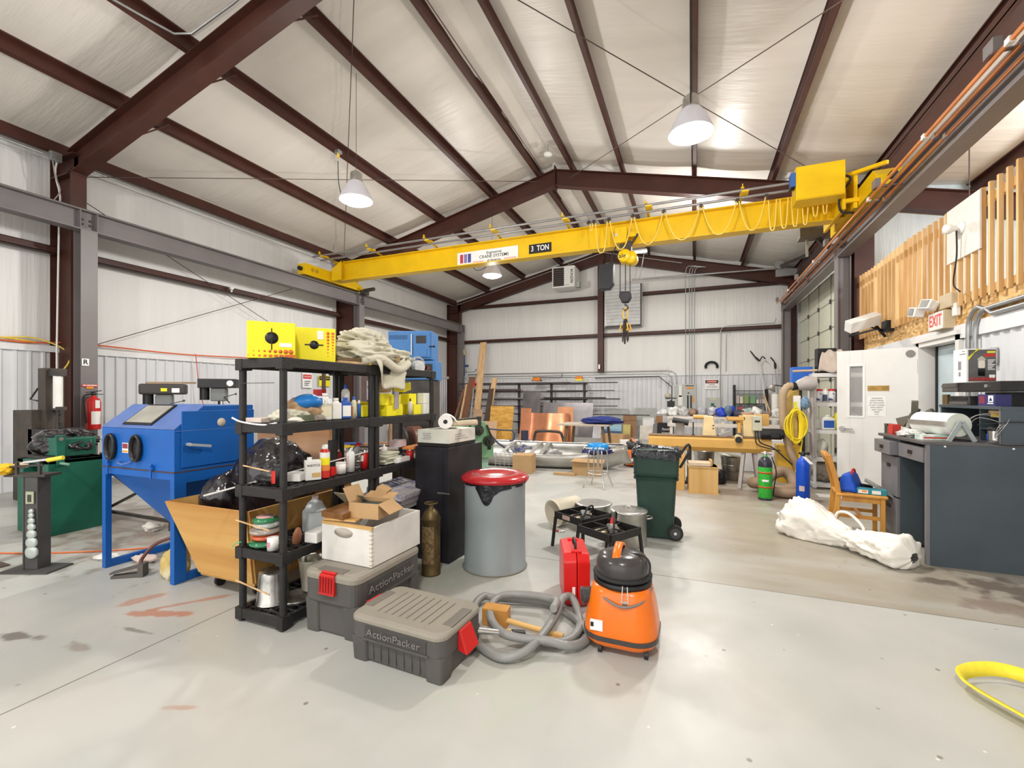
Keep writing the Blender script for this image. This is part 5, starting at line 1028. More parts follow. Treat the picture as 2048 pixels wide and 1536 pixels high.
for i in range(3): boxt('paint_tray', ['bottom white plastic crate lid of the leaning stack', 'middle grey blue plastic sheet pack', 'top clear plastic pack with blue caps'][i], 'pack', -2.46 + .02*i, 3.3, Z2 + .03 + .05*i, .34, .5, .045, [mat('greyish_white', (.55, .58, .56), .4), mat('pack_print', (.5, .48, .5), .3, c2=(.1, .12, .3), scale=16, thr=(.42, .5)), mat('pack_clear', (.6, .58, .6), .2, c2=(.25, .25, .4), scale=12, thr=(.4, .55))][i], .05, .0, .18, group='plastic packs on the second unit')
tag(MB().tube([(-2.76, 1.99, Z2 + .0), (-2.72, 1.985, Z2 + .03), (-2.68, 1.995, Z2 + .04)], .003, 5).build('green_wire', plain('green_wire', (.05, .5, .25))), 'bit of light green wire at the lower shelf corner', 'wire')
# --- shelf 1
Z1 = LV[0] + .002; GB = mat('galv_bucket', (.5, .49, .46), .3, .9, var=.3, scale=9)
t = thing('metal_bucket', 'dented galvanised bucket on the bottom shelf, upside down', 'bucket', (-2.6, 2.16, Z1)); MB().lathe([(.105, 0), (.1, .01), (.085, .19), (.08, .205), (0, .2)], 26).build('bucket', GB, t)
t = thing('metal_bucket', 'tall pale bucket behind the near post on the bottom shelf', 'bucket', (-2.46, 2.36, Z1 + .03)); MB().lathe([(.07, 0), (.09, .2), (.092, .21), (.085, .2), (0, .05)], 26).build('bucket', mat('pale_tin', (.55, .52, .42), .4, .6), t)
t = thing('metal_pan', 'round dark metal pan under the pale bucket', 'pan', (-2.46, 2.22, Z1)); MB().lathe([(0, 0), (.09, 0), (.11, .03), (.115, .03), (.095, .005), (0, .008)], 26).build('pan', GB, t)
# --- storage totes
TGL = mat('tote_lid', (.27, .245, .20), .55, var=.06, scale=4, bump=.15, bscale=80); TGB = mat('tote_body', (.085, .08, .075), .55, var=.1, scale=5, bump=.1, bscale=60)
def rrect(x, y, r, n=5):
    out = []
    for (cx, cy, a0) in ((x-r, y-r, 0), (-x+r, y-r, PI/2), (-x+r, -y+r, PI), (x-r, -y+r, 3*PI/2)):
        for i in range(n + 1): a = a0 + PI/2*i/n; out.append((cx + r*math.cos(a), cy + r*math.sin(a)))
    return out
def loft(mb, secs, cap=True):
    n = len(secs[0][0]); vs_ = [(x, y, z) for sec, z in secs for x, y in sec]
    fs = [(i*n+j, i*n+(j+1) % n, (i+1)*n+(j+1) % n, (i+1)*n+j) for i in range(len(secs)-1) for j in range(n)]
    if cap: fs += [tuple(range(n-1, -1, -1)), tuple(range((len(secs)-1)*n, len(secs)*n))]
    mb.add(vs_, fs); return mb
def tote(label, loc, rz, L_, W_, H_, open_latch):
    t = thing('storage_tote', label, 'storage box', loc, rz, 'grey storage totes')
    a, b = L_/2, W_/2
    mb = MB(); loft(mb, [(rrect(a*.9, b*.86, .03), .01), (rrect(a*.93, b*.9, .04), H_*.5)]); loft(mb, [(rrect(a*.95, b*.94, .05), H_*.48), (rrect(a*.985, b*.98, .06), H_*.52), (rrect(a*.985, b*.98, .06), H_*.86), (rrect(a*.97, b*.96, .06), H_*.88)])
    for sx in (-1, 1):
        for sy in (-1, 1):
            cx, cy = sx*(a*.96 - .055), sy*(b*.95 - .055)
            mb.m = Matrix.Translation((cx, cy, 0)); loft(mb, [(rrect(.05, .05, .02), 0), (rrect(.058, .058, .022), H_*.52)])
    mb.m = Matrix.Identity(4)
    n = 9
    for i in range(n): 
        x = -a*.66 + i*a*1.32/(n-1); mb.box(x - .004, -b*.905, .02, x + .004, -b*.88, H_*.49)
    body = mb.build('body', TGB, t, bev=.003)
    mb = MB(); loft(mb, [(rrect(a, b, .065), H_*.86), (rrect(a, b, .065), H_*.93), (rrect(a*.975, b*.965, .06), H_*.97), (rrect(a*.94, b*.92, .05), H_*.985), (rrect(a*.93, b*.9, .05), H_)]); lid = mb.build('lid', TGL, t, bev=.003)
    mb = MB()
    for i in range(8): x = -a*.55 + i*a*1.1/7; mb.box(x - .0025, -b*.62, H_ - .001, x + .0025, b*.62, H_ + .0025)
    mb.build('lid_ribs', mat('rib_shade', (.17, .155, .13), .6), lid)
    for sx in (-1, 1): MB().box(sx*a*.86 - .03, -.1, H_ - .001, sx*a*.86 + .03, .1, H_ + .002).build('handle_recess', mat('rib_shade', (.17, .155, .13), .6), lid)
    for sy in (-1, 1):
        p = MB().box(-a*.62, sy*b*.985 - .004, H_*.56, a*.68, sy*b*.985 + .004, H_*.82).build('name_panel', mat('panel_dark', (.055, .052, .05), .5), t, bev=.003)
        MB().box(-a*.66, sy*b*.995 - .004, H_*.52, a*.72, sy*b*.995 + .004, H_*.56).build('panel_lip', TGB, p)
        text('lettering', 'ActionPacker', H_*.17 if H_ > .3 else .052, mat('letter_grey', (.20, .19, .175), .45), p, (.0, sy*b*.99 + sy*.006, H_*.69), (PI/2, 0, 0 if sy < 0 else PI), ext=.002, sx=1.25)
    for sx in (-1, 1):
        lt = MB()
        if open_latch and sx > 0: lt.hexa([(a*.98, -.06, H_*.45), (a*.98, .06, H_*.45), (a*.985, .06, H_*.86), (a*.985, -.06, H_*.86)], [(a*.98+.06, -.065, H_*.40), (a*.98+.06, .065, H_*.40), (a*.99+.012, .055, H_*.86), (a*.99+.012, -.055, H_*.86)])
        else:
            lt.hexa([(sx*a*.98, -.06, H_*.66), (sx*a*.98, .06, H_*.66), (sx*(a+.004), .06, H_*.98), (sx*(a+.004), -.06, H_*.98)], [(sx*(a+.02), -.06, H_*.66), (sx*(a+.02), .06, H_*.66), (sx*(a+.014), .055, H_*.98), (sx*(a+.014), -.055, H_*.98)]); lt.box(sx*a - sx*.04 if sx > 0 else sx*a, -.055, H_*.96, sx*a if sx > 0 else sx*a + .04, .055, H_*1.005)
        l_ = lt.build('latch', RED, t, bev=.005); lm = MB()
        for k in range(5): lm.box(sx*(a + .021) - .001, -.05 + k*.022, H_*.7, sx*(a + .021) + .002, -.042 + k*.022, H_*.94)
        if not (open_latch and sx > 0): lm.build('latch_ribs', mat('dark_red_rib', (.3, .01, .01), .5), l_)
    return t
tote('closed grey storage tote with a red latch under the white wooden box', (-2.03, 2.40, 0), -PI/2 - .02, .66, .43, .39, False)
tote('low grey storage tote in front with its red latch hanging open', (-1.45, 2.14, 0), -.05, .62, .42, .255, True)
# --- white wooden box with cartons
WB = mat('white_painted_wood', (.66, .64, .60), .6, var=.08, scale=6)
t = thing('wooden_crate', 'white painted wooden box with dovetailed corners on the closed tote', 'crate', (-2.03, 2.47, .393), -.03); a, b, h_ = .205, .25, .24
MB().box(-a, -b, 0, a, -b+.02, h_).box(-a, b-.02, 0, a, b, h_).box(-a, -b+.02, 0, -a+.02, b-.02, h_).box(a-.02, -b+.02, 0, a, b-.02, h_).box(-a+.02, -b+.02, 0, a-.02, b-.02, .015).build('box', WB, t, bev=.002)
MB().box(-a, -b - .001, h_-.012, a, -b+.02, h_+.006).build('worn_rim', mat('bare_pine', (.55, .34, .12), .6), t)
mb = MB()
for i in range(9): mb.box(a + .0005, -b + .0, .012 + i*.026, a + .0015, -b + .018, .018 + i*.026); mb.box(a - .018, -b - .001, .012 + i*.026, a, -b, .018 + i*.026)
mb.build('dovetail_lines', mat('joint_tan', (.45, .36, .25), .7), t); o = MB().lathe([(0, 0), (.075, 0), (.075, .003), (0, .003)], 20, sy=.4).build('hand_grip', mat('shade_white', (.42, .38, .32), .7), t); o.location = (-.02, -b - .001, .19); o.rotation_euler = (PI/2, 0, 0)
def open_carton(label, x, y, z, sx, sy, sz, rz, m, flaps, inner=None, rx=0):
    t = thing('cardboard_box', label, 'box', (x, y, z), rz); t.rotation_euler = (rx, 0, rz); e = .004
    mb = MB(); mb.box(-sx/2, -sy/2, 0, sx/2, -sy/2+e, sz).box(-sx/2, sy/2-e, 0, sx/2, sy/2, sz).box(-sx/2, -sy/2+e, 0, -sx/2+e, sy/2-e, sz).box(sx/2-e, -sy/2+e, 0, sx/2, sy/2-e, sz).box(-sx/2+e, -sy/2+e, 0, sx/2-e, sy/2-e, e); mb.build('box', m, t)
    for (sd, ln, an) in flaps:
        mb = MB(); c, s_ = math.cos(an), math.sin(an)
        if sd in 'lr': k = 1 if sd == 'r' else -1; mb.hexa([(k*sx/2, -sy/2, sz-e), (k*sx/2, sy/2, sz-e), (k*(sx/2 + ln*c), sy/2, sz + ln*s_-e), (k*(sx/2 + ln*c), -sy/2, sz + ln*s_-e)], [(k*sx/2, -sy/2, sz), (k*sx/2, sy/2, sz), (k*(sx/2 + ln*c), sy/2, sz + ln*s_), (k*(sx/2 + ln*c), -sy/2, sz + ln*s_)])
        else: k = 1 if sd == 'b' else -1; mb.hexa([(-sx/2, k*sy/2, sz-e), (sx/2, k*sy/2, sz-e), (sx/2, k*(sy/2 + ln*c), sz + ln*s_-e), (-sx/2, k*(sy/2 + ln*c), sz + ln*s_-e)], [(-sx/2, k*sy/2, sz), (sx/2, k*sy/2, sz), (sx/2, k*(sy/2 + ln*c), sz + ln*s_), (-sx/2, k*(sy/2 + ln*c), sz + ln*s_)])
        mb.build('flap', m, t)
    if inner: MB().box(-sx/2+.01, -sy/2+.01, e, sx/2-.01, sy/2-.01, sz*.75).build('contents', inner, t)
    return t
open_carton('open cardboard box tipped on top of the white wooden box', -1.99, 2.40, .655, .22, .17, .10, .1, CARD, [('r', .1, -.6), ('l', .1, 1.1), ('b', .08, .35)], mat('dark_green_stuff', (.05, .08, .07), .5))
boxt('cardboard_sheet', 'flat grey-brown cardboard flap standing over the brown tray', 'cardboard', -2.19, 2.46, .73, .25, .15, .006, mat('grey_cardboard', (.30, .26, .17), .85), .0, -.7)
boxt('wooden_tray', 'shallow brown wooden tray on the white box', 'tray', -2.17, 2.36, .66, .2, .22, .04, mat('walnut', (.25, .11, .035), .4, var=.2, scale=8, stretch=(1, 6, 1)), -.1, .08)
boxt('bare_board', 'pale bare board lying across the white box', 'board', -2.12, 2.28, .642, .24, .07, .012, PLY, .12)
heap('crumpled_foil', 'crumpled silver and white wrappers behind the tray', 'wrapper', mat('foil', (.55, .5, .5), .3, .3, c2=(.25, .2, .2), scale=10, thr=(.4, .6)), -2.14, 2.55, .64, (.1, .09, .06), 41, .6, 3, 3, .2)
boxt('cardboard_box', 'small tilted cardboard carton standing on its corner behind', 'box', -2.06, 2.55, .68, .08, .1, .14, CARD, .3, .0, .4)
# --- old fire extinguisher, black cabinet, white box with paper roll
BRZ = mat('old_bronze', (.17, .12, .05), .45, .6, var=.3, scale=9)
t = thing('old_extinguisher', 'old bronze cylinder with a ring handle beside the black cabinet', 'cylinder', (-1.99, 3.13, 0)); MB().lathe([(0, 0), (.078, 0), (.078, .015), (.075, .02), (.075, .44), (.08, .445), (.075, .46), (.06, .5), (.03, .53), (.02, .54), (.02, .56)], 26).build('cylinder', BRZ, t); MB().tube([(.05*math.cos(a), .05*math.sin(a), .575) for a in [2*PI*i/16 for i in range(16)]], .006, 6, closed=True).cyl((-.05, 0, .575), (.05, 0, .575), .006).build('handle', BRZ, t)
mb = MB(); mb.grid(lambda u, v_: (.0765*math.cos(-2.2 + 1.5*u), .0765*math.sin(-2.2 + 1.5*u), .1 + .3*v_), 8, 1); mb.build('plate', mat('worn_plate', (.24, .17, .08), .5, c2=(.12, .08, .04), scale=40, thr=(.4, .6)), t)
BKC = mat('black_cabinet_paint', (.018, .017, .022), .5, var=.3, scale=6)
t = thing('black_cabinet', 'narrow black metal cabinet with a hasp right of the shelves', 'cabinet', (-2.315, 3.38, 0), -.06); MB().box(0, 0, 0, .36, .58, 1.0).build('body', BKC, t, bev=.004)
MB().box(.02, -.008, .03, .30, 0, .97).build('door', BKC, t, bev=.002); MB().box(.25, -.012, .6, .33, -.008, .615).cyl((.33, -.012, .607), (.37, -.012, .607), .008, 8).build('hasp', CHROME, t)
t = thing('white_carton', 'white printed carton with a black band on top of the black cabinet', 'carton', (-2.30, 3.40, 1.003), -.06); CW = mat('ivory_card', (.66, .66, .58), .7); MB().box(0, 0, 0, .33, .45, .145).build('box', CW, t)
MB().box(-.001, -.001, .0, .331, .451, .03).build('black_band', INK, t); print_bars(mat('faint_print', (.3, .3, .3), .7), t, .1, .11, .1, 4, -.001, .006)
for i in range(3): MB().box(.3305, .1, .06 + i*.02, .3315, .32 - i*.05, .066 + i*.02).build('printed_lines', mat('faint_print', (.3, .3, .3), .7), t)
t = thing('paper_roll', 'white paper towel roll lying on the white carton', 'paper roll', (-2.14, 3.62, 1.215), .5); MB().tube([(0, -.13, 0), (0, .15, 0)], .065, 24).build('roll', PAPER, t); MB().tube([(0, -.131, 0), (0, -.12, 0)], .02, 12).build('core', INK, t); MB().grid(lambda u, v_: (.065*math.sin(u*2.2) + .05*u, -.13 + .28*v_, .065*math.cos(u*2.2) - .02*u), 10, 2).build('loose_sheet', PAPER, t)
tag(put(MB().cyl((-.14, 0, 0), (.16, 0, .02), .024, 16).build('cardboard_tube', mat('tube_tan', (.62, .50, .36), .7)), -1.98, 3.6, 1.19, .25), 'short pale wooden dowel lying beside the paper roll', 'dowel')
# --- drum with red lid
t = thing('trash_drum', 'grey steel drum lined with a black bag', 'drum', (-1.585, 3.50, 0)); DRM = mat('drum_grey', (.27, .31, .32), .4, .0, var=.06, scale=3)
MB().lathe([(0, 0), (.272, 0), (.275, .01), (.262, .02), (.258, .4), (.26, .70), (.262, .715)], 40).build('drum', DRM, t); MB().lathe([(.27, 0), (.277, .006), (.27, .014)], 40).build('bottom_ring', mat('rust_ring', (.25, .2, .12), .6), t)
BAG = mat('black_bag', (.012, .013, .018), .22, var=.2, bump=.6, bscale=18)
mb = MB(); mb.grid(lambda u, v_: ((.264 + .006*math.sin(u*60)*v_)*math.cos(2*PI*u), (.264 + .006*math.sin(u*60)*v_)*math.sin(2*PI*u), .745 - (.03 + .02*math.sin(u*9)**2 + .14*math.exp(-((u - .775)/.045)**2)) * v_), 90, 5); mb.build('bag', BAG, t)
t = thing('drum_lid', 'red plastic dish lid resting on the grey drum', 'lid', (-1.585, 3.50, .735)); MB().lathe([(.265, 0), (.288, .0), (.293, .02), (.285, .035), (.25, .055), (.2, .06), (.165, .052), (.13, .035), (.05, .025), (0, .024)], 44).build('lid', mat('lid_red', (.42, .015, .02), .22, var=.05, coat=.3), t)
# --- red tool case
t = thing('tool_case', 'red plastic power tool case standing on edge', 'case', (-.82, 2.95, 0), .36); CR = mat('case_red', (.60, .012, .012), .32, var=.06)
sx, sy, sz = .18, .44, .37
for k in (0, 1):
    mb = MB(); x0, x1 = (0, sx*.49) if k == 0 else (sx*.51, sx); i0 = .02 if k == 0 else 0; i1 = 0 if k == 0 else .02
    yz = [(.03, 0), (sy-.03, 0), (sy, .03), (sy, sz-.06), (sy-.05, sz), (.05, sz), (0, sz-.05), (0, .03)]
    def inset(p, d): c = (sy/2, sz/2); return (p[0] + (c[0]-p[0])*d, p[1] + (c[1]-p[1])*d)
    A = [(x0, *inset(p, .07 if k == 0 else 0)) for p in yz]; B = [(x1, *inset(p, 0 if k == 0 else .07)) for p in yz]
    mb.add(A + B, [tuple(range(7, -1, -1)), tuple(range(8, 16))] + [(i, (i+1) % 8, (i+1) % 8 + 8, i + 8) for i in range(8)]); mb.build('shell', CR, t, bev=.008)
MB().tube(smooth_path([(sx/2, .12, sz-.01), (sx/2, .13, sz+.035), (sx/2, .19, sz+.045), (sx/2, .25, sz+.035), (sx/2, .26, sz-.01)]), .009, 8).build('handle', BLACK, t)
for y in (.07, .33): MB().box(sx*.3, y-.02, sz-.005, sx*.7, y+.02, sz+.008).build('latch', CR, t, bev=.003)
MB().box(.055, -.002, .09, .075, .0, .15).build('label', WINK, t); o = MB().lathe([(0, 0), (.05, 0), (.05, .003), (0, .003)], 16, sx=.6).build('badge', WINK, t); o.rotation_euler = (0, -PI/2, 0); o.location = (.008, .12, .22)
MB().box(-.001, .06, .08, .012, .34, .3).build('side_panel', CR, t, bev=.004)
# --- orange vacuum
VO = mat('vac_orange', (.78, .16, .006), .3, var=.04, scale=5, coat=.2); VG = mat('vac_grey', (.055, .05, .05), .22, var=.1)
def vacuum(label, x, y, rz, s_=1.0):
    t = thing('shop_vacuum', label, 'vacuum cleaner', (x, y, 0), rz, 'orange drum vacuums'); t.scale = (s_,)*3
    secs = [(.16, .17, .032), (.19, .19, .045), (.205, .202, .07), (.208, .205, .1), (.204, .202, .15), (.188, .187, .25), (.172, .170, .32), (.16, .16, .358)]
    mb = MB(); loft(mb, [(rrect(a, a*.95, a*.62, 7), z) for a, b, z in secs]); mb.build('tank', VO, t, smooth=True)
    mb = MB(); loft(mb, [(rrect(.212, .200, .131, 7), .078), (rrect(.213, .201, .132, 7), .105)]); mb.build('bumper_band', VG, t)
    MB().lathe([(.15, .355), (.166, .357), (.168, .38), (.155, .385)], 32).build('clamp_ring', BLACK, t); MB().lathe([(.158, .395), (.170, .4), (.170, .41), (.15, .415)], 32).build('cord_wrap', RUBBER, t)
    MB().lathe([(.14, .385), (.148, .41), (.152, .43), (.15, .48), (.135, .51), (.1, .528), (.04, .535), (0, .536)], 36).build('motor_head', VG, t)
    mb = MB(); mb.grid(lambda u, v_: (-.02 + .045*(v_-.5)*1.0, -.12 + .26*u, .50 + .075*math.sin(PI*min(1, max(0, u)))**.6), 16, 2); o = mb.build('handle', VO, t); q = o.modifiers.new('s', 'SOLIDIFY'); q.thickness = .016
    MB().cyl((-.165, -.06, .27), (-.215, -.085, .27), .045, 20).cyl((-.21, -.083, .27), (-.222, -.089, .27), .05, 20).build('hose_inlet', VG, t); MB().cyl((-.2215, -.0885, .27), (-.2235, -.0895, .27), .036, 18).build('inlet_bore', BLK, t)
    MB().box(.025, -.173, .25, .05, -.163, .31).bar((.02, -.17, .30), (.025, -.162, .39), .005).bar((.055, -.17, .30), (.05, -.162, .39), .005).build('clip', CHROME, t)
    MB().tube(smooth_path([(-.15, -.06, .33), (-.08, -.16, .31), (.03, -.19, .285), (.13, -.14, .31), (.17, -.02, .35)]), .007, 6).build('bail', mat('grey_bail', (.2, .18, .17), .5), t); MB().tube(smooth_path([(.05, -.02, .53), (.12, -.03, .53), (.16, -.06, .5), (.16, -.08, .43)]), .006, 6).build('cord', RUBBER, t)
    MB().box(-.15, -.2, .135, -.08, -.185, .19).build('label', WINK, t); MB().box(-.147, -.202, .155, -.13, -.197, .18).build('label_mark', INK, t)
    for (cx, cy) in ((-.1, -.15), (.15, -.13), (-.15, .12), (.13, .14)):
        c = MB().box(cx-.012, cy-.02, .03, cx+.012, cy+.02, .07).build('caster', DKSTEEL, t); MB().cyl((cx-.011, cy-.01, .022), (cx+.011, cy-.01, .022), .022, 14).build('wheel', BLACK, c)
    return t
vacuum('large orange and dark grey shop vacuum in the foreground', -.395, 2.70, -.0)
# --- hose, wand and mallet
HG = mat('hose_grey', (.26, .26, .25), .4, var=.05)
def ribbed(path, r, m, name, parent, pitch=.011, n=10):
    P = smooth_path(path, 8); out = []; rr = []; acc = 0; last = P[0]; L_ = 0
    D = [0]
    for a, b in zip(P, P[1:]): L_ += (b-a).length; D.append(L_)
    k = int(L_ / (pitch/2)); j = 0
    for i in range(k + 1):
        s_ = i * pitch/2
        while j < len(D) - 2 and D[j+1] < s_: j += 1
        u = (s_ - D[j]) / max(1e-6, D[j+1] - D[j]); out.append(P[j].lerp(P[j+1], min(1, u))); rr.append(r * (1.0 if i % 2 else .84))
    return MB().tube(out, rr, n).build(name, m, parent)
t = thing('vacuum_hose', 'coiled grey ribbed vacuum hose with a chrome wand on the floor', 'hose', (0, 0, 0))
HP = [(-.93, 2.44, .05), (-.87, 2.47, .035), (-.78, 2.46, .03), (-.68, 2.53, .03), (-.65, 2.66, .03), (-.68, 2.8, .035), (-.75, 2.90, .11), (-.80, 2.84, .12), (-.79, 2.64, .1), (-.80, 2.5, .085), (-.82, 2.38, .07), (-.86, 2.29, .05), (-.95, 2.23, .03), (-1.06, 2.25, .03), (-1.18, 2.33, .03), (-1.29, 2.5, .03), (-1.37, 2.7, .04), (-1.36, 2.82, .05), (-1.28, 2.85, .04), (-.95, 2.93, .03), (-.81, 2.87, .03), (-.68, 2.77, .03), (-.59, 2.66, .03), (-.59, 2.55, .03), (-.65, 2.44, .05), (-.77, 2.40, .075), (-.9, 2.37, .075), (-1.02, 2.37, .08), (-1.12, 2.44, .09), (-1.20, 2.58, .08), (-1.23, 2.72, .09), (-1.16, 2.81, .1), (-.97, 2.86, .1), (-.87, 2.84, .1), (-.81, 2.74, .14), (-.79, 2.60, .16)]
ribbed(HP, .026, HG, 'hose', t)
MB().cyl((-1.19, 2.28, .115), (-.95, 2.43, .055), .018, 16).build('wand', CHROME, t); MB().cyl((-.985, 2.41, .063), (-.92, 2.45, .05), .027, 16).build('cuff', BLACK, t)
t = thing('wooden_mallet', 'two wooden mallets with square heads lying inside the hose coil', 'mallet', (-1.16, 2.60, .0), .12); ML = mat('mallet_wood', (.55, .28, .07), .5, c2=(.42, .19, .04), scale=6)
MB().box(-.09, -.045, 0, .075, .045, .11).build('head', ML, t, bev=.006); MB().cyl((.07, -.03, .045), (.43, -.07, .018), .016, 12).build('handle', wood('handle_ash', (.72, .47, .18), (.6, .35, .1), 'x'), t)
t = thing('wooden_stick', 'round wooden tool handle lying beside the mallet', 'handle', (-1.1, 2.50, .018), .1); MB().cyl((0, 0, 0), (.38, .0, 0), .015, 12).build('shaft', wood('handle_ash', (.72, .47, .18), (.6, .35, .1), 'x'), t); MB().cyl((.32, 0, 0), (.385, .0, 0), .0165, 12).build('worn_tip', ML, t)
# ================================================================= LEFT: BLAST CABINET, CART, MACHINES
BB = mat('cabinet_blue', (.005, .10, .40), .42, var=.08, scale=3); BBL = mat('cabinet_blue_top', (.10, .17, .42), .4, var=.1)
t = thing('blast_cabinet', 'blue sandblasting cabinet with two oval arm ports and slanted window', 'machine', (-4.63, 2.19, 0)); W_, D_ = .95, .66
prof = [(0, .86), (D_, .86), (D_, 1.37), (.23, 1.37), (0, 1.185)]
MB().prism(prof, 'x', 0, W_).build('cabinet', BB, t, bev=.004)
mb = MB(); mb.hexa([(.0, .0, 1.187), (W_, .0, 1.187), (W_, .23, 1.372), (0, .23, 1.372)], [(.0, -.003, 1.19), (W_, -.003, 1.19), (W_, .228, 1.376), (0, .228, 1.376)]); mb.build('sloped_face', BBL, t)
sl_ = math.atan2(.185, .23); o = MB().box(-.19, -.125, 0, .19, .125, .018).build('window_frame', BLK, t, bev=.003); o.location = (.44, .125, 1.285); o.rotation_euler = (sl_, 0, 0); MB().box(-.17, -.105, .018, .17, .105, .021).build('window_pane', mat('dusty_glass', (.36, .35, .31), .15, var=.1), o)
o = MB().box(-.04, -.06, 0, .04, .06, .003).build('notice', PAPER, t); o.location = (.72, .09, 1.26); o.rotation_euler = (sl_, 0, .0)
for x in (.155, .50):
    o = MB().lathe([(.10, 0), (.112, .01), (.108, .03), (.095, .03), (.093, 0)], 30, sx=.62).build('arm_port', BLK, t); o.location = (x, -.004, 1.03); o.rotation_euler = (PI/2, 0, 0)
    o2 = MB().lathe([(0, 0), (.094, 0), (.094, .004), (0, .004)], 30, sx=.62).build('port_opening', mat('glove_dark', (.05, .05, .05), .4, var=.4), t); o2.location = (x, -.003, 1.03); o2.rotation_euler = (PI/2, 0, 0)
MB().box(.29, -.002, .985, .37, 0, 1.065).build('label', WINK, t); MB().box(.295, -.0035, 1.02, .365, -.002, 1.06).build('label_print', mat('maroon', (.25, .04, .06), .5), t); MB().box(.295, -.0035, .99, .365, -.002, 1.005).build('label_stripe', ORG, t)
MB().tube([(.27, 0, .915), (.28, -.03, .905), (.34, -.035, .895), (.40, -.03, .905), (.41, 0, .915)], .006, 8).build('front_handle', BBL, t)
for x in (.12, .70): MB().box(x-.015, -.02, .87, x+.015, 0, .90).cyl((x, -.02, .80), (x, -.02, .9), .008, 8).ball((x, -.02, .905), .013, 6).build('toggle_clamp', BB, t)
MB().box(-.003, -.004, .855, W_+.003, D_, .864).build('gasket', mat('gasket_brown', (.08, .04, .03), .7), t)
sd = MB().box(W_, .05, .89, W_+.012, D_-.0, 1.33).build('side_door', BB, t, bev=.003)
MB().cyl((W_+.012, .09, 1.07), (W_+.045, .09, 1.07), .014, 10).bar((W_+.05, .09, 1.07), (W_+.06, .24, 1.045), .018, .02).build('door_handle', mat('handle_grey', (.5, .53, .56), .35, .4), sd)
o = MB().lathe([(0, 0), (.035, 0), (.035, .003), (0, .003)], 20).build('round_label', mat('tan_disc', (.6, .52, .42), .6), sd); o.location = (W_+.012, .36, 1.23); o.rotation_euler = (0, PI/2, 0)
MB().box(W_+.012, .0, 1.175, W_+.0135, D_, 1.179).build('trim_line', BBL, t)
mb = MB()
for q in ((0, 0, 0, .05, .045, .86), (W_-.05, 0, 0, W_, .09, .86), (0, D_-.05, 0, .05, D_, .86), (W_-.05, D_-.05, 0, W_, D_, .86)): MB().box(*q).build('stand_leg', BB, t, bev=.002)
for q in ((.05, .002, .80, W_-.05, .038, .855), (.05, D_-.04, .77, W_-.05, D_-.002, .855), (.05, D_-.045, .002, W_-.05, D_-.004, .058), (W_-.042, .09, .77, W_-.002, D_-.05, .855), (W_-.046, .09, .002, W_-.004, D_-.05, .058), (.002, .045, .77, .04, D_-.05, .855), (.002, .045, .002, .046, D_-.05, .058)): MB().box(*q).build('stand_rail', BB, t)
mb = MB(); mb.hexa([(.55, .28, .30), (.64, .28, .30), (.64, .38, .30), (.55, .38, .30)], [(.04, .04, .80), (W_-.04, .04, .80), (W_-.04, D_-.04, .80), (.04, D_-.04, .80)]); mb.build('hopper', BB, t)
tag(put(MB().lathe([(.19, 0), (.235, .5), (.25, .51), (.25, .55), (.24, .55), (.22, .5), (.18, .01), (0, .01)], 30).build('trash_can', mat('charcoal_plastic', (.035, .03, .03), .6)), -4.55, 3.15, 0), 'dark plastic bin standing behind the blue blast cabinet legs', 'bin')
t = thing('foot_pedal', 'grey foot pedal with an air hose before the blue cabinet', 'pedal', (-4.18, 2.17, 0), .6); MB().hexa([(-.13, -.03, 0), (.08, -.035, 0), (.08, .035, 0), (-.13, .03, 0)], [(-.13, -.03, .02), (.08, -.035, .03), (.08, .035, .03), (-.13, .03, .02)]).hexa([(-.14, -.025, .03), (.08, -.03, .08), (.08, .03, .08), (-.14, .025, .03)], [(-.14, -.025, .045), (.08, -.03, .1), (.08, .03, .1), (-.14, .025, .045)]).box(.06, -.04, 0, .1, .04, .1).build('pedal', mat('pedal_grey', (.10, .09, .08), .6), t, bev=.003)
MB().tube(smooth_path([(.05, .05, .06), (-.02, .18, .08), (.05, .28, .18), (.3, .25, .25), (.5, .2, .28)]), .015, 8).build('hose', mat('hose_brown', (.14, .06, .05), .6), t)
t = thing('sand_sack', 'stained woven sack with black print behind the blue cabinet leg', 'sack', (-3.60, 2.52, 0)); SK = mat('woven_sack', (.55, .48, .36), .85, c2=(.40, .27, .12), scale=5, thr=(.4, .6), bump=.3, bscale=60)
crumple('sack', SK, t, (0, 0, .17), (.13, .12, .18), 51, .2, 2, 4, .1); print_bars(INK, t, -.01, .22, .1, 2, -.135, .016, .03)
t = thing('sand_sack', 'torn yellowed sack slumped in front at the blue cabinet leg', 'sack', (-3.83, 2.3, 0)); crumple('sack', mat('torn_sack', (.62, .55, .36), .8, c2=(.48, .36, .12), scale=6, thr=(.4, .6)), t, (0, 0, .10), (.1, .08, .14), 52, .45, 2.2, 4, .2)
heap('paper_rag', 'crumpled white rag on the floor beside the blue cabinet stand', 'rag', SHEET, -4.86, 2.33, 0, (.12, .07, .02), 53, .5, 3, 3, .3)
heap('paper_rag', 'white rag lying inside the blue cabinet stand', 'rag', mat('pinkish_rag', (.62, .5, .44), .8), -4.45, 2.42, 0, (.12, .06, .035), 54, .5, 3, 3, .3)
heap('paper_rag', 'white crumpled rag left of the blue cabinet leg, further back', 'rag', SHEET, -5.4, 3.0, 0, (.1, .08, .05), 55, .5, 3, 3, .3)
tag(MB().tube(smooth_path([(-6.3, 1.9, .008), (-5.7, 2.1, .008), (-5.2, 2.35, .008), (-4.9, 2.55, .008), (-4.4, 3.0, .008), (-4.2, 3.4, .008)]), .007, 6).build('extension_lead', plain('lead_orange', (.75, .17, .04))), 'orange extension lead running along the floor at left', 'extension lead')
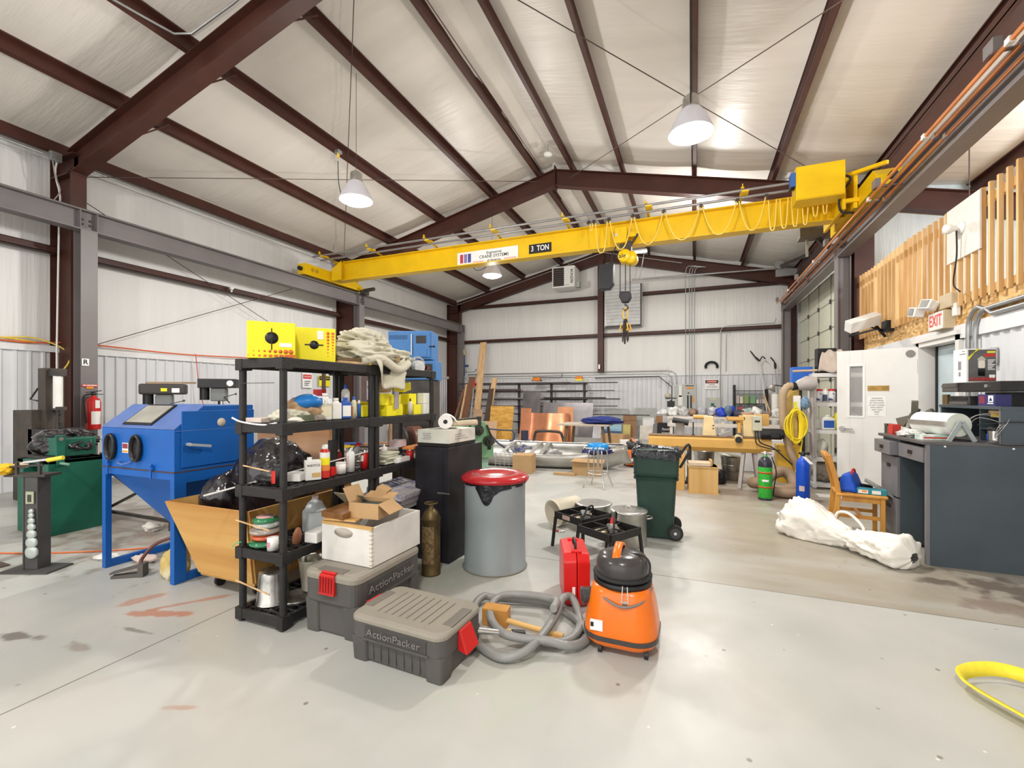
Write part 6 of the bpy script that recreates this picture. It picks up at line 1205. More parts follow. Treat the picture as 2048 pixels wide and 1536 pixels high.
# --- plywood cart with black plastic
CP = wood('cart_ply', (.60, .35, .11), (.44, .21, .05), 'x', scale=2.2)
t = thing('plywood_cart', 'wheeled plywood cart with flared sides behind the shelves', 'cart', (0, 0, 0))
def pl(a, th, name='side_panel', m=CP):
    a = [Vector(p) for p in a]; n = (a[1]-a[0]).cross(a[2]-a[0]).normalized() * th; MB().hexa(a, [p + n for p in a]).build(name, m, t)
pl([(-3.42, 2.22, .14), (-2.85, 2.22, .14), (-2.79, 2.12, .67), (-3.63, 2.11, .67)], .015)
pl([(-3.42, 3.0, .14), (-2.85, 3.0, .14), (-2.79, 3.1, .72), (-3.63, 3.1, .72)], -.015)
pl([(-3.42, 2.22, .14), (-3.42, 3.0, .14), (-3.63, 3.1, .67), (-3.63, 2.11, .67)], -.015, 'end_panel')
pl([(-2.85, 2.22, .14), (-2.85, 3.0, .14), (-2.79, 3.1, .67), (-2.79, 2.12, .67)], .015, 'end_panel')
MB().box(-3.42, 2.22, .115, -2.85, 3.0, .14).build('base', CP, t)
for (x, y) in ((-3.36, 2.33), (-2.95, 2.33), (-3.36, 2.9), (-2.95, 2.9)):
    c = MB().bar((x - .02, y, .045), (x + .01, y, .11), .02).box(x-.03, y-.03, .105, x+.03, y+.03, .115).build('caster', DKSTEEL, t); MB().cyl((x-.012, y, .042), (x+.012, y, .042), .042, 16).build('wheel', RUBBER, c)
PB = mat('black_polythene', (.018, .014, .018), .16, var=.4, bump=.9, bscale=9, coat=.4)
t = thing('plastic_cover', 'glossy black plastic sheet draped over goods in the plywood cart', 'plastic sheet', (-3.22, 2.6, .5)); crumple('drape', PB, t, (.03, .05, .26), (.33, .27, .33), 61, .2, 1.8, 5, .15); crumple('fold', PB, t, (-.2, -.2, .1), (.16, .16, .26), 62, .25, 1.8, 4, .1)
tag(MB().box(-4.35, 3.42, .42, -3.35, 3.46, 1.12).build('plywood_sheet', wood('pink_ply', (.55, .33, .19), (.42, .22, .10), 'x', scale=2)), 'reddish plywood sheet standing behind the shelves and the black plastic', 'plywood')
tag(MB().box(-4.3, 3.48, 0, -3.4, 3.85, .42).build('timber_crate', CP, bev=.003), 'low timber crate behind the plywood cart', 'crate')
# --- green machine stand with crank
GR = mat('machine_green', (.008, .11, .07), .45, var=.12, scale=3)
t = thing('green_machine', 'dark green steel machine stand with a hand crank', 'machine', (-6.75, 2.45, 0)); MB().box(0, 0, 0, .12, .5, .78).box(.42, .0, 0, .62, .5, .78).box(.1, .44, 0, .45, .5, .78).box(.1, 0, .38, .45, .45, .41).box(.0, .0, .74, .62, .5, .78).build('cabinet', GR, t, bev=.004)
MB().box(.03, .05, .78, .56, .2, .81).build('table_plate', DKSTEEL, t); MB().box(.3, .1, .81, .62, .4, 1.0).build('gearbox', GR, t, bev=.01); MB().hexa([(.62, .06, .72), (.645, .06, .72), (.645, .12, .72), (.62, .12, .72)], [(.62, .05, 1.04), (.645, .05, 1.04), (.645, .13, 1.04), (.62, .13, 1.04)]).build('crank_arm', GR, t, bev=.005); MB().cyl((.645, .09, .745), (.78, .09, .745), .014, 10).build('crank_grip', mat('grip_green', (.2, .35, .27), .4), t); MB().cyl((.62, .09, 1.0), (.65, .09, 1.0), .02, 12).build('hub', CHROME, t)
MB().box(.12, .05, .41, .36, .2, .45).build('shelf_board', wood('pale_ply2', (.6, .45, .3), (.5, .35, .2), 'x'), t)
t = thing('plastic_cover', 'black plastic bag draped over the green machine', 'plastic sheet', (-6.55, 2.75, .8)); crumple('drape', PB, t, (0, 0, .14), (.42, .24, .14), 63, .35, 2.4, 5, .1)
t = thing('plastic_bag', 'white plastic bag sitting on the bench at left', 'bag', (-6.1, 3.15, .80)); crumple('bag', mat('white_bag', (.80, .76, .74), .5, bump=.4, bscale=8), t, (.0, 0, .15), (.26, .2, .19), 64, .3, 2, 4, .1); MB().tube(arc((-.22, -.1, .22), .035, 0, PI, 10), .006, 6).build('handle', DKSTEEL, t)
t = thing('scrap_bench', 'narrow steel bench heaped with scrap behind the blast cabinet', 'bench', (-5.9, 3.35, 0)); MB().box(-.6, -.3, .74, .75, .3, .78).build('bench_top', wood('bench_wood', (.36, .27, .18), (.25, .17, .1), 'x'), t); MB().bar((-.55, -.28, 0), (-.55, -.28, .74), .04).bar((.7, -.28, 0), (.7, -.28, .74), .04).bar((.7, .28, 0), (.7, .28, .74), .04).bar((-.55, .28, 0), (-.55, .28, .74), .04).bar((-.5, -.28, .12), (.7, -.28, .6), .025).bar((-.5, -.28, .6), (.7, -.28, .12), .025).bar((-.5, -.28, .1), (.7, -.28, .1), .03).build('frame', DKSTEEL, t)
for i in range(14):
    random.seed(100 + i); x, y = -6.1 + random.random()*.95, 3.12 + random.random()*.35; c = random.choice([(.30, .22, .16), (.45, .36, .26), (.12, .1, .1), (.5, .42, .36)])
    heap('scrap_piece', ['folded brown paper', 'grey metal offcut', 'rusty bracket', 'crumpled card', 'bent strap', 'leather scrap', 'wood chip bundle', 'paper scrap', 'dark cloth scrap', 'torn carton', 'steel clip', 'grey rag', 'brown offcut', 'tan wrapper'][i] + ' in the scrap heap by the white bag', 'scrap', mat('scrap_%d' % (i % 5), c, .7), x, y, .78, (.09, .06, .04), 70 + i, .6, 2, 2, .3, group='scrap on the left bench')
t = thing('hand_truck', 'red-wheeled hand truck standing behind the bench at left', 'hand truck', (-5.75, 3.9, 0)); MB().bar((0, 0, .1), (.25, .1, 1.15), .03).bar((.1, .1, .1), (.35, .2, 1.15), .03).bar((.25, .1, 1.13), (.35, .2, 1.13), .03).build('frame', GR, t); MB().cyl((.08, -.12, .13), (.14, -.06, .13), .12, 22).build('wheel', RUBBER, t); MB().cyl((.07, -.13, .13), (.13, -.07, .13), .085, 22).build('rim', RED, t)
# --- bender stand with dies
t = thing('bender_stand', 'grey steel bender post with a column of washers on its face', 'machine', (-5.09, 1.97, 0), .38); PG = mat('post_grey', (.075, .072, .07), .5, .2, var=.15)
MB().box(-.2, -.12, 0, .2, .1, .015).build('base_plate', PG, t); MB().box(-.07, -.05, .015, .05, .06, .78).box(-.07, -.056, .015, -.058, .06, .78).build('post', PG, t, bev=.004)
MB().box(-.22, -.06, .78, .12, .08, .80).bar((-.22, -.05, .86), (.1, -.05, .88), .015).bar((.07, -.05, .8), (.07, -.05, .9), .02).bar((-.12, -.05, .8), (-.12, -.05, .9), .02).build('head', DKSTEEL, t); MB().cyl((-.05, -.06, .90), (.2, -.02, .93), .013, 10).build('lever', CHROME, t); MB().cyl((.12, -.035, .915), (.23, -.015, .935), .018, 10).build('grip', mat('grip_yellow', (.8, .65, .05), .4), t)
MB().box(-.035, -.062, .56, .03, -.055, .66).build('counter_frame', mat('pale_green', (.35, .38, .25), .5), t); MB().box(-.02, -.064, .575, .012, -.061, .635).build('counter_face', DKSTEEL, t)
for i, (z, r) in enumerate(((.50, .02), (.465, .022), (.42, .027), (.37, .032), (.31, .038), (.24, .046), (.16, .052))):
    o = MB().lathe([(r*.25, 0), (r, 0), (r, .012), (r*.85, .018), (r*.25, .018)], 24).build('die_wheel', mat('pale_washer', (.50, .55, .52), .35, .4), t); o.location = (.015, -.056, z); o.rotation_euler = (PI/2, 0, 0)
t = thing('leather_gloves', 'yellow leather work gloves folded on the bender head', 'gloves', (-5.36, 1.84, .80)); crumple('glove', mat('glove_yellow', (.75, .45, .015), .7), t, (.0, 0, .035), (.15, .09, .045), 81, .35, 2.5, 4, .2); crumple('glove', mat('glove_pale', (.62, .46, .3), .8), t, (.1, .08, .06), (.09, .05, .025), 82, .35, 2.5, 3, .2)
t = thing('machine_post', 'rusty angle-iron machine leg at the left edge', 'machine', (-5.63, 1.86, 0)); MB().box(-.04, -.04, 0, .04, .05, .80).box(-.2, -.04, 0, .22, .06, .012).box(-.3, -.06, .79, .1, .1, .82).build('post', mat('rusty_steel', (.13, .08, .05), .7, c2=(.06, .05, .045), scale=14, thr=(.4, .6)), t)
# --- hydraulic press
t = thing('hydraulic_press', 'dark steel vertical press with a white cylinder against the left wall', 'machine', (-8.3, 3.35, 0)); DS = mat('press_brown', (.075, .062, .05), .6, var=.2)
MB().box(-.1, -.1, 0, .1, .1, 1.83).build('column', DS, t, bev=.004); MB().box(-.5, -.2, 0, .0, .1, 1.25).build('side_plate', DS, t); MB().cyl((.22, -.02, 1.28), (.22, -.02, 1.74), .05, 20).build('cylinder', WPLAS, t); MB().box(.1, -.07, 1.72, .28, .05, 1.82).box(.12, -.06, 1.25, .28, .05, 1.3).cyl((.22, -.02, .98), (.22, -.02, 1.28), .022).build('mount', DKSTEEL, t); MB().box(-.1, -.2, .8, .36, .2, 1.0).build('base_block', mat('blackish', (.03, .028, .028), .5), t, bev=.004); MB().tube([(-.1, -.1, 1.55), (-.3, -.1, 1.4), (-.1, -.1, 1.38)], .012, 6).build('lever', DKSTEEL, t); MB().box(-.1, -.2, 0, .36, .2, .8).build('plinth', DKSTEEL, t)
MB().tube([(.32, -.05, 1.2), (.33, -.05, 1.0)], .01, 6).ball((.33, -.05, 1.2), .02, 6).ball((.33, -.05, 1.08), .02, 6).build('valve_knobs', RUBBER, t)
# --- drill presses and wall bench behind the cabinet
def drill_press(label, x, y, z, hood, rz, big):
    t = thing('drill_press', label, 'drill press', (x, y, 0), rz); w2, h2 = (.3, .17) if big else (.27, .15)
    MB().box(-w2, -.14, z, w2, .14, z + h2).build('belt_cover', hood, t, bev=.03 if big else .008, seg=3)
    MB().box(-.1, -.1, z - .22, .12, .1, z).build('head', mat('head_grey', (.18, .19, .19), .45), t, bev=.02); MB().cyl((-.2, 0, z - .2), (-.2, 0, z), .07, 16).build('motor', BLK, t); MB().cyl((0, .12, 0), (0, .12, z - .05), .04, 16).box(-.2, -.15, 0, .2, .3, .05).build('column', DKSTEEL, t); MB().cyl((.05, -.02, z - .35), (.05, -.02, z - .2), .025, 12).build('spindle', CHROME, t); MB().bar((.1, -.1, z - .15), (.28, -.16, z - .1), .012).ball((.28, -.16, z - .1), .018, 6).bar((.1, -.1, z - .15), (.2, -.2, z - .25), .012).build('feed_handle', DKSTEEL, t); return t
t = drill_press('dark grey drill press with yellow sticker behind the blue cabinet', -7.9, 4.55, 1.47, mat('hood_charcoal', (.05, .045, .04), .5), .9, True); MB().box(-.02, -.145, 1.52, .06, -.141, 1.57).build('sticker', CY, t); MB().box(.12, -.145, 1.5, .22, -.141, 1.57).build('white_sticker', WINK, t)
tag(MB().bar((-8.0, 4.35, 1.655), (-7.75, 4.95, 1.665), .09, .03).build('board_offcut', wood('offcut', (.35, .25, .16), (.25, .17, .1), 'y')), 'board offcut lying on the left drill press hood', 'board')
t = drill_press('black drill press with a round logo right of the other one', -7.4, 5.1, 1.58, BLK, .75, False); o = MB().lathe([(.03, 0), (.05, 0), (.05, .003), (.03, .003)], 20).build('logo_ring', WINK, t); o.location = (.19, -.142, 1.655); o.rotation_euler = (PI/2, 0, 0)
t = thing('work_bench', 'long steel workbench along the left wall behind the shelves', 'bench', (-8.6, 6.2, 0)); MB().box(-.4, -.9, .78, .4, 3.2, .84).build('bench_top', mat('bench_dark', (.12, .1, .09), .6, var=.2), t); 
for (x, y) in ((-.35, -.85), (.35, -.85), (-.35, 3.1), (.35, 3.1)): MB().box(x-.04, y-.04, 0, x+.04, y+.04, .78).build('leg', DKSTEEL, t)
t = thing('angle_guide', 'black angled sander arm on the workbench seen through the shelves', 'tool', (-7.6, 6.4, .0)); MB().bar((0, 0, 1.05), (.15, .25, 1.3), .12, .1).box(-.1, -.1, .9, .3, .2, 1.05).box(-.05, -.05, 0, .2, .15, .9).build('arm', DKSTEEL, t)
t = thing('no_smoking_sign', 'white sign with a red and black header on the left liner wall', 'sign', (XL + .08, 8.95, 1.86)); MB().box(-.004, -.16, -.2, .004, .16, .2).build('plate', WINK, t); MB().box(.004, -.14, .04, .006, .14, .15).build('header', REDINK, t); text('lettering', 'DANGER', .06, WINK, t, (.0075, 0, .095), (PI/2, 0, PI/2)); [MB().box(.004, -.1, -.04 - i*.05, .0055, .1 - .03*i, -.02 - i*.05).build('printed_lines', INK, t) for i in range(3)]
t = thing('caution_sign', 'yellow CAUTION sign on the left liner wall', 'sign', (XL + .08, 9.55, 1.86)); MB().box(-.004, -.2, -.15, .004, .2, .15).build('plate', CY, t); MB().box(.004, -.19, .02, .006, .19, .13).build('header', INK, t); text('lettering', 'CAUTION', .07, CY, t, (.0075, 0, .075), (PI/2, 0, PI/2))
tag(MB().tube(smooth_path([(XL+.2, 6.0, 2.3), (XL+.25, 6.05, 1.6), (XL+.3, 6.2, .8), (XL+.3, 6.3, .01)]), .008, 5).build('red_air_line', plain('line_red', (.65, .08, .06))), 'thin red line hanging down the left wall behind the first shelf', 'cable')
t = thing('drill_press', 'tall grey machine with a red label seen between the shelf posts', 'machine', (-7.0, 8.6, 0)); MB().box(-.2, -.15, 0, .2, .2, 1.3).build('column', mat('mach_grey', (.25, .25, .26), .5), t, bev=.01); MB().box(-.35, -.2, 2.0, .35, .2, 2.12).box(-.3, -.15, 1.3, -.1, .1, 2.0).build('head', mat('mach_brown', (.12, .08, .07), .5), t, bev=.01); MB().box(-.1, -.2, 1.35, .25, .1, 1.8).build('motor', mat('mach_light', (.35, .34, .36), .5), t, bev=.01); MB().box(0, -.205, 1.6, .12, -.2, 1.68).build('label', REDINK, t)
t = thing('timber_rack', 'dark steel bar rack behind the shelving with rusty uprights', 'rack', (-7.6, 7.6, 0)); MB().bar((0, 0, 0), (0, 0, 2.4), .06).bar((.25, .1, 0), (.25, .1, 2.4), .06).bar((-.3, .0, 1.2), (.5, .2, 1.2), .05).build('uprights', mat('rack_brown', (.09, .05, .045), .5), t)
# clutter table directly behind the shelves
t = thing('clutter_table', 'low table piled with tools behind the black shelves', 'table', (-3.45, 4.15, 0)); MB().box(-1.1, -.24, .74, 1.0, .28, .78).build('table_top', mat('table_rose', (.22, .17, .15), .6), t)
for (x, y) in ((-1.0, -.2), (.9, -.2), (-1.0, .24), (.9, .24)): MB().box(x-.03, y-.03, 0, x+.03, y+.03, .74).build('leg', DKSTEEL, t)
names = ['orange handled clamp', 'red handled clamp', 'yellow level', 'dark file', 'wooden handle', 'steel ruler', 'grey pipe piece', 'tan stick', 'white tube', 'blue handled file', 'black bar', 'brown batten', 'chrome rod', 'red pipe wrench', 'pale dowel', 'yellow handle', 'thin steel rod', 'cedar strip', 'rusty bar', 'orange strip']
cols = [(.7, .2, .03), (.55, .03, .02), (.75, .55, .05), (.08, .07, .07), (.5, .3, .12), (.45, .45, .45), (.25, .25, .26), (.55, .4, .25), (.7, .7, .68), (.05, .1, .4), (.04, .04, .04), (.3, .17, .09), (.55, .55, .55), (.5, .03, .03), (.65, .5, .33), (.8, .6, .05), (.4, .38, .36), (.5, .25, .12), (.2, .1, .06), (.75, .3, .05)]
for i in range(20):
    random.seed(200 + i); a = random.uniform(-.35, .35); x = -4.35 + (i % 7)*.27 + random.random()*.1; y = 3.97 + (i // 7)*.15 + random.random()*.08
    L2 = random.uniform(.14, .26); z = .785 + .022*(1 + (i*7) % 4)
    tag(MB().bar((x - L2*math.cos(a), y - L2*math.sin(a), z), (x + L2*math.cos(a), y + L2*math.sin(a), z + .02), .03, .022).build('hand_tool', plain('tool_%d' % i, cols[i])), names[i] + ' in the pile on the table behind the shelves', 'tool', 'tools piled behind the shelves')
t = thing('grinding_wheel', 'brown cable reel with metal rim standing behind the second shelf', 'reel', (-2.95, 4.2, .78)); MB().cyl((0, 0, .17), (.05, .1, .17), .16, 24).build('reel', mat('reel_brown', (.2, .09, .06), .4), t); MB().cyl((-.06, -.1, .17), (-.05, -.08, .17), .165, 24).build('flange', DKSTEEL, t)
# ================================================================= MIDDLE DISTANCE AND BACK WALL
# --- burners
def burner(label, x, y, rz, red):
    t = thing('gas_burner', label, 'burner', (x, y, 0), rz, 'square outdoor gas burners'); s_ = .19
    mb = MB(); mb.box(-s_, -s_, .275, s_, -s_+.012, .335).box(-s_, s_-.012, .275, s_, s_, .335).box(-s_, -s_, .275, -s_+.012, s_, .335).box(s_-.012, -s_, .275, s_, s_, .335).box(-s_, -s_, .272, s_, s_, .277)
    mb.build('frame', BLACK, t)
    for (cx, cy) in ((-s_, -s_), (s_, -s_), (s_, s_), (-s_, s_)): MB().bar((cx*.96, cy*.96, .28), (cx*1.08, cy*1.08, 0), .022).build('leg', BLACK, t)
    MB().bar((-s_, -s_*.1, .325), (s_, s_*.1, .325), .012).bar((0, -s_, .325), (0, s_, .325), .012).build('grate', BLACK, t)
    for cx in (-.08, .08): MB().lathe([(0, .285), (.055, .285), (.06, .30), (.045, .31), (.02, .315), (.02, .305), (0, .305)], 18, x=cx, y=.02).build('burner_ring', mat('brassy', (.42, .34, .2), .35, .8, var=.2), t)
    MB().hexa([(-.04, -.05, .29), (.03, -.07, .29), (.05, -.06, .29), (-.02, -.04, .29)], [(-.06, -.03, .37), (.02, -.05, .35), (.05, -.05, .35), (-.03, -.03, .37)]).build('wind_shield', ALU, t)
    MB().tube(smooth_path([(-.18, -.15, .26), (-.2, -.19, .33), (-.1, -.16, .42), (.03, -.1, .41), (.08, -.05, .31)] if not red else [(-.05, -.1, .31), (.0, -.06, .39), (.1, .02, .43), (.17, .06, .40), (.18, .08, .32)]), .009, 8).build('gas_hose', RUBBER, t)
    if red: MB().cyl((.02, -.02, .335), (.06, .0, .39), .022, 12).build('regulator', RED, t); MB().tube(smooth_path([(-.1, -.1, .27), (-.2, -.15, .15), (-.25, -.2, .06), (-.1, -.25, .02)]), .007, 6).build('supply_line', mat('grey_line', (.2, .19, .19), .5), t); MB().cyl((-.12, -.2, .05), (-.12, -.2, .1), .018, 10).build('green_fitting', plain('fit_green', (0, .2, .1)), t)
    else: MB().box(-.191, -.02, .285, -.19, .08, .325).build('label', mat('label_tan', (.5, .35, .3), .5), t)
burner('square black gas burner on legs, nearer one with a red regulator', -.68, 3.86, 1.02, True)
burner('square black gas burner on legs, set behind and left of the other', -.99, 4.22, 1.02, False)
PA = mat('pot_aluminium', (.60, .58, .53), .32, .8, var=.2, scale=7)
t = thing('stock_pot', 'tall aluminium stock pot with side handles beside the green bin', 'pot', (-.60, 4.50, 0)); MB().lathe([(0, 0), (.165, 0), (.172, .01), (.172, .315), (.18, .32), (.18, .328)], 36).build('pot', PA, t); MB().lathe([(.182, .325), (.182, .333), (.15, .34), (0, .345)], 36).build('lid', ALU, t); MB().tube(arc((0, 0, .345), .025, 0, PI, 8), .006, 6).build('lid_knob', ALU, t)
for a in (.4, 3.5): c, s_ = math.cos(a), math.sin(a); MB().tube(smooth_path([(.17*c - .04*s_, .17*s_ + .04*c, .25), (.22*c - .04*s_, .22*s_ + .04*c, .26), (.22*c + .04*s_, .22*s_ - .04*c, .26), (.17*c + .04*s_, .17*s_ - .04*c, .25)]), .008, 6).build('handle', PA, t)
t = thing('stock_pot', 'wide aluminium pot with a flat lid behind the burners', 'pot', (-1.03, 4.92, 0)); MB().lathe([(0, 0), (.175, 0), (.18, .01), (.18, .255), (.19, .26)], 36).build('pot', PA, t); MB().lathe([(.2, .26), (.2, .268), (.17, .272), (.1, .27), (0, .272)], 36).build('lid', ALU, t); MB().bar((-.05, 0, .285), (.05, 0, .285), .012, .006).build('lid_handle', ALU, t)
t = thing('plastic_bucket', 'white plastic bucket lying on its side by the burners', 'bucket', (-1.44, 4.78, .148)); o = MB().lathe([(0, .33), (.12, .33), (.145, 0), (.152, 0), (.152, -.02), (.14, -.02), (.115, .31), (0, .31)], 32).build('bucket', mat('bucket_cream', (.72, .66, .52), .4), t); o.rotation_euler = (.0, PI/2 - .12, .95); MB().tube([(.0, -.1, -.135), (.05, -.16, -.14), (.12, -.2, -.14), (.16, -.15, -.14)], .006, 6).build('bail', CHROME, t); MB().cyl((.03, -.15, -.138), (.1, -.19, -.138), .011, 8).build('grip', REDINK, t)
# --- green wheeled bin
GBN = mat('bin_green', (.018, .05, .038), .5, var=.15, scale=5, bump=.1, bscale=20)
t = thing('wheeled_bin', 'dark green wheeled bin lined with a black bag', 'bin', (-.375, 4.93, 0), .07)
loft(MB(), [(rrect(.165, .17, .04), .012), (rrect(.20, .205, .05), .62), (rrect(.205, .21, .05), .63), (rrect(.215, .22, .05), .64), (rrect(.225, .235, .05), .83), (rrect(.235, .245, .05), .84), (rrect(.235, .245, .05), .865), (rrect(.2, .21, .05), .865)], True).build('body', GBN, t, bev=.002)
for z in (.60, .645, .8): loft(MB(), [(rrect(.203 + z*.02, .21 + z*.02, .05), z), (rrect(.206 + z*.024, .213 + z*.024, .05), z + .012)]).build('rib', GBN, t)
mb = MB(); sec0 = rrect(.238, .248, .05, 7); n_ = len(sec0)
vs_ = []
for k, (sc, z) in enumerate(((1.0, .845), (1.005, .885), (.93, .90), (.88, .86), (.8, .78), (.6, .72))):
    for i, (x, y) in enumerate(sec0): j = .012*math.sin(i*2.3 + k) + .01*math.sin(i*.9); vs_.append((x*sc + j*.3, y*sc, z + (j if k < 4 else j*2) - (.035*abs(math.sin(i*.45)) if k == 0 else 0)))
mb.add(vs_, [(k*n_+i, k*n_+(i+1) % n_, (k+1)*n_+(i+1) % n_, (k+1)*n_+i) for k in range(5) for i in range(n_)] + [tuple(range(5*n_, 6*n_))], True); mb.build('bag', BAG, t)
for x in (.12,): 
    for s_ in (-1, 1):
        wl = MB().cyl((.185, s_*.15, .075), (.185, s_*.2, .075), .075, 28).build('wheel', RUBBER, t); MB().cyl((.185, s_*.2, .075), (.185, s_*.204, .075), .05, 22).build('rim', mat('rim_dark', (.05, .05, .055), .3), wl); MB().cyl((.185, s_*.204, .075), (.185, s_*.209, .075), .015, 12).build('hub', CHROME, wl)
    MB().cyl((.185, -.15, .075), (.185, .15, .075), .012, 10).build('axle', DKSTEEL, t)
MB().tube(smooth_path([(.2, .0, .78), (.24, .0, .84), (.30, .05, .93), (.33, .12, .93), (.34, .14, .88), (.29, .1, .78), (.24, .05, .7)]), .014, 8).build('handle', BLK, t)
# --- stool
t = thing('bar_stool', 'chrome stool with a blue cushion reading Power of Blue', 'stool', (-1.42, 7.1, 0)); MB().lathe([(0, .60), (.15, .60), (.165, .615), (.168, .66), (.155, .69), (.08, .70), (0, .70)], 30).build('cushion', mat('cushion_blue', (.01, .25, .62), .3), t); text('lettering', 'Power of Blue', .055, WINK, t, (-.03, -.172, .635), (PI/2, 0, .16), bold=.001)
for a in (.6, 2.2, 3.75, 5.3): c, s_ = math.cos(a), math.sin(a); MB().tube(smooth_path([(.1*c, .1*s_, .6), (.15*c, .15*s_, .57), (.16*c, .16*s_, .4), (.17*c, .17*s_, .2), (.24*c, .24*s_, .03), (.25*c, .25*s_, 0)]), .011, 8).build('leg', CHROME, t)
MB().tube([(.175*math.cos(a), .175*math.sin(a), .23) for a in [2*PI*i/28 for i in range(28)]], .01, 8, closed=True).build('foot_ring', CHROME, t); MB().cyl((0, 0, .32), (0, 0, .6), .02, 12).build('screw_post', CHROME, t)
# --- canoe
CN = mat('canoe_aluminium', (.50, .485, .45), .35, .6, var=.15, scale=4)
t = thing('canoe', 'open aluminium canoe lying across the floor', 'canoe', (-3.22, 8.85, .03), .06); t.rotation_euler = (.2, 0, .06)
def hull(u, v_, off=0):
    x = -2.1 + 4.1*u; e = abs(2*u - 1); w_ = .44*(1 - e**2.6)**.75 + .001; sh = .34 + .14*e**3; a = PI*v_; k = .0 + .12*max(0, e - .82)/.18
    return (x - (0.09*math.sin(a)*(1 if u < .5 else -1) if e > .96 else 0), (w_ - off)*math.cos(a), k + off + (sh - k)*(1 - math.sin(a)**.55))
mb = MB(); mb.grid(lambda u, v_: hull(u, v_), 48, 20); o = mb.build('hull', CN, t); q = o.modifiers.new('s', 'SOLIDIFY'); q.thickness = .01; q.offset = 1
for s_ in (0, 1): MB().tube([hull(i/40, s_) for i in range(41)], .014, 6).build('gunwale', ALU, t)
for x, w_ in ((-1.15, .40), (-.45, .43), (.15, .43), (.35, .42)): MB().box(x-.04, -w_, .325, x+.04, w_, .345).build('thwart', ALU, t)
mb = MB()
for i in range(22): 
    a, b = hull(.93, .05 + i*.04), 0; mb.ball(hull(.93, min(.98, .05 + i*.042)), .006, 4)
mb.build('rivets', ALU, t)
heap('blue_jacket', 'crumpled navy cloth hanging over the canoe side behind the stool', 'cloth', mat('navy_cloth', (.03, .035, .13), .85), -1.75, 8.72, .30, (.32, .22, .10), 91, .4, 2.4, 4, .2)
heap('foil_bag', 'silver crumpled foil inside the canoe', 'foil', mat('silver_foil', (.6, .6, .6), .25, .6), -2.75, 8.8, .12, (.2, .14, .14), 92, .6, 3, 3, .2)
t = thing('fishing_gear', 'dark blue boots and straps inside the left end of the canoe', 'gear', (-3.55, 9.3, 0)); crumple('straps', mat('strap_blue', (.05, .06, .2), .7, c2=(.3, .3, .32), scale=15, thr=(.45, .6)), t, (0, 0, .3), (.3, .15, .16), 93, .6, 3, 3, .2); MB().cyl((.06, 0, .3), (.06, 0, .68), .08, 16).build('boot', mat('boot_navy', (.03, .035, .06), .6), t)
t = thing('lawn_tool', 'dark folding tool with a bent handle above the canoe bow', 'tool', (-4.15, 9.0, 0)); MB().tube([(-.2, 0, .75), (.1, .1, .4), (.35, .1, .25)], .02, 8).tube(smooth_path([(-.15, 0, .72), (.2, 0, .7), (.5, 0, .68), (.52, 0, .5), (.42, 0, .48)]), .016, 8).build('frame', mat('tool_navy', (.04, .045, .08), .5), t)
boxt('cardboard_box', 'brown cardboard box on the floor before the canoe bow', 'box', -3.0, 7.98, 0, .36, .4, .34, CARD, .12)
t = boxt('cardboard_box', 'wide cardboard box with a flap in front of the canoe behind the stool', 'box', -1.82, 8.15, 0, .52, .3, .25, CARD, .08); MB().hexa([(-.28, -.22, .255), (.3, -.18, .235), (.3, .15, .26), (-.26, .15, .27)], [(-.28, -.22, .262), (.3, -.18, .243), (.3, .15, .268), (-.26, .15, .278)]).build('flap', CARD, t)
boxt('cardboard_sheet', 'flat cardboard strip on the floor before the wide box', 'cardboard', -2.2, 7.95, 0, .4, .12, .04, CARD, .0)
t = thing('wire_crate', 'white wire basket beside the green bending machine', 'basket', (-3.45, 8.3, 0)); mb = MB()
for i in range(7): mb.bar((-.3 + i*.1, 0, 0), (-.3 + i*.1, 0, .32), .006).bar((-.32, 0, .02 + i*.05), (.32, 0, .02 + i*.05), .006)
mb.build('mesh', mat('wire_pale', (.5, .46, .42), .5), t)
# --- green profile bender
PG2 = mat('bender_green', (.17, .34, .18), .42, var=.06); PG3 = mat('bender_green_pale', (.30, .46, .35), .4)
t = thing('ring_bender', 'pale green ring bending machine with three black rollers', 'machine', (-3.42, 6.2, 0), .85); MB().prism([(-.02, 0), (.55, 0), (.55, .96), (.12, .98), (-.02, .55)], 'y', 0, .55).build('side_body', PG2, t) if False else MB().box(-.05, .05, 0, .52, .6, .62).build('base', PG3, t, bev=.01)
mb = MB(); mb.prism([(-.06, .45), (.58, .45), (.58, .72), (.42, 1.04), (.08, 1.04), (-.06, .72)], 'y', -.02, .5); mb.build('head', PG2, t, bev=.01)
for (x, z) in ((.3, .9), (.12, .72), (.47, .72)): MB().cyl((x, -.02, z), (x, -.07, z), .085, 26).cyl((x, -.07, z), (x, -.14, z), .06, 22).cyl((x, -.14, z), (x, -.2, z), .035, 16).build('roller', mat('roller_dark', (.06, .06, .05), .35, .5), t)
MB().bar((.02, -.035, .68), (.17, -.035, .98), .05, .02).bar((.58, -.035, .68), (.45, -.035, .98), .05, .02).build('slide_bar', DKSTEEL, t); MB().box(.3, -.03, .98, .36, .05, 1.12).cyl((.33, 0, 1.1), (-.05, -.1, 1.08), .015).ball((-.05, -.1, 1.08), .025, 8).build('top_lever', DKSTEEL, t); MB().box(.0, -.025, .5, .1, -.02, .58).box(.47, -.025, .58, .53, -.02, .64).build('black_plates', BLK, t); MB().box(.27, -.026, .6, .32, -.02, .66).build('yellow_label', CY, t)
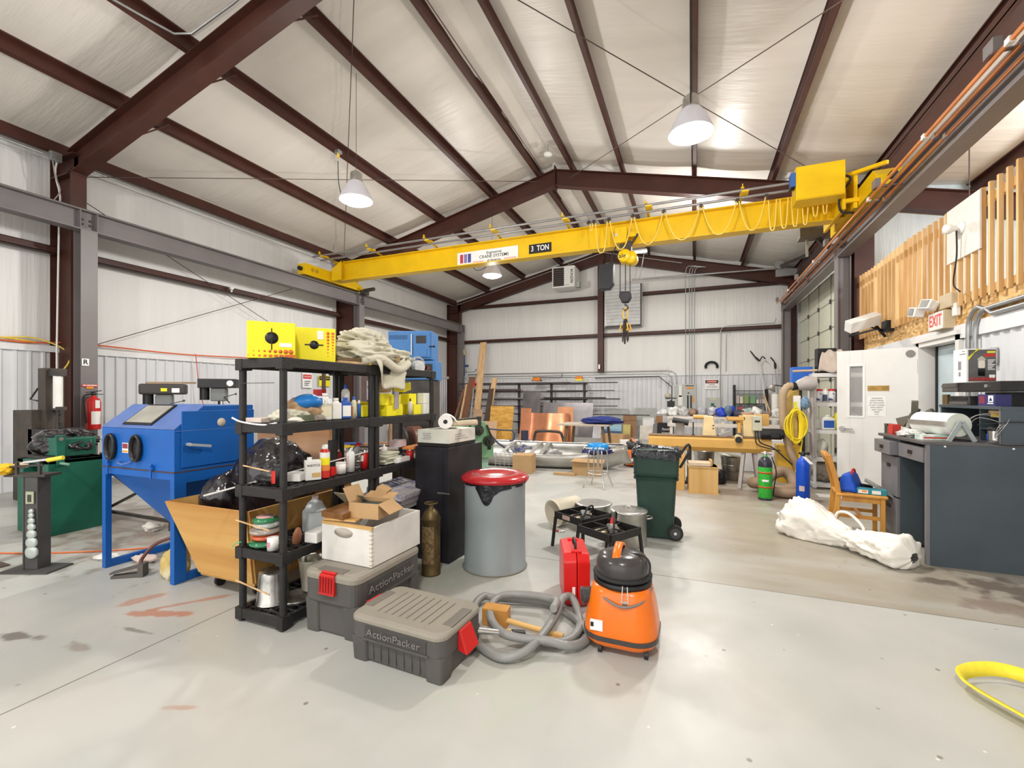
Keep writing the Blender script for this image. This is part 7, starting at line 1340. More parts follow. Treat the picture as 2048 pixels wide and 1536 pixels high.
# --- table with blue cloth
TB = mat('table_brown', (.18, .11, .055), .5, var=.15)
t = thing('wooden_table', 'brown wooden table with splayed legs in the middle distance', 'table', (-2.55, 11.4, 0)); MB().box(-.68, -.5, .70, .62, .55, .735).build('table_top', mat('table_top_pale', (.55, .47, .38), .5), t)
for (x, y, dx, dy) in ((-.45, -.35, -.08, -.06), (.45, -.35, .08, -.06), (-.45, .4, -.08, .06), (.45, .4, .08, .06)): MB().bar((x, y, .70), (x + dx, y + dy, 0), .075, .06).build('leg', TB, t)
heap('blue_cloth', 'royal blue cloth heaped on the wooden table', 'cloth', mat('cloth_blue', (.02, .035, .18), .8), -2.2, 11.4, .737, (.5, .35, .1), 95, .3, 1.8, 4, .2)
t = thing('tube_frame', 'dark bent tube frame on the floor before the copper sheets', 'frame', (-3.9, 12.3, 0)); MB().tube(smooth_path([(-.45, 0, 0), (-.4, 0, .3), (-.3, 0, .42), (.3, 0, .42), (.42, 0, .3), (.5, 0, 0)]), .04, 8).build('tube', DKSTEEL, t)
# --- metal sheets leaning
def sheet(name, label, cat, x0, x1, y, z1, m, lean=.12, th=.012, z0=0, group=None):
    o = MB().hexa([(x0, y - lean, z0), (x1, y - lean, z0), (x1, y - lean + th, z0), (x0, y - lean + th, z0)], [(x0, y, z1), (x1, y, z1), (x1, y + th, z1), (x0, y + th, z1)]).build(name, m); return tag(o, label, cat, group)
CU = mat('copper_sheet', (.72, .30, .16), .28, .75, var=.12, scale=3, bump=.4, bscale=1.5)
mb = MB(); mb.grid(lambda u, v_: (-4.85 + 1.25*u, 13.5 - .25*(1-v_) + .05*math.sin(u*8 + 1)*(1-v_*.3) + .05*math.sin(v_*3), .02 + .88*v_), 24, 8); tag(mb.build('copper_sheet', CU), 'wide curved copper sheet leaning in front of the steel sheets', 'copper sheet', 'copper sheets')
sheet('copper_sheet', 'narrow tall copper sheet at the left of the curved one', 'copper sheet', -5.2, -4.85, 13.55, 1.05, CU, .2, group='copper sheets')
sheet('copper_sheet', 'copper sheet rising behind the curved one near the blue cloth', 'copper sheet', -4.0, -3.5, 13.65, 1.1, mat('copper_dull', (.55, .25, .12), .4, .5), .1, group='copper sheets')
STL = mat('steel_sheet', (.20, .19, .20), .35, .6, var=.15, scale=3)
sheet('steel_sheet', 'tall grey steel sheet standing by the bar rack', 'steel sheet', -6.0, -5.3, 15.85, 1.6, STL, .3, group='grey steel sheets')
sheet('steel_sheet', 'wide grey steel sheet behind the copper sheets', 'steel sheet', -5.15, -3.3, 15.7, 1.2, STL, .3, group='grey steel sheets')
sheet('steel_sheet', 'narrow steel sheet right of the wide one', 'steel sheet', -3.25, -2.95, 15.6, .75, STL, .35, group='grey steel sheets')
sheet('plywood_sheet', 'golden plywood sheet leaning left of the copper', 'plywood', -6.45, -5.6, 13.9, 1.1, mat('gold_ply', (.62, .36, .08), .5, c2=(.48, .24, .04), scale=4, stretch=(1, 1, 4), thr=(.4, .6)), .2, .02)
sheet('plywood_sheet', 'tan board standing low in front of the golden plywood', 'plywood', -6.6, -5.9, 13.2, .62, mat('tan_board', (.5, .33, .2), .6), .1, .02)
sheet('backing_board', 'brown board standing beside the pine planks', 'board', -7.6, -7.2, 14.8, .95, mat('tan_board', (.5, .33, .2), .6), .1, .02)
# planks
PK = wood('plank_pine', (.72, .50, .28), (.60, .36, .16), 'z', scale=4)
for (lb, a, b, w_, m) in (('tallest pale pine plank leaning on the back wall', (-7.56, 14.9, 0), (-7.70, 15.9, 3.55), .26, PK), ('shorter pale pine plank leaning right of the tallest one', (-7.12, 14.8, 0), (-7.04, 15.55, 2.13), .2, PK), ('dark brown board leaning between the pine planks', (-7.05, 14.6, 0), (-7.12, 15.5, 1.92), .2, mat('dark_board', (.09, .06, .045), .6)), ('reddish brown board left of the tallest plank', (-8.15, 14.9, 0), (-8.03, 15.6, 2.18), .26, mat('red_board', (.22, .10, .055), .6)),
                        ('thin pale batten left of the red-topped pipe', (-8.2, 14.7, 0), (-8.25, 15.55, 1.9), .07, PK), ('thin brown batten leaning in the far left corner', (-8.5, 14.7, 0), (-8.35, 15.5, 1.7), .09, mat('red_board', (.22, .10, .055), .6)), ('pale plank leaning behind the second shelf', (-6.3, 8.6, 0), (-6.9, 9.3, 1.9), .1, PK), ('dark plank leaning behind the second shelf', (-5.9, 8.8, 0), (-6.5, 9.5, 1.8), .14, mat('dark_board', (.09, .06, .045), .6)), ('tan plank leaning rightmost behind the second shelf', (-5.7, 8.4, 0), (-6.2, 9.3, 1.75), .08, PK), ('broad tan board behind the second shelf', (-6.9, 9.0, 0), (-7.0, 9.6, 1.95), .3, mat('tan_board', (.5, .33, .2), .6))):
    tag(MB().bar(a, b, w_, .04, up=(0, 1, 0)).build('plank', m), lb, 'plank', 'leaning planks')
t = thing('pipe_pole', 'grey pipe with a red top leaning among the planks', 'pipe', (0, 0, 0)); MB().cyl((-7.3, 13.9, 0), (-7.62, 14.9, 1.75), .03, 10).build('pipe', GALV, t); MB().cyl((-7.62, 14.9, 1.75), (-7.68, 15.1, 2.0), .035, 10).build('red_top', REDINK, t)
t = thing('blue_pole_tool', 'blue and yellow pole tool fixed on the far corner column', 'tool', (-8.6, 16.0, 2.5)); MB().bar((0, 0, -.25), (0, 0, .6), .03).box(0, -.05, .1, .18, .02, .2).bar((.05, 0, -.1), (.45, 0, -.1), .02).bar((.45, 0, -.1), (.55, 0, .02), .02).build('tool', mat('tool_bluedark', (.03, .06, .15), .5), t); MB().bar((0, 0, .6), (-.02, 0, .8), .04).build('tip', mat('tip_tan', (.6, .45, .15), .5), t)
# --- bar stock rack
t = thing('bar_rack', 'long dark steel rack of horizontal arms along the back wall', 'rack', (0, 16.05, 0)); RK = mat('rack_dark', (.06, .05, .055), .5)
for x in (-8.0, -6.25, -4.95, -3.7): MB().box(x-.04, -.04, 0, x+.04, .04, 1.92).build('upright', RK, t)
for z in (.45, .75, 1.05, 1.3, 1.6, 1.88): 
    MB().box(-8.4, .0, z-.02, -3.6, .03, z+.02).build('beam', RK, t)
    for x in (-8.0, -6.25, -4.95, -3.7): MB().box(x-.03, -.28, z-.02, x+.03, -.02, z+.02).build('arm', RK, t)
for i, (z, x0, x1, r, m) in enumerate([(1.90, -6.9, -2.5, .018, DKSTEEL), (1.90, -8.8, -4.2, .025, RK), (1.62, -8.8, -6.1, .045, mat('pipe_dark', (.16, .12, .11), .4, .5)), (1.62, -5.1, -2.6, .014, DKSTEEL), (1.32, -5.2, -2.9, .04, DKSTEEL), (1.32, -4.2, -2.4, .02, RK), (1.07, -4.1, -2.5, .016, DKSTEEL), (1.32, -7.2, -5.9, .03, ALU), (.77, -3.9, -1.4, .016, DKSTEEL), (.47, -6, -3.0, .03, GALV)]):
    tag(MB().cyl((x0, 15.94 - .055*(i % 3), z + r), (x1, 15.94 - .055*(i % 3), z + r), r, 8).build('steel_bar', m), ['thin dark bar at the top of the rack running right', 'dark pipe on the topmost rack arm at left', 'thick brown pipe on the second arm at left', 'thin rod on the second arm at right', 'thick dark bar bundle on the third arm', 'thinner bar ending beyond the bundle on the third arm', 'thin bar on the fourth arm', 'pale aluminium channel on the third arm at left', 'long thin bar low on the rack reaching furthest right', 'galvanised pipe low on the rack'][i], 'bar', 'steel bars on the back rack')
t = thing('chainsaw', 'orange chainsaw on top of the bar rack, left one', 'chainsaw', (-5.5, 15.95, 2.0)); MB().box(-.15, -.08, 0, .15, .08, .14).build('body', mat('saw_orange', (.75, .22, .02), .4), t, bev=.03); MB().box(-.2, -.03, .0, .2, .05, .04).bar((.15, 0, .06), (.95, 0, .1), .06, .01).build('bar', DKSTEEL, t)
t = thing('string_trimmer', 'trimmer with an orange and yellow engine on the rack at right', 'trimmer', (-3.85, 15.95, 2.02)); MB().box(-.15, -.08, 0, .1, .08, .14).build('engine', mat('saw_orange', (.75, .22, .02), .4), t, bev=.03); MB().box(-.16, -.09, -.02, .12, .09, .03).build('base', CY, t); MB().cyl((-.15, 0, .1), (-1.8, .0, .13), .012).bar((-.7, 0, .1), (-.65, 0, .25), .02).build('shaft', DKSTEEL, t)
# things along the wall, right of the rack
def wsheet(*a, **k): return sheet(*a, **k)
wsheet('grey_board', 'pale striped grey panel leaning against the liner wall, right one', 'panel', -1.97, -1.25, 16.42, 1.02, mat('pale_striped', (.42, .44, .42), .6), .1)
wsheet('grey_board', 'low pale grey panel behind the brown board', 'panel', -3.0, -2.2, 16.42, .98, mat('pale_striped', (.42, .44, .42), .6), .1)
wsheet('brown_board', 'brown chipboard piece with a yellow corner by the liner wall', 'board', -2.33, -1.87, 16.1, .76, mat('brown_chip', (.32, .17, .08), .6), .12)
wsheet('brown_board', 'brown curved wood offcut right of the white boards', 'board', -1.22, -1.0, 16.0, .77, mat('brown_chip', (.32, .17, .08), .6), .12)
wsheet('white_board', 'white board piece standing by the liner wall', 'board', -1.65, -1.28, 16.0, .7, PAPER, .12)
wsheet('stone_slab', 'pale marble slab standing low by the wall', 'slab', -1.7, -1.3, 15.6, .45, mat('marble', (.62, .57, .50), .4, var=.12), .15, .03)
wsheet('stone_slab', 'grey speckled slab beside the marble one', 'slab', -1.28, -1.03, 15.6, .5, mat('speckle', (.22, .21, .2), .7, var=.2, scale=40), .15, .03)
wsheet('striped_board', 'blue and navy striped panel lying low behind the table', 'panel', -2.9, -2.25, 15.2, .48, mat('blue_stripe', (.25, .42, .52), .5, c2=(.03, .07, .16), scale=3, stretch=(.1, .1, 3), thr=(.45, .5)), .3)
wsheet('yellow_card', 'yellow translucent card leaning on the brown board', 'card', -2.3, -2.05, 15.9, .45, mat('card_yellow', (.6, .5, .15), .5), .1)
boxt('cardboard_box', 'low open carton right of the wooden table', 'box', -2.2, 13.6, 0, .7, .5, .3, CARD, -.3); boxt('flat_pack', 'white flat pack by the low carton', 'panel', -1.75, 13.2, 0, .5, .3, .18, PAPER, .2)
t = thing('black_crate', 'black crate with white lettering by the back wall', 'crate', (-.85, 15.6, 0)); MB().box(-.28, -.2, 0, .22, .2, .55).build('crate', BLK, t, bev=.006); text('lettering', 'food\ntown', .12, WINK, t, (-.02, -.203, .3)); MB().box(-.25, -.18, .55, .2, .18, .56).build('rim', BLK, t)
# long flat stuff in front of it
for i, (x, y, l_, z) in enumerate([(-1.5, 10.6, 1.4, 0), (-1.35, 10.4, 1.3, .05), (-1.6, 10.5, 1.2, .1), (-1.4, 10.55, 1.3, .15), (-1.5, 10.45, 1.1, .2), (-1.45, 10.5, 1.2, .25)]): boxt('flat_stock', ['lowest', 'second lowest', 'third', 'fourth', 'fifth', 'topmost'][i] + ' dark flat bar in the stack behind the small orange vacuum', 'bar', x, y, z, l_, .25, .045, [DKSTEEL, mat('flat_brown', (.15, .12, .1), .5), STL][i % 3], .03*i, group='stack of flat bars')
boxt('red_toolbox', 'long red toolbox behind the green bin', 'toolbox', -.98, 9.8, .0, .55, .3, .36, RED, .05, bev=.02)
vacuum('small distant orange shop vacuum left of the red toolbox', -1.17, 9.5, .5, .98)
# --- lathe
LY = mat('lathe_ochre', (.62, .36, .09), .4, var=.04); LYP = mat('lathe_cream', (.68, .52, .27), .4)
t = thing('wood_lathe', 'long ochre yellow wood lathe with a black motor', 'lathe', (0, 8.0, 0)); mb = MB(); mb.prism([(-.14, .62), (-.1, .55), (.1, .55), (.14, .62), (.14, .75), (.1, .785), (-.1, .785), (-.14, .75)], 'x', -.72, 1.10); mb.build('bed', LY, t, bev=.01)
MB().box(-.72, -.12, .785, 1.1, .12, .80).build('bed_ways', mat('bed_brown', (.25, .15, .08), .5), t)
MB().hexa([(.12, -.1, .8), (.33, -.1, .8), (.33, .1, .8), (.12, .1, .8)], [(.14, -.08, 1.12), (.28, -.08, 1.12), (.28, .08, 1.12), (.14, .08, 1.12)]).build('tailstock', LYP, t, bev=.01); MB().cyl((-.02, 0, 1.1), (.2, 0, 1.1), .035, 14).build('quill', LY, t); MB().cyl((.28, -.085, .97), (.28, -.095, .97), .012, 8).cyl((.28, -.085, .92), (.28, -.095, .92), .012, 8).build('bolts', BLK, t); MB().bar((.26, 0, 1.12), (.34, -.05, 1.17), .02).build('lock_lever', DKSTEEL, t)
MB().hexa([(.72, -.1, .8), (.88, -.1, .8), (.88, .12, .8), (.72, .12, .8)], [(.70, -.1, 1.15), (.90, -.1, 1.15), (.90, .12, 1.15), (.70, .12, 1.15)]).build('headstock', LYP, t, bev=.02); MB().cyl((.62, 0, 1.06), (.72, 0, 1.06), .055, 18).cyl((.66, 0, 1.06), (.72, 0, 1.06), .08, 20).build('chuck', LY, t); MB().cyl((.78, -.0, 1.15), (.78, 0, 1.19), .09, 22).build('top_wheel', mat('wheel_rose', (.45, .28, .18), .5), t); MB().box(.80, .12, .97, 1.10, .3, 1.15).build('belt_guard', LY, t, bev=.006); MB().box(.83, -.2, .91, .96, -.1, 1.14).build('switch_box', mat('switch_grey', (.52, .5, .38), .5), t, bev=.008); MB().box(.86, -.203, 1.04, .93, -.2, 1.07).build('switch_display', BLK, t)
MB().cyl((.95, -.12, .86), (1.23, -.12, .86), .085, 24).cyl((1.23, -.12, .86), (1.26, -.12, .86), .07, 24).build('motor', BLK, t); MB().box(1.08, -.225, .81, 1.19, -.18, .90).build('motor_box', BLACK, t, bev=.005)
MB().cyl((.66, -.05, .86), (.66, -.05, 1.02), .03, 12).hexa([(.5, -.1, 1.06), (.74, -.1, 1.06), (.74, 0, 1.04), (.5, 0, 1.04)], [(.46, -.1, 1.12), (.74, -.1, 1.12), (.74, 0, 1.1), (.46, 0, 1.1)]).build('tool_rest', LY, t, bev=.006); MB().cyl((.64, -.18, .78), (.64, -.02, .78), .055, 20).build('rest_clamp', LYP, t); MB().cyl((.64, -.185, .76), (.64, -.18, .76), .05, 20).build('clamp_end', BLK, t)
MB().tube(smooth_path([(.90, -.17, .91), (.93, -.22, .74), (1.1, -.24, .66), (1.25, -.25, .52), (1.35, -.22, .42)]), .01, 6).tube(smooth_path([(.87, -.17, .91), (.88, -.22, .72), (1.0, -.24, .66), (1.2, -.22, .62)]), .008, 6).build('cables', RUBBER, t)
for (x0, x1) in ((.72, .63), (.88, .9)): MB().bar((x0, -.05, .55), (x1 + .02, -.22, 0), .05).build('leg', mat('leg_grey', (.38, .34, .33), .5), t)
MB().bar((-.08, 0, .55), (-.08, 0, .1), .07).bar((-.2, -.12, .0), (.1, .12, .02), .08).build('leg', DKSTEEL, t); MB().bar((.88, .1, .55), (.95, .2, 0), .05).build('leg', mat('leg_grey', (.38, .34, .33), .5), t); MB().bar((-.08, 0, .1), (-.08, 0, 0), .1).build('foot', DKSTEEL, t)
t = thing('shop_fan', 'black and clear tool head leaning on the lathe bed', 'tool', (-.22, 7.95, .80)); MB().lathe([(.05, 0), (.075, .2), (.08, .2)], 18).build('clear_cup', mat('smoky_clear', (.45, .43, .4), .2, alpha=.7), t); o = MB().cyl((-.12, 0, .25), (.13, 0, .20), .05, 16).build('motor', BLK, t); MB().cyl((.2, 0, .0), (.2, 0, .22), .01, 8).cyl((.2, 0, 0), (.2, 0, .01), .03, 12).build('stand', BLK, t)
boxt('sanding_block', 'grey wedge shaped block on the lathe bed', 'block', .46, 7.98, .80, .2, .1, .06, mat('wedge_grey', (.3, .29, .27), .6), .2, .0, -.35)
# --- around the lathe
LB = wood('birch_box', (.62, .40, .16), (.52, .31, .10), 'z', scale=3)
t = thing('plywood_box', 'light plywood cube box on the floor under the lathe', 'box', (.11, 7.36, 0), .08); MB().box(-.2, -.17, .02, .2, .17, .40).build('box', LB, t, bev=.003); MB().box(-.21, -.18, .385, .21, .18, .40).build('top_board', LB, t); MB().box(-.21, -.18, .0, .21, .18, .02).build('base_board', LB, t)
t = thing('wooden_tray', 'pale wooden tray of offcuts on the plywood box', 'tray', (.09, 7.36, .401), .08); MB().box(-.18, -.13, 0, .12, .13, .05).build('tray', mat('tray_pale', (.66, .52, .38), .6), t); MB().box(.12, -.1, 0, .15, .1, .09).build('end_block', LB, t)
t = thing('plywood_box', 'narrow plywood panel box hidden by the green bin', 'box', (-.2, 7.5, 0)); MB().box(-.12, -.15, 0, .06, .15, .58).build('box', mat('ply_orange', (.62, .36, .10), .5), t, bev=.003)
t = thing('metal_pail', 'galvanised pail with a tilted lid under the lathe', 'pail', (.60, 8.62, 0)); MB().lathe([(0, 0), (.14, 0), (.145, .01), (.18, .39), (.188, .40)], 32).build('pail', GB, t); MB().lathe([(.146, .25), (.17, .25), (.172, .258), (.17, .266)], 32).build('band', GB, t); o = MB().lathe([(.2, 0), (.2, .012), (.12, .02), (0, .03)], 32).build('lid', mat('lid_olive', (.42, .42, .33), .35, .7), t); o.location = (-.04, 0, .42); o.rotation_euler = (0, .16, 0); MB().tube(arc((0, -.16, .3), .15, PI*1.1, PI*1.9, 12), .004, 5).build('bail', DKSTEEL, t)
t = thing('metal_pail', 'second galvanised pail standing behind the plywood box', 'pail', (.16, 8.75, 0)); MB().lathe([(0, 0), (.14, 0), (.175, .46), (.183, .47), (.17, .46), (.13, .02)], 32).build('pail', GB, t)
t = thing('white_machine_base', 'low white cabinet with a black knob behind the lathe', 'cabinet', (1.1, 9.9, 0)); MB().box(-.55, -.3, 0, .7, .3, .62).build('cabinet', mat('enamel_white', (.72, .73, .74), .35), t, bev=.02); MB().cyl((.32, -.31, .3), (.32, -.34, .3), .05, 18).build('knob', BLK, t)
for i in range(5):
    heap('machine_scrap', ['dark clamp pile between box and pail', 'grey rag bundle left of the plywood box', 'black cast part beside the pail', 'silver shavings pile left of the box', 'dark hose end by the pail'][i], 'scrap', [BLK, mat('rag_grey', (.4, .38, .34), .8), DKSTEEL, ALU, RUBBER][i], [.38, -.03, .36, -.05, .42][i], [8.1, 7.75, 8.4, 7.55, 8.6][i], 0, ([.1, .06, .08, .05, .05][i], .08, [.14, .22, .1, .12, .08][i]), 120 + i, .5, 3, 3, .3)
# --- back bench with clutter
t = thing('back_bench', 'long white-edged workbench below the electric panels', 'bench', (.6, 13.6, 0)); MB().box(-1.3, -.4, .82, 1.6, .45, .88).build('bench_top', mat('bench_pale', (.66, .60, .54), .5), t); MB().box(-1.3, -.38, .60, 1.6, -.34, .70).build('lower_rail', mat('bench_pale', (.66, .60, .54), .5), t)
for x in (-1.2, .1, 1.5): MB().box(x-.04, -.36, 0, x+.04, -.28, .82).build('leg', mat('bench_pale', (.66, .60, .54), .5), t)
cl = [((-.9, 'white shoe-like pack', (.7, .7, .7))), ((-.6, 'white bundled gloves', (.72, .72, .7))), ((-.35, 'silver wire bundle', (.5, .5, .5))), ((-.1, 'brown roll of cord', (.3, .18, .12))), ((.15, 'grey bag', (.35, .35, .38))), ((.4, 'white and navy cloth', (.6, .6, .66))), ((.62, 'royal blue plastic bag', (.01, .05, .5))), ((.85, 'bright blue crumpled bag', (.02, .08, .6))), ((1.05, 'dark clothes bundle', (.05, .05, .08))), ((1.25, 'mint tub cover', (.4, .5, .45))), ((1.45, 'white round bag', (.75, .75, .72))), ((1.7, 'rusty metal scraps', (.3, .22, .18))), ((1.95, 'white plastic wrap', (.72, .7, .68)))]
for i, (x, nm, c) in enumerate(cl): heap('bench_item', nm + ' on the back bench behind the lathe', 'item', mat('ci_%d' % i, c, .5, var=.2, scale=9), x + .05, 13.45 + .1*math.sin(i*3), .881, (.14, .12, .10 + .05*abs(math.sin(i*2))), 140 + i, .5, 2.4, 3, .2, group='clutter on the back bench')
t = thing('bench_drill', 'small black drill press at the left end of the back bench', 'drill press', (-.62, 13.5, .88)); MB().cyl((0, 0, 0), (0, 0, .45), .025).box(-.1, -.1, 0, .1, .1, .03).box(-.1, -.08, .25, .1, .08, .42).cyl((-.15, 0, .5), (.15, 0, .5), .015).build('body', BLK, t)
# --- black shelf with paint, gooseneck lamp, long tools
BS = thing('metal_shelf', 'black metal shelf of small tins against the back wall', 'shelf', (1.20, 16.1, 0)); 
for (x, y) in ((0, 0), (.92, 0), (0, .3), (.92, .3)): MB().box(x-.03, y-.03, 0, x+.03, y+.03, 1.8 if x == 0 else 1.66).build('post', BLK, BS)
for z in (.45, .87, 1.2, 1.62): MB().box(0, 0, z-.02, .92, .3, z).build('shelf_board', BLK, BS)
MB().bar((.45, .32, .9), (.92, .32, 1.2), .03, .01).build('brace', BLK, BS)
for i, (x, w_, h_, c, lb) in enumerate(((.09, .1, .26, (.62, .52, .5), 'pinkish can at the left'), (.2, .09, .22, (.72, .68, .5), 'cream can'), (.34, .14, .26, (.25, .35, .12), 'black and green seed box, left'), (.52, .16, .26, (.2, .38, .2), 'black and green seed box, right'), (.66, .07, .13, (.7, .7, .65), 'small white tin'), (.74, .06, .13, (.5, .4, .32), 'small brown tin'), (.82, .07, .14, (.68, .6, .5), 'tan tin'), (.89, .05, .12, (.7, .68, .62), 'small tin at the right'))):
    boxt('paint_tin', lb + ' on the upper shelf of the black rack', 'tin', 1.2 + x, 16.2, 1.202, w_*.9, .12, h_, mat('ptin_%d' % i, c, .5), 0, group='tins on the black back shelf')
boxt('red_can', 'red fuel can on the lower shelf of the black rack', 'can', 1.38, 16.2, .872, .14, .14, .22, mat('faded_red', (.5, .08, .08), .5), 0, bev=.02)
heap('shelf_item', 'dark coiled strap on the lower shelf of the black rack', 'strap', DKSTEEL, 1.85, 16.2, .872, (.16, .08, .05), 160, .4, 3, 3, .2); heap('shelf_item', 'pink and grey cloth on the lower shelf of the black rack', 'cloth', mat('pinkgrey', (.5, .38, .38), .8), 1.6, 16.2, .872, (.12, .08, .04), 161, .4, 3, 3, .2)
t = thing('round_bottle', 'blue-grey round bottle hanging left of the black shelf', 'bottle', (.84, 13.3, .88)); MB().ball((0, 0, .18), .10, 12, 1.35).cyl((0, 0, 0), (0, 0, .06), .05, 14).build('bottle', mat('slate_blue', (.12, .17, .25), .3), t)
for i, (lb, a, b, m, w_) in enumerate((('long white pruning pole with a black curved saw, left one', (2.2, 15.8, 0), (1.93, 16.3, 2.55), WPLAS, .03), ('pole saw with a black blade by the far column', (2.45, 15.7, 0), (2.36, 16.2, 2.3), mat('pole_rose', (.5, .42, .4), .5), .03), ('pale wooden pole crossing in the tool bunch', (2.35, 15.0, 0), (2.0, 15.9, 1.5), PK, .035), ('brown wooden handle in the tool bunch', (2.3, 15.2, 0), (2.15, 15.9, 1.5), mat('pole_brown', (.35, .24, .16), .6), .03), ('white pole leaning right in the tool bunch', (2.1, 14.9, 0), (2.45, 15.9, 1.6), WPLAS, .04), ('second brown handle at the right of the tool bunch', (2.42, 15.2, 0), (2.4, 15.9, 1.45), mat('pole_brown', (.35, .24, .16), .6), .03), ('thin white rod beside the left pruning pole', (2.15, 15.4, 0), (2.0, 16.2, 1.9), WPLAS, .025))):
    t = thing('long_tool', lb, 'tool', (0, 0, 0), group='long handled tools in the far right corner'); MB().bar(a, b, w_).build('pole', m, t)
    if i == 0: MB().tube(smooth_path([(b[0], b[1], b[2] + .02), (b[0] - .12, b[1], b[2] + .15), (b[0] - .27, b[1], b[2] + .36)]), [.03]*6 + [.02]*6 + [.008], 6).tube(smooth_path([(b[0], b[1], b[2]), (b[0] + .08, b[1], b[2] + .15), (b[0] + .17, b[1], b[2] + .08)]), .018, 6).build('blade', BLK, t)
    if i == 1: MB().tube(smooth_path([(b[0], b[1], b[2]), (b[0] - .02, b[1], b[2] + .2), (b[0] - .14, b[1], b[2] + .38)]), [.035]*6 + [.02]*6 + [.008], 6).build('blade', BLK, t)
t = thing('clamp_lamp', 'grey clamp lamp on a black gooseneck before the back wall', 'lamp', (1.7, 11.9, 0)); o = MB().lathe([(.02, .1), (.05, .1), (.06, .06), (.12, -.04), (.11, -.04)], 20).build('shade', mat('lamp_grey', (.35, .34, .32), .4, .5), t); o.location = (-.05, 0, 1.62); o.rotation_euler = (0, .5, 0); MB().tube(smooth_path([(.0, 0, 1.70), (.18, 0, 1.66), (.3, 0, 1.55), (.35, 0, 1.3), (.35, 0, 0)]), .012, 6).build('gooseneck', BLK, t)
t = thing('paper_tube', 'thick white tube standing among the long tools', 'tube', (2.12, 14.6, 0)); MB().cyl((0, 0, 0), (0, 0, 1.5), .09, 18).build('tube', WPLAS, t)
# --- dust collector, hose, cord coil
HB = mat('dust_hose', (.42, .31, .20), .6, c2=(.28, .19, .11), scale=3)
t = thing('dust_collector', 'yellow dust collector with grey blower beside the white shelf', 'dust collector', (1.40, 8.1, 0)); DY = mat('collector_yellow', (.68, .40, .04), .45)
MB().box(-.2, -.1, .1, .12, .25, .68).build('base_box', DY, t, bev=.008); MB().box(-.05, .1, .68, .12, .2, 1.55).build('post', mat('post_yellow', (.66, .44, .12), .45), t, bev=.006); MB().box(.1, .0, 0, .18, .2, 1.15).build('black_post', BLK, t)
mb = MB(); mb.tube([(.06, -.04, 1.60), (.09, -.04, 1.61), (.2, -.04, 1.64), (.30, -.02, 1.64)], [.06, .08, .115, .10], 20); mb.build('blower', mat('blower_grey', (.42, .38, .36), .45), t); MB().cyl((.0, -.05, 1.59), (.07, -.04, 1.60), .062, 18).build('inlet', BLK, t); MB().cyl((.30, .05, .5), (.27, .02, 1.6), .03, 10).build('downpipe', mat('blower_grey', (.42, .38, .36), .45), t)
MB().ball((.17, -.05, 1.34), .06, 12, 1.7).build('filter_bag', mat('blue_mesh', (.03, .1, .24), .6, c2=(.2, .3, .4), scale=60, thr=(.5, .6)), t); MB().box(.02, -.03, 1.2, .12, .03, 1.45).build('white_canister', WPLAS, t, bev=.01)
ribbed([(.0, -.05, 1.60), (-.07, -.08, 1.59), (-.13, -.1, 1.47), (-.14, -.12, 1.15), (-.10, -.14, .84), (-.02, -.16, .54), (.05, -.18, .35), (.06, -.2, .16)], .058, HB, 'hose', t, .035, 14)
t = thing('flexible_duct', 'thick tan ribbed duct coiled on the floor between the tanks', 'duct', (0, 0, 0)); ribbed([(.82, 7.75, .12), (.86, 7.62, .14), (.98, 7.6, .2), (1.1, 7.62, .30), (1.22, 7.66, .33), (1.32, 7.62, .26), (1.33, 7.5, .14), (1.2, 7.42, .10), (1.05, 7.45, .09), (.95, 7.55, .1)], .085, mat('duct_brown', (.33, .23, .15), .6), 'duct', t, .035, 14); ribbed([(1.05, 7.35, .08), (1.2, 7.3, .08), (1.4, 7.32, .08)], .075, mat('duct_brown', (.33, .23, .15), .6), 'duct_end', t, .035, 14)
t = thing('cord_coil', 'coil of bright yellow extension cord hanging beside the duct', 'extension cord', (1.40, 7.80, 1.0)); YC = mat('cord_yellow', (.80, .60, .015), .45)
mb = MB()
for k in range(9):
    mb.tube([((.045 + .012*k)*math.cos(a) + .01*math.sin(k*3), -.03 - .012*(k % 4), (.27 - .008*k)*math.sin(a) + .02*math.sin(k*2)) for a in [2*PI*i/26 for i in range(26)]], .011, 6, closed=True)
mb.build('coil', YC, t); MB().bar((0, -.02, .2), (-.01, -.02, .36), .05, .04).build('plug', plain('plug_lime', (.62, .60, .03)), t); MB().tube(smooth_path([(.08, -.03, -.2), (.05, -.02, -.45), (.0, 0, -.7)]), .01, 6).build('loose_end', YC, t)
# --- white plastic shelf behind the door
SW_ = mat('shelf_white', (.66, .64, .62), .5, var=.04)
shelf_unit('white plastic shelving unit behind the open door', 8.24, SW_, 1.71, .86, .40, [.09, .49, .92, 1.345, 1.80], 'shelving_unit', None, .03)
def ws(x, y, z): return 1.71 + x, 8.24 + y, z + .003
for i, (x, lb) in enumerate(((.1, 'white bottle with a red cap at the left end'), (.27, 'white bottle with a red cap beside the dark one'))):
    can('supplement_jar', lb + ' of the white shelf', 'bottle', *ws(x, .1, 1.345), .055, .19, mat('jar_white', (.74, .74, .74), .4), cap=RED, lab=(mat('jar_navy', (.05, .06, .14), .4, c2=(.7, .7, .7), scale=4, thr=(.5, .52)), .15, .75), neck=.8, group='bottles on the white shelf')
can('glue_bottle', 'white pointed glue bottle between the red-capped jars', 'bottle', *ws(.185, .08, 1.345), .04, .2, WPLAS, cap=WPLAS, lab=(mat('navy_lab', (.05, .08, .16), .4), .1, .6), neck=.3)
fbottle('big white jug with a blue label on the white shelf', 8.35, .23, WPLAS, x=1.93, sx=.17, sy=.11, labm=BLUEB, z=.923, rz=.1, group='bottles on the white shelf', neck=.025)
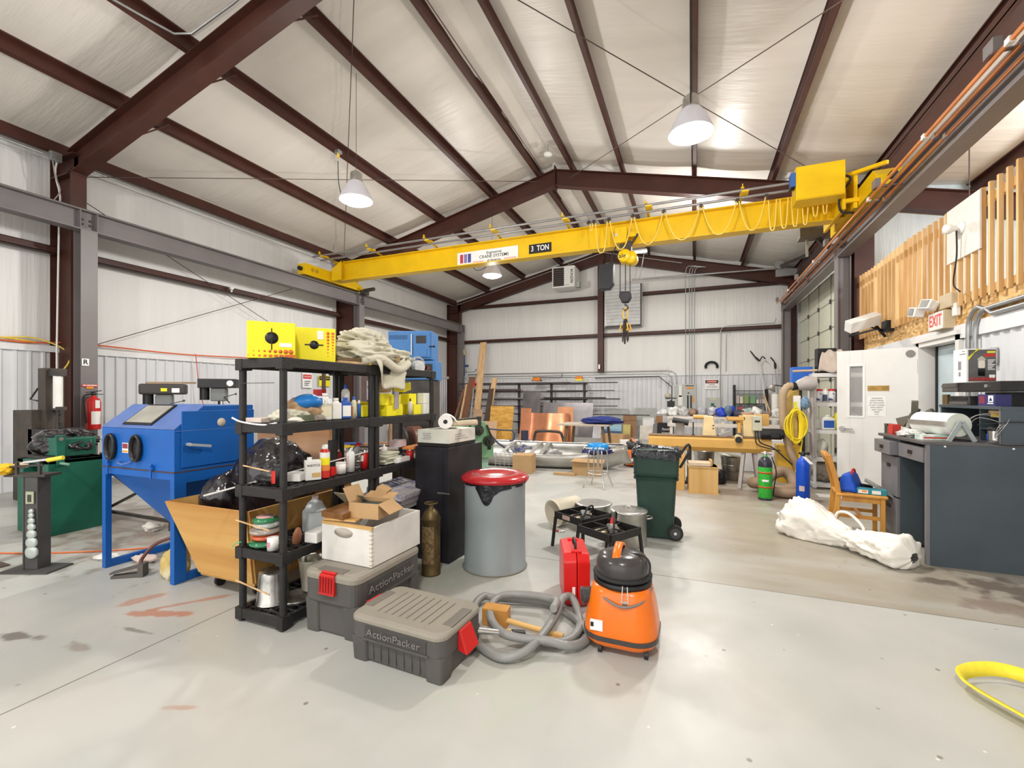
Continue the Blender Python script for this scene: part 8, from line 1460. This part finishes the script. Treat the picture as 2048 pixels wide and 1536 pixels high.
fbottle('second white jug half hidden behind the first', 8.45, .2, WPLAS, x=1.79, sx=.12, sy=.1, z=.923, rz=.3, group='bottles on the white shelf', neck=.02)
can('yellow_bottle', 'yellow spray bottle beside the door on the white shelf', 'bottle', *ws(.36, .1, .92), .05, .3, CY, cap=WPLAS, neck=.3); boxt('yellow_carton', 'yellow carton behind the white jug', 'carton', *ws(.3, .22, .92), .1, .1, .2, CY)
t = thing('cloth_bag', 'beige cap and cloth thrown over a black box on the white shelf', 'cloth', (1.98, 8.38, 1.803)); mb = MB(); mb.grid(lambda u, v_: (-.2 + .42*u*(1 - .15*v_) + .1*v_*(1 - u), -.16 + .22*v_ + .02*math.sin(u*9), .02 + .34*v_**.8 + .02*math.sin(u*11 + v_*4)), 16, 12); o = mb.build('cloth', mat('beige_cloth', (.50, .42, .36), .85), t); q = o.modifiers.new('s', 'SOLIDIFY'); q.thickness = .01
boxt('black_box', 'black box under the beige cloth on top of the white shelf', 'box', 1.94, 8.52, 1.803, .26, .14, .4, BLK, .1)
t = thing('blue_tub', 'royal blue plastic tub at the end of the white shelf top', 'tub', (1.62, 8.62, 0)); MB().box(-.14, -.1, 1.62, .15, .12, 1.92).build('tub', mat('tub_blue', (.02, .13, .55), .35), t, bev=.01); MB().bar((.0, .05, 0), (.0, .05, 1.62), .05).build('support', DKSTEEL, t)
tag(MB().cyl((1.45, 8.3, 1.84), (1.78, 8.3, 1.85), .018, 10).build('pry_bar', mat('wood_grip', (.55, .38, .24), .5)), 'wooden handled rod sticking out left of the white shelf top', 'tool')
heap('shelf_clutter', 'dark camera-like clutter on the front edge of the white shelf top', 'item', BLK, 1.88, 8.32, 1.803, (.11, .06, .05), 170, .5, 3, 3, .2)
heap('cloth_roll', 'beige canvas bag on the bottom of the white shelf', 'bag', mat('canvas_bag', (.30, .26, .20), .85), 1.93, 8.45, .093, (.18, .16, .18), 171, .35, 2.4, 4, .2)
heap('shelf_clutter', 'pale hooded cloth on the low shelf behind the chair', 'cloth', mat('pale_cloth', (.55, .53, .46), .85), 1.86, 8.38, .493, (.08, .1, .16), 172, .35, 2.4, 3, .2)
for i in range(4): heap('shelf_clutter', ['dark grey tool on the white shelf behind the red-capped jars', 'brown bag on the white shelf under the jars', 'grey folded tarp on the white shelf above the jugs', 'dark cloth bag on the lower white shelf'][i], 'item', [BLK, mat('bag_brown', (.2, .14, .11), .8), mat('tarp_grey', (.3, .28, .28), .7), DKSTEEL][i], [2.15, 2.2, 2.25, 2.2][i], 8.46, [1.348, .923, .923, .493][i], (.14, .12, [.12, .1, .16, .12][i]), 180 + i, .4, 2.4, 3, .2)
tag(MB().box(1.65, 7.6, .0, 2.0, 7.8, .012).build('floor_board', WPLAS), 'flat white board on the floor at the foot of the white shelf', 'board')
